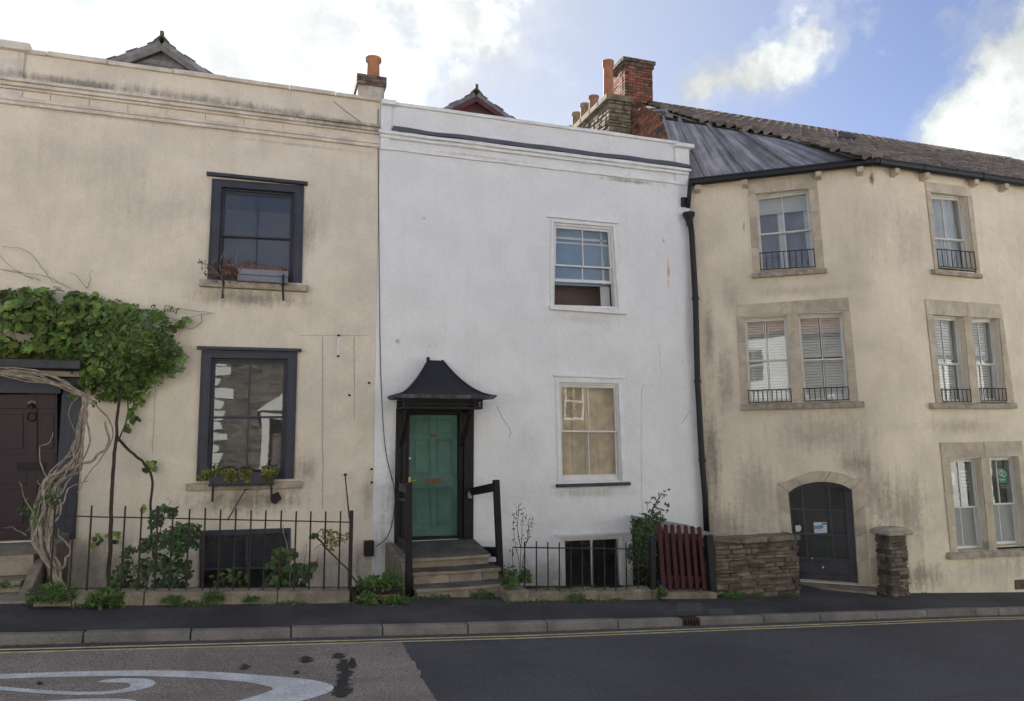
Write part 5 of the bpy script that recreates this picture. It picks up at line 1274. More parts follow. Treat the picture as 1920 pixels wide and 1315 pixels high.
mb = MB(); mb.prism([(lx0-.02, FY-.01, zl), (lx0-.02, Y1-.05, z1-.05), (lx0-.02, Y3+.2, -.3), (lx0-.02, FY-.01, -.3)], (-.10, 0, 0)); obj('cheek_wall', mb, M['plinth'], steps)
# black timber handrails
def handrail(label, pxtop, pxbot, Yp, wallpx, wu, rails_):
    t_ = onY(*pxtop, Yp); b_ = onY(*pxbot, Yp); hr = thing('handrail', (b_.x, Yp, b_.z), label, 'handrail', 'black timber handrails beside the green door')
    mb = MB(); mb.bar(b_-Vector((0, 0, .15)), t_, .095, .095, (0, 1, 0)); obj('post', mb, M['lampblack'], hr, bevel=.012)
    for (v0, v1, h) in rails_:
        f = (v1-pxtop[1])/(pxbot[1]-pxtop[1]); p1 = t_.lerp(b_, f); p0 = Vector((wu, FY-.06, onY(0, 0, 1).z)); p0.z = PF.uv(*v0)[1]
        mb = MB(); mb.bar(p0, p1+Vector((0, .0, 0)), .045, h); obj('rail', mb, M['lampblack'], hr, bevel=.006)
    return hr
Yp = Y2+.02
handrail('black timber handrail left of the green door, beside the hanging cable', (766, 905), (767, 1098), Yp, None, gx0+.05, [((746, 912), 918, .13), ((746, 1012), 1024, .13), ((746, 935), 940, .04)])
handrail('leaning black timber handrail right of the green door, against the white wall', (930, 900), (939, 1078), Yp+.25, None, gx1-.05, [((884, 922), 913, .13), ((905, 1030), 1036, .15), ((905, 1058), 1062, .12)])
p = PF.xyz(881, 928, .12); mb = MB(); mb.box(p.x-.035, p.x+.035, p.y-.03, p.y+.02, p.z-.06, p.z+.035); mb.tube([p+Vector((-.02, 0, .03)), p+Vector((-.02, 0, .07)), p+Vector((.02, 0, .07)), p+Vector((.02, 0, .03))], .008, 6)
mb.cur = 0; tag(obj('key_safe', mb, M['whitebox'], bevel=.006), 'small grey key safe hung on the right post of the green door', 'key safe')
# steps of the cream house
cs = thing('stone_steps', (-4, 11.6, road_z(-4)), 'pale stone steps at the purple front door, left edge of the photo', 'steps')
YA = 11.3; xr = onY(62, 1060, YA).x
zA = onY(30, 1042, YA).z; zB = onY(30, 1080, YA).z; zC = onY(30, 1112, YA-.42).z
for (yf, yb, zt_, zb_, xx, nm) in ((YA, FY+.15, zA, zB+.0, xr, 'landing_slab'), (YA-.4, YA+.02, zB-.002, zC, xr-.02, 'step_stone'), (10.38, YA-.38, zC-.002, -.1, onY(52, 1120, 10.4).x, 'step_stone')):
    mb = MB(); mb.box(-6.5, xx, yf, yb, zb_, zt_); obj(nm, mb, M['stepstone'], cs, bevel=.015)
mb = MB(); mb.prism([(xr+.01, FY-.01, zA+.12), (xr+.01, YA-.1, zA-.10), (xr+.01, 10.5, zC-.1), (xr+.01, 10.5, -.1), (xr+.01, FY-.01, -.1)], (.12, 0, 0)); obj('cheek_wall', mb, M['plinth'], cs, bevel=.01)

# plinth walls
RYL = 10.36
pl_ = thing('plinth_wall', (-1, RYL, road_z(-1)), 'low pale stone plinth under the long iron railing, before the cream house', 'low wall')
px = [62, 135, 270, 392, 520, 656]; xsb = [onY(u, 1120, RYL-.11).x for u in px]
def topz(x): return road_z(x)+pzoff
pzoff = onY(400, 1110, RYL-.11).z-road_z(onY(400, 1110, RYL-.11).x)
for a_, c_ in zip(xsb[:-1], xsb[1:]):
    j = U(-.008, .008); mb = MB(); P_ = lambda x, y, z: (x, y, z)
    mb.hexa([P_(a_+.004, RYL-.11+j, topz(a_)), P_(c_-.004, RYL-.11+j, topz(c_)), P_(c_-.004, RYL-.12+j, road_z(c_)+.05), P_(a_+.004, RYL-.12+j, road_z(a_)+.05), P_(a_+.004, RYL+.14, topz(a_)), P_(c_-.004, RYL+.14, topz(c_)), P_(c_-.004, RYL+.14, road_z(c_)-.1), P_(a_+.004, RYL+.14, road_z(a_)-.1)])
    obj('plinth_stone', mb, M['plinth'], pl_, bevel=.015)
pr_ = thing('plinth_wall', (5, RYL, road_z(5)), 'low broken stone plinth under the short railing, before the white house', 'low wall')
xw0, xw1 = onY(948, 1118, RYL-.12).x, onY(1232, 1118, RYL-.12).x
x = xw0; pz2 = onY(1100, 1107, RYL-.1).z-road_z(onY(1100, 1107, RYL-.1).x)
rough = [rock_mesh('plinth_stone', M['plinth'], k+30, .09) for k in range(5)]
while x < xw1-.05:
    L_ = min(U(.3, .62), xw1-x); zt_ = road_z(x+L_/2)+pz2+U(-.02, .012); zb_ = road_z(x+L_/2)+.03
    piece('plinth_stone', random.choice(rough), pr_, T(Vector((x+L_/2, RYL+.02+U(-.02, .02), (zt_+zb_)/2)), VX, VY, VZ, L_+.02, .30, zt_-zb_)); x += L_
# railings
def railing(label, us, vtop, vbot, vrail, Yr, u_post=None, bar_r=.0115, rail_r=.011, endcurl=False, vshift=0):
    x_ = [onY(u, vtop, Yr).x for u in us]
    r_ = thing('iron_railing', (sum(x_)/len(x_), Yr, road_z(sum(x_)/len(x_))), label, 'railing')
    uref = us[len(us)//2]; zt_ = onY(uref, vtop, Yr).z-road_z(onY(uref, vtop, Yr).x); zr_ = onY(uref, vrail, Yr).z-road_z(onY(uref, vrail, Yr).x)
    for x in x_:
        mb = MB(); j = U(-.008, .008); top = zt_+U(-.012, .012); lean = U(-.006, .006)
        mb.tube([(x+lean, Yr+j, road_z(x)+.12), (x+lean*.3, Yr+j*.4, road_z(x)+top-.03), (x, Yr, road_z(x)+top)], bar_r, 6, bar_r*.85); obj('bar', mb, M['rustiron'], r_)
    return r_, x_, zt_, zr_
us = [103, 140, 172, 235, 266, 296, 325, 356, 385, 414, 443, 471, 499, 528, 556, 583, 611, 639]
R1_, x_, zt_, zr_ = railing('long dark iron railing of plain upright bars before the cream house', us, 954, 1108, 974, RYL)
xp = onY(659, 960, RYL).x; xa = onY(100, 960, RYL).x
n = 14
mb = MB(); mb.tube([(xa+(xp-xa)*i/n, RYL-.012, road_z(xa+(xp-xa)*i/n)+zr_+.006*mnoise.noise(Vector((i*.7, 0, 0)))) for i in range(n+1)], .009, 6); obj('top_rail', mb, M['rustiron'], R1_)
mb = MB(); mb.box(xp-.025, xp+.025, RYL-.025, RYL+.025, road_z(xp)+.1, road_z(xp)+zt_+.02); obj('end_post', mb, M['blackpaint'], R1_, bevel=.004)
for (u0, v0, u1, v1) in ((427, 975, 461, 917), (655, 972, 647, 890)):
    mb = MB(); a_ = onY(u0, v0, RYL); b_ = PF.xyz(u1, v1, .0); mb.tube([a_, b_], .010, 6); mb.lathe((b_.x, b_.y-.02, b_.z-.02), [(0, 0), (.025, .005), (.025, .035), (0, .04)], 8); obj('stay_rod', mb, M['rustiron'], R1_)
us = [983.5, 1005.6, 1027, 1048.8, 1070, 1091, 1111.5, 1132.7, 1153.8, 1173.4, 1195.6]
R2_, x_, zt_, zr_ = railing('short dark iron railing before the basement window of the white house', us, 1016, 1105, 1028, RYL)
xa, xp = onY(961, 1027, RYL).x, onY(1222, 1010, RYL).x
mb = MB(); mb.tube([(xa+.005, RYL-.012, road_z(xa)+zr_-.12), (xa, RYL-.012, road_z(xa)+zr_)]+[(xa+(xp-xa)*i/10, RYL-.012, road_z(xa+(xp-xa)*i/10)+zr_+.005*mnoise.noise(Vector((i*.9, 5, 0)))) for i in range(1, 11)], .010, 6); obj('top_rail', mb, M['rustiron'], R2_)
pt_ = onY(1221, 1007, RYL); mb = MB(); mb.box(xp-.04, xp+.04, RYL-.04, RYL+.04, road_z(xp)+.05, pt_.z-.03); mb.lathe((xp, RYL, pt_.z-.03), [(.04, 0), (.04, .02), (.025, .05), (0, .055)], 10); obj('end_post', mb, M['blackpaint'], R2_, bevel=.006)
# red picket gate
GY = 10.42
gt = thing('picket_gate', (onY(1280, 1110, GY).x, GY, road_z(6)+.1), 'dark red picket gate with rounded pickets, between the short railing and the stone wall', 'gate')
tops = [(1237, 982.5), (1248.5, 983), (1260.7, 983.5), (1273, 984.5), (1286, 985), (1298.7, 986.5), (1311.8, 987.6)]
for k, (u, v) in enumerate(tops):
    a_ = onY(u, v, GY); b_ = onY(1245+k*12.8, 1112, GY); w = .034; mb = MB(); n = 6
    d = (b_-a_)
    prof = [(-w, .03), (-w*.8, .012), (-w*.4, .002), (0, 0), (w*.4, .002), (w*.8, .012), (w, .03)]
    poly = [a_+Vector((x, 0, -z)) for x, z in prof]+[b_+Vector((w, 0, 0)), b_+Vector((-w, 0, 0))]
    mb.prism(poly, (0, .022, 0)); obj('picket', mb, M['redpicket'], gt, bevel=.003)
for v in (1005, 1085):
    a_, b_ = onY(1236+(v-985)*.06, v, GY+.04), onY(1314+(v-985)*.07, v+2, GY+.04); mb = MB(); mb.bar(a_, b_, .03, .09); obj('cross_rail', mb, M['redpicket'], gt)
a_, b_ = onY(1328, 1003, GY), onY(1337, 1116, GY); mb = MB(); mb.bar(b_-Vector((0, 0, .1)), a_, .12, .10, (0, 1, 0))
tag(obj('gate_post', mb, M['blackpaint'], bevel=.01), 'black square gate post between the red picket gate and the stone wall', 'gate post')
mb = MB(); a_, b_ = onY(1240, 1117, GY-.15), onY(1345, 1118, GY-.15); mb.hexa([a_+Vector((0, 0, .05)), b_+Vector((0, 0, .05)), b_-Vector((0, 0, .1)), a_-Vector((0, 0, .1)), a_+Vector((0, .35, .05)), b_+Vector((0, .35, .05)), b_+Vector((0, .35, -.1)), a_+Vector((0, .35, -.1))])
tag(obj('threshold_slab', mb, M['plinth'], bevel=.012), 'flat pale stone slab lying under the red picket gate', 'stone slab')
# dark box with a grey top for the ledge behind the gate, teal crate
YS0, YS1 = 11.2, 12.55
a_, b_ = onY(1229, 985, YS0+.6), onY(1330, 1002, YS0+.6)
st = thing('ledge_box', ((a_.x+b_.x)/2, YS0, road_z(6.5)), 'low dark box with a sloping grey top, behind the red picket gate', 'bin store')
mb = MB(); mb.hexa([(a_.x-.1, YS0, a_.z), (b_.x, YS0, b_.z), (b_.x, YS0, b_.z-.05), (a_.x-.1, YS0, a_.z-.05), (a_.x-.1, YS1, a_.z+.10), (b_.x, YS1, b_.z+.08), (b_.x, YS1, b_.z+.03), (a_.x-.1, YS1, a_.z+.05)]); obj('lid', mb, mat('grey_lid', (.25, .25, .24), .8, .1, 5), st, bevel=.006)
mb = MB(); zb_ = -.5; mb.hexa([(a_.x-.07, YS0+.04, a_.z-.052), (b_.x-.03, YS0+.04, b_.z-.052), (b_.x-.03, YS0+.04, zb_), (a_.x-.07, YS0+.04, zb_), (a_.x-.07, YS1, a_.z+.04), (b_.x-.03, YS1, b_.z+.02), (b_.x-.03, YS1, zb_), (a_.x-.07, YS1, zb_)]); obj('dark_body', mb, M['lampblack'], st)
c0 = onY(1247, 1113, GY+.2); c1 = onY(1297, 1090, GY+.2)
cr = thing('plastic_crate', ((c0.x+c1.x)/2, GY+.2, c0.z), 'dark teal plastic crate on the ground behind the lower pickets of the red gate', 'crate')
mb = MB(); t_ = .015
mb.box(c0.x, c1.x, GY+.14, GY+.14+t_, c0.z, c1.z); mb.box(c0.x, c1.x, GY+.44, GY+.44+t_, c0.z, c1.z); mb.box(c0.x, c0.x+t_, GY+.14+t_, GY+.44, c0.z, c1.z); mb.box(c1.x-t_, c1.x, GY+.14+t_, GY+.44, c0.z, c1.z); mb.box(c0.x+t_, c1.x-t_, GY+.14+t_, GY+.44, c0.z, c0.z+t_)
obj('tub', mb, M['teal'], cr)
mb = MB(); mb.box(c0.x-.012, c1.x+.012, GY+.125, GY+.138, c1.z-.03, c1.z+.004); mb.box(c0.x-.012, c1.x+.012, GY+.456, GY+.47, c1.z-.03, c1.z+.004); obj('rim', mb, M['teal'], cr)
# rubble garden wall and pillar
WY = 10.40
wa, wb_ = onY(1340, 1010, WY).x, onY(1499, 1060, WY).x; ztw = onY(1430, 1015, WY).z
gw = thing('stone_wall', ((wa+wb_)/2, WY, road_z(8)), 'low rubble stone garden wall left of the arched grey door', 'wall')
zb_ = road_z(wb_)+.02
stack(gw, wa, wb_, WY, WY+.34, zb_, ztw, lambda: random.choice(rocks), .066, (.12, .40), M['mortard'], 'stone', .03, .15, .006)
x = wa-.02
zs = [onY(1350, 1004, WY).z, onY(1362, 1013, WY).z, onY(1430, 1010, WY).z, onY(1497, 1005, WY).z]
while x < wb_:
    L_ = min(U(.35, .6), wb_+.03-x); f = (x+L_/2-wa)/(wb_-wa); zt_ = zs[0] if f < .14 else zs[1]+(zs[3]-zs[1])*f
    if L_ > .08: piece('capping_stone', random.choice(rocks), gw, T(Vector((x+L_/2, WY+.17, (zt_+ztw)/2)), VX, VY, VZ, L_+.01, .40, max(.05, zt_-ztw+.03)))
    x += L_
QY = 10.27
qx0, qx1 = onY(1669, 1050, QY).x, onY(1704, 1050, QY).x; zq = onY(1685, 1004, QY).z; zc_q = onY(1680, 991, QY).z
pil = thing('stone_pillar', ((qx0+qx1)/2, QY, road_z(10.5)), 'short rubble stone pillar with a flat cap right of the arched grey door', 'pillar')
qdep = .31
stack(pil, qx0, qx1, QY, QY+qdep, road_z(qx1)+.05, zq, lambda: random.choice(rocks), .060, (.10, .26), M['mortard'], 'stone', .02, .11, .006)
mb = MB(); cxm = (qx0+qx1)/2
for (s0, s1, za_, zb2) in ((.07, .07, 0, .6), (.07, -.02, .6, 1)):
    h_ = zc_q-zq; z0_, z1_ = zq+.002+h_*za_, zq+h_*zb2; d0, d1 = s0, s1
    mb.hexa([(qx0-d1, QY-d1, z1_), (qx1+d1, QY-d1, z1_), (qx1+d0, QY-d0, z0_), (qx0-d0, QY-d0, z0_), (qx0-d1, QY+qdep+d1, z1_), (qx1+d1, QY+qdep+d1, z1_), (qx1+d0, QY+qdep+d0, z0_), (qx0-d0, QY+qdep+d0, z0_)])
obj('cap_stone', mb, M['sillstone'], pil, bevel=.02)
# slab before the arched door
mb = MB(); zs_ = zb_door-.005
pA, pB, pC_, pD_ = PR1.pt(dBL[0]-.25, 0, .05), PR1.pt(dBR[0]+.32, 0, .05), PR1.pt(dBR[0]+.25, 0, .42), PR1.pt(dBL[0]-.05, 0, .52)
f = lambda p, z: (p.x, p.y, z)
mb.hexa([f(pD_, zs_-.02), f(pC_, zs_-.02), f(pC_, zs_-.25), f(pD_, zs_-.25), f(pA-PR1.n*.3, zs_), f(pB-PR1.n*.3, zs_), f(pB-PR1.n*.3, zs_-.25), f(pA-PR1.n*.3, zs_-.25)])
tag(obj('threshold_slab', mb, M['stepstone'], bevel=.012), 'sloping stone slab in front of the arched grey door', 'stone slab')
# air brick low on the right
mb = MB(); q = [PR2.xyz(u, v, .012) for u, v in ((1903, 1088), (1935, 1086), (1936, 1104), (1904, 1106))]; mb.prism(q, (0, .03, 0)); tag(obj('air_brick', mb, M['brickdark'], tan))

# meter box and cable on the party wall
p = PF.xyz(692, 1029, .10); bx = thing('meter_box', (p.x, FY, p.z), 'small dark brown box fixed where cream and white walls meet', 'meter box')
mb = MB(); mb.box(p.x-.078, p.x+.078, FY-.12, FY-.002, p.z-.125, p.z+.125); obj('case', mb, M['brownbox'], bx, bevel=.012)
mb = MB(); mb.box(p.x-.066, p.x+.066, FY-.132, FY-.121, p.z-.11, p.z+.11); obj('lid', mb, M['brownbox'], bx, bevel=.004)
mb = MB(); mb.tube([PF.xyz(u, v, .012) for u, v in smooth([(709, 205), (709, 260), (710, 400), (712, 600), (714, 700), (718, 790), (724, 850), (733, 890), (739, 915), (740, 950), (733, 990), (722, 1012), (705, 1025)], 5)], .0065, 6)
tag(obj('cable', mb, M['blackpaint'], smooth=True), 'thin black cable hanging down the left edge of the white house to the brown box', 'cable')
mb = MB(); mb.tube([PF.xyz(u, v, .02) for u, v in ((625, 190), (650, 210), (680, 232))], .005, 5); tag(obj('wire', mb, M['crack'], smooth=True), 'short slack wire across the parapet of the cream house', 'wire')

# posters, lettering and notices
def flat(name, pl, pix, d, m, parent=None, th=.003):
    mb = MB(); mb.prism([pl.xyz(u, v, d) for u, v in pix], -pl.n*th); return obj(name, mb, m, parent)
def bars(name, pl, lines, d, m, parent):
    mb = MB(); 
    for (u0, v0, u1, v1, h) in lines:
        L_ = u1-u0; k = 0; u = u0
        while u < u1-.3:
            w = min(U(.55, 1.0), u1-u); hh_ = h*U(.75, 1.1); v = v0+(v1-v0)*(u-u0)/L_
            mb.prism([pl.xyz(u, v-hh_/2, d), pl.xyz(u+w*.8, v-hh_/2, d), pl.xyz(u+w*.8, v+hh_/2, d), pl.xyz(u, v+hh_/2, d)], -pl.n*.002); u += w
    return obj(name, mb, m, parent, kind='stuff')
dP = -.176
for k, (pix, lab, lg) in enumerate(((((1776, 884), (1789, 882), (1792, 910), (1779, 912)), 'green poster with a white looped emblem at the far left of the lowest right window', (1780, 888, 9, 14)),
                                   (((1871, 879), (1888, 879), (1890, 906), (1874, 907)), 'green poster with a white looped emblem in the right light of the lowest right window', (1873, 882, 13, 13)))):
    c_ = PR2.xyz(*pix[3], dP); ps = thing('window_poster', c_, lab, 'poster', 'green posters in the lowest window')
    flat('sheet', PR2, pix, dP, M['postergreen'], ps)
    u0, v0, w, h = lg; mb = MB()
    pts = smooth([(.45, .02), (.2, .10), (.06, .38), (.15, .66), (.40, .74), (.55, .5), (.62, .24), (.80, .18), (.97, .42), (.92, .78), (.70, .95), (.5, .84), (.44, .74)], 3)
    mb.tube([PR2.xyz(u0+w*x_, v0+h*y_, dP+.004) for x_, y_ in pts], .012, 5); obj('emblem', mb, M['lettering'], ps)
    bars('lettering', PR2, [(u0+1, v0+h+4, u0+w, v0+h+4, 2.2), (u0+2, v0+h+7, u0+w, v0+h+7, 1.2)], dP+.003, M['lettering'], ps)
wl = thing('window_lettering', PR2.xyz(1810, 920, dP), 'lines of small white lettering on the left light of the lowest right window', 'lettering')
bars('lettering', PR2, [(1800, 884.5, 1816, 884, 2.4), (1801, 891.5, 1816, 891, 2.4), (1800, 898, 1820, 897.5, 2.0), (1803, 904.5, 1818, 904, 2.4), (1803, 911, 1819, 910.5, 2.0), (1803, 918, 1820, 917.5, 1.6)], dP, M['lettering'], wl)
wl2 = thing('window_lettering', PR2.xyz(1880, 914, dP), 'two faint white text lines under the green poster in the lowest right window', 'lettering')
bars('lettering', PR2, [(1876, 911, 1891, 910.5, 1.0), (1877, 915, 1892, 914.5, 1.0)], dP, M['lettering'], wl2)
dN = dd+.018
flat0 = tag(flat('door_notice', PR1, [(1491, 986), (1500, 985), (1502.5, 989), (1502, 994), (1499, 997), (1492, 997)], dN, M['paper']), 'small rounded white paper notice in the left pane of the arched grey door', 'notice')
nt_ = thing('door_notice', PR1.xyz(1538, 1000, dN), 'white notice with blue print in the middle pane of the arched grey door', 'notice')
flat('sheet', PR1, [(1525.5, 979.5), (1550, 979.5), (1551, 999.5), (1527, 1000)], dN, M['paper'], nt_)
flat('printed_panel', PR1, [(1526.5, 986), (1536, 985.5), (1541, 984), (1545, 988), (1541, 992), (1527, 992.5)], dN+.002, M['bluep'], nt_, .001)
flat('printed_panel', PR1, [(1541, 981), (1549.5, 981), (1549.5, 984), (1541, 984)], dN+.002, M['leafd'], nt_, .001)
bars('lettering', PR1, [(1528, 988, 1535, 988, 1), (1528, 990.5, 1535, 990.5, 1), (1529, 996, 1546, 995.5, 1)], dN+.0035, M['whitebox'], nt_)

# ================================================================== plants
def leaf_mesh(kind, m, fold=.25):
    if kind == 'grape': P_ = [(0, 0), (.22, -.10), (.42, .02), (.50, .26), (.36, .36), (.44, .60), (.22, .66), (.12, .80), (0, 1.0)]
    elif kind == 'round': P_ = [(0, 0), (.26, .05), (.44, .3), (.42, .6), (.24, .86), (0, 1)]
    elif kind == 'oval': P_ = [(0, 0), (.20, .18), (.30, .45), (.22, .75), (0, 1)]
    else: P_ = [(0, 0), (.07, .2), (.09, .5), (.05, .8), (0, 1)]
    n = len(P_); v = [(0, y, -.10*y*y) for (x, y) in P_]+[(x, y, -fold*x-.12*y*y) for x, y in P_]+[(-x, y, -fold*x-.12*y*y) for x, y in P_]
    f = []
    for i in range(n-1): f += [(i, n+i, n+i+1, i+1), (i, i+1, 2*n+i+1, 2*n+i)]
    bm = bmesh.new(); vs = [bm.verts.new(q) for q in v]
    for q in f:
        if len({v[i] for i in q}) >= 3: bm.faces.new([vs[i] for i in q])
    bmesh.ops.remove_doubles(bm, verts=bm.verts, dist=1e-5); me = bpy.data.meshes.new('leaf'); bm.to_mesh(me); bm.free(); me.materials.append(m); return me
def leaf_mx(p, nrm, tip, size):
    nrm = Vector(nrm).normalized(); tip = Vector(tip); tip = (tip-nrm*tip.dot(nrm))
    if tip.length < .05: tip = nrm.orthogonal()
    tip.normalize(); s_ = tip.cross(nrm)
    m_ = Matrix((s_*size, tip*size, nrm*size)).transposed().to_4x4(); m_.translation = p; return m_
def leaves(root, me, mats_, nind=0, name='leaf', rest='foliage', m=None):
    mats_.sort(key=lambda q: (q.translation-CAM).length)
    for q in mats_[:nind]: piece(name, me if not isinstance(me, list) else random.choice(me), root, q)
    if len(mats_) > nind: return joined(rest, mats_[nind:], me, root)
def joined(name, mats_, me, root=None):
    mes = me if isinstance(me, list) else [me]; mb = MB()
    for q in mats_:
        k = random.choice(mes); o_ = len(mb.v); mb.v += [tuple(q @ v_.co) for v_ in k.vertices]
        for p in k.polygons: mb.f.append(tuple(i+o_ for i in p.vertices)); mb.mi.append(0)
    mm = bpy.data.meshes.new(name); mm.from_pydata(mb.v, [], mb.f); mm.materials.append(mes[0].materials[0]); mm.update()
    o = bpy.data.objects.new(name, mm); put(o, root); o['kind'] = 'stuff' if root is not None else ''
    if root is None: del o['kind']
    return o
grape, roundl = leaf_mesh('grape', M['leaf']), leaf_mesh('round', M['leaf'])
leaflet = leaf_mesh('oval', M['leafw'], .15); shrubl = leaf_mesh('oval', M['leafd']); shrubr = leaf_mesh('round', M['leafd'])
weedl = leaf_mesh('oval', M['leafy']); blade = leaf_mesh('blade', M['leafy'], .4); dryl = leaf_mesh('oval', M['leafb']); varl = leaf_mesh('oval', M['leafv']); traill = leaf_mesh('round', M['leafp']); bladed = leaf_mesh('blade', M['leafd'], .4)
def in_poly(p, lp):
    c = False; n = len(lp)
    for i in range(n):
        (x1, y1), (x2, y2) = lp[i], lp[(i+1) % n]
        if (y1 > p[1]) != (y2 > p[1]) and p[0] < (x2-x1)*(p[1]-y1)/(y2-y1)+x1: c = not c
    return c
def dist_edge(p, lp):
    best = 9
    for i in range(len(lp)):
        a_, b_ = Vector(lp[i]), Vector(lp[(i+1) % len(lp)]); q = Vector(p); t = max(0, min(1, (q-a_).dot(b_-a_)/max(1e-9, (b_-a_).length_squared))); best = min(best, (a_+(b_-a_)*t-q).length)
    return best
def wander(pts, amp=.02, seed=0, n=5):
    s_ = smooth([tuple(p) for p in pts], n); return [Vector(p)+Vector((amp*mnoise.noise(Vector((i*.35, seed, 0))), amp*mnoise.noise(Vector((i*.35, seed, 5))), amp*mnoise.noise(Vector((i*.35, seed, 9))))) for i, p in enumerate(s_)]
# canopy of the climbers over the purple door
VYm = 12.1
out_px = [(-160, 520), (-60, 530), (0, 534), (60, 530), (110, 532), (160, 545), (200, 556), (240, 570), (270, 576), (304, 584), (292, 600), (310, 625), (322, 655), (312, 672), (300, 690), (285, 690), (262, 705), (250, 722), (238, 738), (225, 735), (200, 742), (170, 738), (148, 722), (150, 690), (110, 672), (0, 672), (-60, 668), (-160, 668)]
outl = [(lambda p: (p.x, p.z))(onY(u, v, VYm)) for u, v in out_px]
gv = thing('grape_vine', (onY(206, 1100, 11.4).x, 11.4, 0), 'leafy grape vine spreading over the purple front door of the cream house', 'climbing plant')
xsv = [p[0] for p in outl]; zsv = [p[1] for p in outl]; gm, wm = [], []
xsplit = onY(200, 640, VYm).x
tries = 0
while len(gm)+len(wm) < 2300 and tries < 30000:
    tries += 1
    x, z = U(min(xsv), max(xsv)), U(min(zsv), max(zsv))
    if not in_poly((x, z), outl) and not (random.random() < .10 and dist_edge((x, z), outl) < .11 and x > -3.2): continue
    if mnoise.noise(Vector((x*3.6, z*3.6, 4))) < -.29: continue
    de = dist_edge((x, z), outl); th = min(.42, .10+de*1.3)
    front = U(0, 1)**.6; lump = .13*mnoise.noise(Vector((x*2.6, z*3, 1)))
    y = 12.52-th*front-max(0, lump)*1.2
    nrm = Vector((U(-.7, .7), -1+U(-.2, .7), U(-.1, 1.3))); tip = Vector((U(-.7, .7), U(-.4, .2), -1))
    wist = random.random() < (0.12+.75*max(0, min(1, (x-xsplit+.35)/.8)))
    if wist: wm.append((Vector((x, y, z)), nrm, tip))
    else: gm.append(leaf_mx(Vector((x, y, z)), nrm, tip, U(.08, .165)))
leaves(gv, [grape, roundl, grape], gm, 300)
def strand(root, pix, Ys, r, r2=None, m=M['barkdark'], amp=.02, seed=0, name='stem'):
    Ys = Ys if isinstance(Ys, (list, tuple)) else [Ys]*len(pix)
    pts = [onY(u, v, y) for (u, v), y in zip(pix, Ys)]; mb = MB(); mb.tube(wander(pts, amp, seed), r, 7, r2 if r2 else r); return obj(name, mb, m, root, smooth=True)
ys = lambda a_, c_, n: [a_+(c_-a_)*i/(n-1) for i in range(n)]
strand(gv, [(203, 1112), (205, 1060), (208, 990), (210, 920), (214, 860), (219, 815), (222, 760), (232, 700), (210, 640)], ys(11.5, 12.4, 9), .030, .018, seed=1)
strand(gv, [(219, 818), (235, 838), (256, 856), (272, 872), (285, 897), (283, 950), (284, 1000), (290, 1060)], ys(12.45, 12.0, 8), .022, .016, seed=2)
strand(gv, [(216, 835), (232, 805), (240, 770), (236, 720)], 12.45, .012, .008, seed=3)
strand(gv, [(325, 600), (345, 600), (362, 594), (380, 590), (395, 588)], 12.52, .006, .004, seed=12, m=M['bark']); strand(gv, [(300, 583), (330, 579), (365, 583), (400, 588)], 12.52, .006, .003, seed=13, m=M['bark']); strand(gv, [(378, 590), (376, 605), (360, 617), (345, 612)], 12.52, .005, .003, seed=14)
gm2 = []
for (u, v, r_, n_) in ((322, 612, 10, 10), (335, 604, 10, 10), (350, 598, 9, 8), (255, 760, 12, 10), (262, 742, 10, 6), (250, 780, 12, 8), (285, 872, 11, 9), (275, 880, 6, 4), (265, 720, 8, 5), (240, 800, 8, 5), (270, 950, 6, 3), (185, 1010, 14, 7), (212, 1005, 14, 8)):
    for k in range(n_):
        p = onY(u+U(-r_, r_), v+U(-r_, r_)*.7, 12.45+U(-.1, .05)); gm2.append(leaf_mx(p, (U(-.5, .5), -1, U(-.2, .8)), (U(-.8, .8), 0, -1), U(.05, .10)))
joined('foliage', gm2, [grape, roundl], gv)
# wisteria
ws = thing('wisteria', (onY(112, 1105, 11.0).x, 11.0, 0), 'old wisteria with pale twisted trunks beside the purple front door', 'climbing plant')
lm = []
for (p, nrm, tip) in wm:
    d = Vector((U(-.6, .9), U(-.5, .1), U(-1, .1))).normalized(); L_ = U(.14, .26); sidev = d.cross(Vector(nrm)).normalized()
    for k in range(5):
        c = p+d*L_*(k/4.5)
        for s_ in (-1, 1): lm.append(leaf_mx(c, (nrm[0]+U(-.3, .3), nrm[1], nrm[2]+U(-.3, .3)), d*.6+sidev*s_, U(.045, .075)))
for (u, v) in ((318, 690), (300, 700), (310, 660), (322, 668), (300, 586), (285, 582), (316, 640), (330, 655)):
    p = onY(u, v, 12.35); d = Vector((U(.1, .8), -.2, U(-.9, .0))).normalized()
    for k in range(6):
        c = p+d*.2*(k/5)
        for s_ in (-1, 1): lm.append(leaf_mx(c, (U(-.3, .3), -1, .4), d*.6+d.cross(Vector((0, -1, 0)))*s_, U(.05, .08)))
leaves(ws, leaflet, lm, 0)
W_Y = 11.15
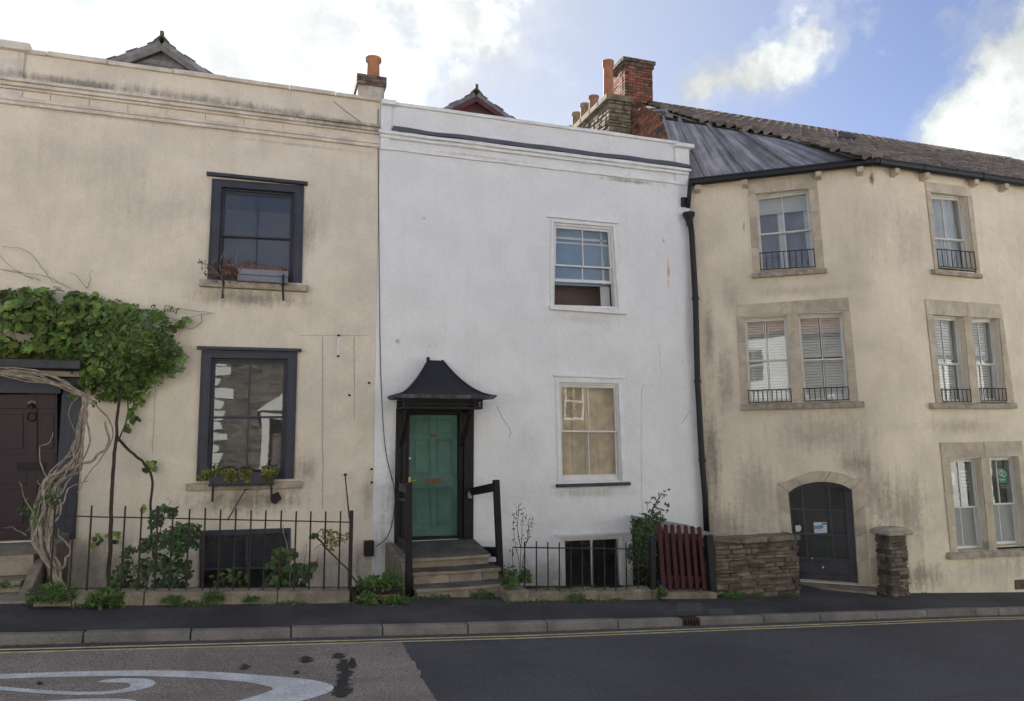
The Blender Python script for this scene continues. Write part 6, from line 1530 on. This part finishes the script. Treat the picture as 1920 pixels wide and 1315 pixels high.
trunks = [([(122, 1106), (100, 1085), (85, 1050), (66, 1020), (61, 985), (70, 940), (92, 905), (120, 880), (145, 850), (152, 800), (158, 745)], .036, .02), ([(112, 1106), (97, 1070), (80, 1030), (75, 985), (84, 945), (80, 915), (90, 895), (118, 884), (160, 868), (190, 850), (204, 825), (196, 790)], .030, .014),
          ([(118, 1102), (105, 1075), (94, 1040), (88, 990), (96, 950), (108, 935), (114, 920), (112, 912), (100, 908), (90, 922), (76, 945)], .022, .013), ([(100, 1060), (92, 1020), (100, 985), (95, 950), (70, 930)], .014, .009),
          ([(125, 1103), (112, 1104), (98, 1100), (92, 1085), (83, 1070)], .022, .014), ([(115, 1066), (128, 1045), (132, 1030), (122, 1015), (108, 1003), (112, 990)], .018, .011),
          ([(98, 960), (120, 940), (124, 925), (135, 912), (165, 903)], .012, .007), ([(90, 900), (76, 870), (76, 840), (96, 826), (98, 810)], .008, .004), ([(160, 745), (163, 790), (168, 830), (150, 870), (128, 880)], .014, .009),
          ([(165, 745), (190, 770), (210, 800), (208, 830), (190, 858), (165, 890), (145, 925)], .012, .007), ([(157, 760), (150, 800), (140, 840), (135, 880)], .018, .012), ([(146, 745), (128, 770), (140, 810), (150, 840)], .006, .004), ([(62, 965), (45, 930), (36, 900)], .006, .003), ([(72, 925), (74, 910), (70, 900)], .008, .004), ([(50, 1005), (30, 992), (8, 990)], .006, .003)]
for i, (pp, r_, r2_) in enumerate(trunks): strand(ws, pp, ys(W_Y, 11.95 if len(pp) > 8 else 11.5, len(pp)), r_, r2_, M['bark'], .03, i+20, 'trunk' if r_ > .02 else 'branch')
rw = random.Random(5)
for i in range(12):
    a_ = rw.uniform(-14, 14); y_ = W_Y+rw.uniform(-.15, .3)
    pp = [(114+rw.uniform(-14, 10), 1100), (92+a_, 1055+rw.uniform(-12, 12)), (80+a_*1.2+rw.uniform(-8, 8), 1005+rw.uniform(-10, 10)), (86+a_*1.3+rw.uniform(-10, 14), 955), (98+a_+rw.uniform(-14, 18), 915+rw.uniform(-10, 10)), (118+a_+rw.uniform(-10, 20), 880), (146+a_*.6, 838+rw.uniform(-10, 10)), (154+a_*.5, 785), (160+a_*.3, 745)][:rw.choice((5, 6, 9, 9, 9))]
    strand(ws, pp, ys(y_, 11.95 if len(pp) == 9 else 11.4, len(pp)), rw.uniform(.010, .02), .006, M['bark'], .05, i+150, 'branch')
for i in range(9):
    o_ = i*2.2; strand(ws, [(164+U(-5, 5), 748-o_*.3), (135, 735-o_*.6+U(-3, 3)), (95, 722-o_+U(-3, 3)), (50, 712-o_+U(-4, 4)), (0, 704-o_*.8+U(-3, 3)), (-60, 700-o_*.7)], 11.98+U(-.06, .04), U(.009, .016), .008, M['bark'], .025, i+50, 'branch')
for i, pp in enumerate(([(98, 527), (80, 505), (62, 480), (40, 467), (5, 463)], [(62, 525), (40, 512), (20, 500), (-10, 470)], [(75, 526), (45, 515), (15, 508), (-20, 500)], [(120, 535), (90, 520), (50, 512), (0, 505)], [(162, 542), (150, 525), (140, 515), (128, 513)], [(163, 540), (170, 525), (167, 515), (172, 509)], [(150, 560), (130, 540), (95, 527)])): strand(ws, pp, 12.5, .006, .003, M['bark'], .02, i+70, 'branch')
lm = []
for (u, v, r_, n_) in ((95, 935, 14, 26), (70, 965, 14, 12), (45, 955, 10, 6), (60, 945, 12, 8), (60, 985, 10, 6)):
    for k in range(n_): lm.append(leaf_mx(onY(u+U(-r_, r_), v+U(-r_, r_), 11.4+U(-.1, .1)), (U(-.5, .5), -1, U(0, .8)), (U(-1, 1), 0, -.6), U(.04, .07)))
joined('foliage', lm, weedl, ws)

def bush(name, label, cat, pix, Y, n, me, size, dep=.35, stems=(), stem_m=M['barkdark'], nind=0, group=None, droop=-.4, hole=-.3):
    lp = [(lambda p: (p.x, p.z))(onY(u, v, Y)) for u, v in pix]; xs_ = [p[0] for p in lp]; zs_ = [p[1] for p in lp]
    r_ = thing(name, ((min(xs_)+max(xs_))/2, Y, min(zs_)), label, cat, group); ms_ = []; t = 0
    sd_ = U(0, 50)
    while len(ms_) < n and t < n*30:
        t += 1; x, z = U(min(xs_), max(xs_)), U(min(zs_), max(zs_))
        if not in_poly((x, z), lp) or mnoise.noise(Vector((x*6, z*6, sd_))) < hole: continue
        ms_.append(leaf_mx(Vector((x, Y+U(-dep, dep)*min(1, .3+dist_edge((x, z), lp)*4), z)), (U(-.8, .8), -.8+U(-.3, .3), U(-.2, 1)), (U(-1, 1), U(-.5, .5), droop+U(-.5, .5)), U(*size)))
    leaves(r_, me, ms_, nind)
    for k, (pp, r0) in enumerate(stems): strand(r_, pp, Y, r0, r0*.5, stem_m, .015, k+int(sd_)*3)
    return r_
bush('shrub', 'dark leafy shrub behind the railing, left of the dark basement window', 'shrub', [(210, 1108), (205, 1080), (230, 1050), (225, 1022), (262, 1015), (285, 1000), (280, 965), (300, 945), (330, 955), (325, 975), (350, 985), (376, 975), (372, 1000), (375, 1060), (352, 1085), (345, 1108)], 11.25, 2300, [shrubl, shrubl, shrubr], (.035, .065), .4, [([(270, 1108), (285, 1060), (300, 1000), (310, 955)], .01), ([(320, 1108), (318, 1060), (330, 1010)], .009), ([(245, 1108), (250, 1060), (240, 1030)], .008), ([(300, 960), (320, 942), (312, 935)], .004)], hole=-.12, nind=120)
bush('shrub', 'sparse large leaved shrub behind the railing, right of the dark basement window', 'shrub', [(505, 1108), (500, 1060), (520, 1030), (545, 1030), (560, 1062), (590, 1052), (600, 1065), (575, 1090), (570, 1108)], 11.2, 130, shrubr, (.07, .12), .25, [([(540, 1108), (545, 1070), (538, 1025), (530, 985)], .012), ([(548, 1106), (558, 1080), (572, 1050), (575, 1020)], .008), ([(560, 1080), (585, 1070), (597, 1045)], .005)], M['bark'], nind=60)
r_ = bush('ivy_sprig', 'small variegated ivy cluster hanging on the railing beside its end post', 'climbing plant', [(598, 990), (625, 992), (640, 1000), (665, 996), (655, 1018), (632, 1020), (620, 1032), (612, 1015)], RYL+.06, 120, [varl, varl, shrubl], (.035, .06), .06, hole=-.6)
bush('rose_stem', 'slanting thorny brown rose stem behind the right end of the long railing', 'climbing plant', [(590, 1000), (597, 998), (590, 1006), (584, 1004)], RYL+.35, 6, shrubr, (.05, .08), .05, [([(586, 1000), (605, 1020), (630, 1047), (655, 1072), (668, 1095), (672, 1104)], .016), ([(610, 1027), (600, 1022), (590, 1030)], .006), ([(636, 1053), (628, 1062)], .005), ([(594, 1055), (598, 1035)], .004)], mat('rose_cane', (.10, .075, .045), .8, .2, 8))
bush('shrub', 'small leafy growth below the dark basement window of the cream house', 'shrub', [(395, 1108), (400, 1080), (425, 1070), (470, 1075), (480, 1108)], 11.6, 40, weedl, (.06, .10), .2, [([(405, 1108), (412, 1080), (420, 1062)], .005), ([(440, 1108), (442, 1080)], .005)])
bd = bush('buddleia', 'bushy buddleia leaning on the white wall beside the red picket gate', 'shrub', [(1183, 1060), (1178, 1030), (1190, 1010), (1185, 985), (1200, 965), (1218, 962), (1226, 950), (1240, 962), (1246, 975), (1232, 985), (1232, 1010), (1222, 1040), (1205, 1062)], 11.15, 700, [shrubl, bladed, shrubl], (.05, .085), .25, [([(1215, 1110), (1212, 1060), (1210, 1010), (1222, 960), (1240, 925)], .012), ([(1207, 1110), (1200, 1050), (1192, 1000)], .01), ([(1222, 960), (1232, 940), (1250, 918)], .005), ([(1218, 970), (1214, 945), (1230, 930)], .004)], M['barkdark'], hole=-.5)
ms_ = [leaf_mx(onY(u+U(-5, 5), v+U(-5, 5), 11.15+U(-.05, .05)), (U(-.5, .5), -1, U(0, .8)), (U(-1, 1), 0, U(-1, 1)), U(.03, .06)) for (u, v) in ((1222, 958), (1228, 948), (1234, 940), (1240, 930), (1247, 922), (1216, 946), (1226, 934), (1250, 950), (1244, 958)) for _ in range(7)]
joined('foliage', ms_, [shrubl, dryl], bd)
ms_ = [leaf_mx(onY(u, v, 10.95), (U(-.5, .5), -1, U(0, .8)), (U(-1, 1), 0, U(-1, 1)), U(.02, .04)) for u, v in [(1180+U(0, 55), U(1055, 1108)) for _ in range(90)]]
joined('foliage', ms_, shrubl, bd)
ds = thing('dead_weed', (onY(972, 1100, 10.8).x, 10.8, 0), 'tall dry dead weed stalks standing against the white wall by the steps', 'weeds')
tips = []
for i, pp in enumerate(([(973, 1105), (974, 1060), (966, 1020), (963, 985), (964, 965)], [(973, 1105), (976, 1050), (978, 1005), (980, 975), (982, 960)], [(974, 1105), (980, 1055), (988, 1010), (993, 990), (1000, 980)], [(972, 1100), (962, 1060), (960, 1030)], [(977, 1030), (970, 990), (973, 955), (972, 948)], [(984, 1030), (992, 1000), (990, 975)])):
    strand(ds, pp, 10.8, .006, .003, M['barkdark'], .02, i+120); tips += pp[2:]
ms_ = [leaf_mx(onY(u+U(-7, 7), v+U(-9, 9), 10.8+U(-.06, .06)), (U(-1, 1), -1, U(-.5, .8)), (U(-1, 1), 0, U(-1, .5)), U(.018, .04)) for (u, v) in tips for _ in range(7)]
joined('foliage', ms_, dryl, ds)

# weeds along the foot of the walls
nW = [0]
def weed(label, u, v, Y, w, h, n, me, size, spread_=.8):
    c = onY(u, v, Y); c.z = max(c.z, pave_z(c.x, Y)-.02); ms_ = []
    for k in range(int(n*1.7)):
        a_ = U(0, 2*math.pi); r_ = U(0, 1)**.7; b_ = c+Vector((math.cos(a_)*r_*w*.6, math.sin(a_)*r_*min(w, .25)*.6, 0))
        t_ = Vector((math.cos(a_)*spread_+U(-.4, .4), math.sin(a_)*spread_*.6+U(-.4, .2), U(.4, 1.2)))
        hh_ = U(0, 1)**1.4*h*(1-.5*r_)
        ms_.append(leaf_mx(b_+Vector((0, 0, hh_)), Vector((U(-.6, .6), U(-1, .1), U(.2, 1))), t_, U(size[0]*.62, size[1]*.72)))
    o = joined('weed_clump', ms_, me); tag(o, label, 'weeds', 'weeds along the foot of the walls'); return o
PYF = RYL-.16
weed('wide green weed clump beside the pale steps at the foot of the wisteria', 95, 1126, PYF, .42, .22, 380, [weedl, blade], (.04, .09))
weed('feathery green weed clump at the foot of the vine stem', 195, 1132, PYF, .30, .20, 330, [blade, weedl], (.05, .11))
weed('low weeds at the plinth under the lower dark window', 322, 1130, PYF, .20, .10, 190, [weedl, blade], (.03, .07))
weed('bushy weed at the plinth under the window box', 400, 1128, PYF, .22, .15, 160, [weedl, blade], (.04, .08))
weed('thin spiky weed in the middle of the long plinth', 470, 1129, PYF, .14, .08, 90, blade, (.05, .09))
weed('tiny weeds at the right half of the long plinth', 545, 1131, PYF, .3, .03, 50, weedl, (.02, .04))
weed('lush weed clump in front of the dark trough between the two railings', 690, 1126, PYF, .26, .10, 170, weedl, (.04, .07))
weed('green weed clump at the left foot of the stone steps', 742, 1130, PYF, .28, .10, 190, [weedl, blade], (.04, .09))
weed('weed tuft growing under the bottom stone step', 905, 1122, Y3-.04, .28, .12, 170, [weedl, blade], (.03, .08))
weed('dark weed clump between the leaning handrail and the dead stalks', 955, 1098, RYL-.02, .2, .32, 190, [weedl, bladed, shrubl], (.05, .10))
weed('leafy weed at the foot of the dead stalks', 985, 1092, RYL+.2, .12, .22, 60, weedl, (.06, .11))
weed('weed tuft on the pavement side of the broken plinth', 1080, 1124, PYF, .22, .12, 150, [weedl, blade], (.03, .07))
weed('short weeds along the top of the broken plinth', 1060, 1106, RYL, .9, .035, 160, [weedl, blade], (.02, .05))
weed('spiky green weed between the broken plinth and the red gate', 1241, 1120, PYF, .10, .16, 90, blade, (.06, .13))
weed('thick grass tuft at the foot of the rubble stone wall', 1375, 1126, WY-.08, .30, .10, 340, blade, (.06, .12))
weed('thinner grass tuft at the foot of the rubble wall towards the door', 1422, 1125, WY-.08, .16, .06, 150, blade, (.05, .09))
weed('mossy weeds at the right end of the rubble wall', 1485, 1118, WY-.06, .2, .03, 80, weedl, (.02, .04))
weed('sparse weeds at the foot of the stone pillar', 1720, 1112, WY+.25, .35, .03, 60, weedl, (.02, .05))
weed('low green weeds below the first pale step on the left', 12, 1100, 10.9, .22, .06, 80, weedl, (.03, .06))
# trough with flowers between the railings
tx0_, tx1_ = onY(672, 1105, 10.5).x, onY(752, 1105, 10.5).x; tz_ = onY(700, 1106, 10.4).z
tr = thing('planting_trough', ((tx0_+tx1_)/2, 10.5, tz_), 'dark trough of green plants left of the stone steps', 'planter')
mb = MB(); t_ = .02
for (a_, b_, c_, d_) in ((tx0_, tx1_, 10.38, 10.40), (tx0_, tx1_, 10.62, 10.64), (tx0_, tx0_+.02, 10.401, 10.619), (tx1_-.02, tx1_, 10.401, 10.619)): mb.box(a_, b_, c_, d_, tz_-.12, tz_+.03)
obj('box', mb, M['lampblack'], tr)
mb = MB(); mb.box(tx0_+.021, tx1_-.021, 10.401, 10.619, tz_-.1, tz_); obj('soil', mb, M['soil'], tr)
piece('brick', br_me, tr, T(Vector((tx0_+.38, 10.30, tz_-.10)), VX, VY, VZ, .215, .10, .07))
ms_ = []
for k in range(420):
    x = U(tx0_, tx1_); ms_.append(leaf_mx(Vector((x, U(10.36, 10.66), tz_+U(0, 1)**1.3*(.13+.14*max(0, mnoise.noise(Vector((x*5, 0, 2))))))), (U(-.7, .7), -.7, U(0, 1)), (U(-1, 1), U(-.6, .3), U(-.4, .8)), U(.04, .075)))
tpl = joined('trough_plants', ms_, weedl); tag(tpl, 'fresh green plants growing out of the dark trough by the steps', 'plants')
mf = thing('marigold', (onY(700, 1128, 10.2).x, 10.2, 0), 'small marigold with orange and yellow flowers at the foot of the trough', 'flowers')
for (u, v, r_) in ((701, 1127, .035), (722, 1138, .025), (672, 1120, .02), (684, 1123, .018)):
    c = onY(u, v, 10.15); mb = MB()
    for k in range(11):
        a_ = k*2*math.pi/11; d_ = Vector((math.cos(a_), -.35, math.sin(a_)*.8)); e_ = Vector((math.cos(a_+.25), -.3, math.sin(a_+.25)*.8)); mb.prism([c, c+d_*r_, c+(d_+e_)*.55*r_*1.15, c+e_*r_], (0, -.004, 0))
    obj('flower', mb, M['petal'], mf)
ms_ = [leaf_mx(onY(u+U(-14, 14), 1132+U(-6, 6), 10.17), (U(-.6, .6), -.8, U(0, 1)), (U(-1, 1), 0, U(-.5, 1)), U(.03, .06)) for u in (672, 690, 705, 720) for _ in range(14)]
joined('foliage', ms_, weedl, mf)

# window boxes and their plants
ub = thing('window_box', PF.xyz(490, 528, .2), 'grey painted window box on iron brackets at the upper dark window', 'window box')
a_, b_ = PF.xyz(446, 503, .24), PF.xyz(540, 512, .24); za_, zb_ = PF.xyz(446, 526, .24).z, a_.z
mb = MB(); mb.box(a_.x, b_.x, FY-.25, FY-.235, za_, zb_); mb.box(a_.x, b_.x, FY-.06, FY-.045, za_, zb_); mb.box(a_.x, a_.x+.015, FY-.234, FY-.061, za_, zb_); mb.box(b_.x-.015, b_.x, FY-.234, FY-.061, za_, zb_); mb.box(a_.x+.016, b_.x-.016, FY-.234, FY-.061, za_, zb_-.03)
obj('box', mb, mat('grey_box_paint', (.19, .20, .24), .7, .15, 5), ub, bevel=.003)
mb = MB(); mb.box(a_.x-.005, b_.x+.005, FY-.256, FY-.251, (za_+zb_)/2-.006, (za_+zb_)/2+.006); obj('band', mb, M['navy'], ub)
def bracket(root, u, v0, v1, dep):
    p0, p1 = PF.xyz(u, v0, dep), PF.xyz(u, v1, .03); mb = MB(); mb.bar((p0.x, FY-.002, za_-.02), (p0.x, FY-dep, za_-.02), .035, .012); mb.bar((p0.x, FY-dep, za_-.02), (p0.x, FY-dep, p0.z), .035, .012, (0, 1, 0)); mb.bar((p0.x, FY-.14, za_-.026), (p1.x, FY-.14, p1.z), .035, .02, (0, 1, 0)); obj('bracket', mb, M['blackpaint'], root)
bracket(ub, 418, 524, 562, .27); bracket(ub, 531, 515, 566, .27)
up = bush('dying_plant', 'brown withered plant spilling over the left end of the grey window box', 'plant', [(388, 528), (385, 505), (400, 485), (430, 480), (452, 490), (455, 512), (435, 530)], FY-.22, 260, [dryl, dryl, weedl], (.02, .045), .1, [([(420, 560), (417, 530), (412, 495), (420, 472)], .006), ([(415, 520), (395, 500), (378, 488)], .003), ([(420, 520), (440, 490), (447, 468)], .003), ([(418, 525), (400, 510), (385, 515)], .003)], M['bark'], hole=-.35)
ms_ = [leaf_mx(onY(u+U(-4, 4), v+U(-4, 4), FY-.22), (U(-.5, .5), -1, U(0, .8)), (U(-1, 1), 0, -1), U(.02, .04)) for (u, v) in ((376, 492), (382, 490), (380, 500), (388, 497), (374, 488)) for _ in range(4)]; joined('foliage', ms_, dryl, up)
bush('dying_plant', 'low reddish dried plants along the right part of the grey window box', 'plant', [(450, 508), (452, 495), (470, 486), (500, 496), (540, 503), (542, 514), (500, 510)], FY-.19, 200, [dryl, dryl, shrubl], (.015, .035), .06, [([(455, 510), (460, 490), (458, 470)], .003), ([(480, 505), (485, 485), (500, 480)], .002)], M['barkdark'])
lb = thing('window_box', PF.xyz(455, 905, .2), 'black window box on iron brackets at the lower dark window', 'window box')
a_, b_ = PF.xyz(393, 884, .24), PF.xyz(513, 884, .24); za_, zb_ = PF.xyz(446, 907, .24).z, a_.z-.03
mb = MB(); mb.box(a_.x, b_.x, FY-.25, FY-.235, za_, zb_); mb.box(a_.x, b_.x, FY-.06, FY-.045, za_, zb_); mb.box(a_.x, a_.x+.015, FY-.234, FY-.061, za_, zb_); mb.box(b_.x-.015, b_.x, FY-.234, FY-.061, za_, zb_); mb.box(a_.x+.016, b_.x-.016, FY-.234, FY-.061, za_, zb_-.03); obj('box', mb, M['navy'], lb)
mb = MB(); mb.box(a_.x-.01, b_.x+.01, FY-.262, FY-.252, za_-.035, za_+.0); obj('support_bar', mb, M['blackpaint'], lb)
bracket(lb, 399, 905, 940, .27); bracket(lb, 509, 903, 937, .27)
for (pix, n_, lab) in (([(372, 905), (370, 890), (388, 876), (410, 873), (420, 885), (400, 893), (385, 903)], 120, 'yellow green trailing plant at the left end of the black window box'), ([(418, 880), (438, 876), (446, 890), (440, 903), (424, 903)], 110, 'yellow green trailing plant left of the middle of the black window box'), ([(448, 880), (470, 876), (474, 895), (465, 904), (452, 900)], 110, 'yellow green trailing plant right of the middle of the black window box'), ([(490, 882), (505, 872), (524, 876), (522, 885), (510, 903), (492, 902)], 120, 'yellow green trailing plant at the right end of the black window box')):
    bush('trailing_plant', lab, 'plant', pix, FY-.27, n_, traill, (.025, .045), .04, group='trailing plants in the black window box', hole=-.7)

# ================================================================== the other side of the street (seen in the window panes)
OY = -2.6
sheet('raised_pavement', [gz(-40, 1.5, .72), gz(50, 1.5, .72), gz(50, OY, .74), gz(-40, OY, .74)], M['patch'])
mb = MB(); mb.hexa([gz(-40, 1.5, .715), gz(50, 1.5, .715), gz(50, 1.5, -.05), gz(-40, 1.5, -.05), gz(-40, 1.2, .715), gz(50, 1.2, .715), gz(50, 1.2, -.05), gz(-40, 1.2, -.05)]); obj('retaining_kerb', mb, M['kerb'], kind='structure')
PO = Plane((0, OY), (-1, 0, 0), (0, 1, 0))
def opp_house(x0, x1, zt_, zr_, m, label, wins, roofm, quoins=True, door=None):
    h = thing('opposite_house', ((x0+x1)/2, OY, .7), label, 'house')
    mb = MB(); wall(mb, PO, [(-x1, -1), (-x0, -1), (-x0, zt_), (-x1, zt_)], [[(-c-w/2, zb_), (-c+w/2, zb_), (-c+w/2, zb_+hh_), (-c-w/2, zb_+hh_)] for (c, zb_, w, hh_) in wins], .2); obj('wall', mb, m, h)
    mb = MB(); mb.box(x0, x0+.1, OY-7, OY-.2, -1, zt_); mb.box(x1-.1, x1, OY-7, OY-.2, -1, zt_); mb.box(x0, x1, OY-7.1, OY-7, -1, zt_); obj('side_walls', mb, m, h)
    mb = MB(); mb.prism([(x0-.05, OY+.3, zt_-.1), (x0-.05, OY-3.5, zr_), (x0-.05, OY-7.4, zt_-.1)], (x1-x0+.1, 0, 0)); obj('roof', mb, roofm, h)
    for (c, zb_, w, hh_) in wins:
        q = Quad.__new__(Quad); q.pl = PO; q.d = 0; q.c = [(-c-w/2, zb_+hh_), (-c+w/2, zb_+hh_), (-c+w/2, zb_), (-c-w/2, zb_)]; q.w, q.h = w, hh_
        mb = MB(); q.ring(mb, .08, .08, .08, .08, -.15, -.05); q.box(mb, .49, .51, .08/hh_, 1-.08/hh_, -.12, -.06); q.box(mb, .08/w, .92, .48, .52, -.121, -.061); wn = obj('window', mb, M['whiteopp'], h)
        mb = MB(); q.box(mb, .05, .95, .05, .95, -.10, -.095); obj('glass_pane', mb, M['glass'], wn)
    if quoins:
        z = .0; k = 0
        while z < zt_-.3:
            for xx, s_ in ((x0, 1), (x1, -1)):
                L_ = (.66 if k % 2 else .36)*U(.6, 1.35); mb = MB(); a_, c_ = sorted((xx, xx+s_*L_)); mb.prism([(a_, OY+.03, z), (c_, OY+.03, z+U(0, .06)), (c_+U(-.1, .1), OY+.03, z+.36*U(.7, 1)), (a_, OY+.03, z+.36)], (0, -.04, 0)); obj('quoin', mb, M['whiteopp'], h)
            z += .38; k += 1
    return h
h = opp_house(-1.9, 5.6, 6.3, 9.0, M['stoneopp'], 'stone house with white quoins and porch across the road, mirrored in the lower dark window', [(4.3, 1.5, 1.1, 1.7), (4.3, 4.2, 1.1, 1.5), (1.2, 4.6, 1.1, 1.4)], M['redroof'])
px_ = .72
mb = MB(); mb.box(px_-.85, px_-.6, OY+.04, OY+.9, 0, 2.7); mb.box(px_+.6, px_+.85, OY+.04, OY+.9, 0, 2.7); mb.box(px_-.85, px_+.85, OY+.04, OY+.9, 2.702, 2.95); mb.prism([(px_-1.05, OY+.04, 2.952), (px_+1.05, OY+.04, 2.952), (px_, OY+.04, 3.75)], (0, 1.0, 0)); obj('porch', mb, M['whiteopp'], h)
opp_house(-14, -1.95, 6.6, 9.6, M['whiteopp'], 'pale house across the road left of the stone house, mirrored in panes', [(-4, 1.6, 1.2, 1.8), (-7.5, 1.6, 1.2, 1.8), (-4, 4.4, 1.2, 1.5), (-7.5, 4.4, 1.2, 1.5), (-11, 4.4, 1.2, 1.5)], M['redroof'], False)
opp_house(5.65, 16.5, 6.0, 8.8, M['stoneopp'], 'stone house with white windows across the road, mirrored in the boarded window', [(8, 1.2, 1.1, 1.8), (12.0, 2.7, .9, 1.5), (8, 4.0, 1.1, 1.5), (15, 4.0, .9, 1.5)], M['redroof'], False)
opp_house(16.6, 30, 5.6, 8.4, M['whiteopp'], 'pale house farther down the road opposite, mirrored in the right windows', [(19, 1, 1.2, 1.8), (23, 1, 1.2, 1.8), (19, 3.7, 1.2, 1.5), (23, 3.7, 1.2, 1.5)], M['slate'], False)

mb = MB(); vv = [Vector((gxp+.1, g1.y, g1.z+.05)), Vector((gxp+.1, yb1+.5, g0.z+.05)), rpt(xl-.4, SLN-.02, .02), rpt(xT0+.2, s_min(xT0+.2)+.1, .01), TA]
mb.add(vv, [(0, 1, 2), (0, 2, 3), (0, 3, 4)]); obj('mortar_fillet', mb, M['brickdark'], roof_o)

ms_ = []
for k in range(2600):
    u = U(40, 1235); c = onY(u, 1130, RYL-.17); g_ = mnoise.noise(Vector((c.x*1.9, 3, 0)))+.4*mnoise.noise(Vector((c.x*7, 9, 0)))
    if g_ < U(-.15, .45): continue
    if 765 < u < 945: yb = Y3-.03
    else: yb = RYL-.15
    y = yb-abs(random.gauss(0, .035)); ms_.append(leaf_mx(Vector((c.x, y, pave_z(c.x, y)+U(0, .05)*max(.2, g_*2))), (U(-.6, .6), U(-1, 0), U(.1, 1)), (U(-1, 1), U(-.8, .2), U(0, 1)), U(.02, .05)))
wv = joined('low_weeds', ms_, [weedl, blade, dryl]); tag(wv, 'thin straggle of tiny weeds where pavement meets the low plinths', 'weeds', kind='stuff')

mb = MB()
for k in range(900):
    x = U(-4.5, 15); y = kerb_y(x)-abs(random.gauss(0, .05))-.005; r_ = U(.004, .013); z = road_z(x)+.009; a_ = U(0, 6)
    pts = [(x+r_*math.cos(a_+t)*U(.6, 1.2), y+r_*math.sin(a_+t)*U(.6, 1.2), z) for t in (0, 1.6, 3.1, 4.7)]; mb.add(pts+[(x, y, z+r_*.9)], [(0, 1, 4), (1, 2, 4), (2, 3, 4), (3, 0, 4)])
tag(obj('gutter_grit', mb, mat('grit', (.14, .12, .10), .95, .5, 30)), 'fine grit lying in the gutter along the kerb', 'grit', kind='stuff')
mb = MB()
for k in range(260):
    x = U(-4.5, 14); y = kerb_y(x)+U(.18, 1.1); z = pave_z(x, y)+.004; r_ = U(.003, .012); a_ = U(0, 6)
    pts = [(x+r_*math.cos(a_+t)*U(.6, 1.2), y+r_*math.sin(a_+t)*U(.6, 1.2), z) for t in (0, 1.6, 3.1, 4.7)]; mb.add(pts+[(x, y, z+r_*.5)], [(0, 1, 4), (1, 2, 4), (2, 3, 4), (3, 0, 4)])
tag(obj('pavement_litter', mb, mat('leaf_litter', (.16, .11, .06), .95, .5, 30)), 'small dry leaf bits scattered on the dark pavement', 'litter', kind='stuff')
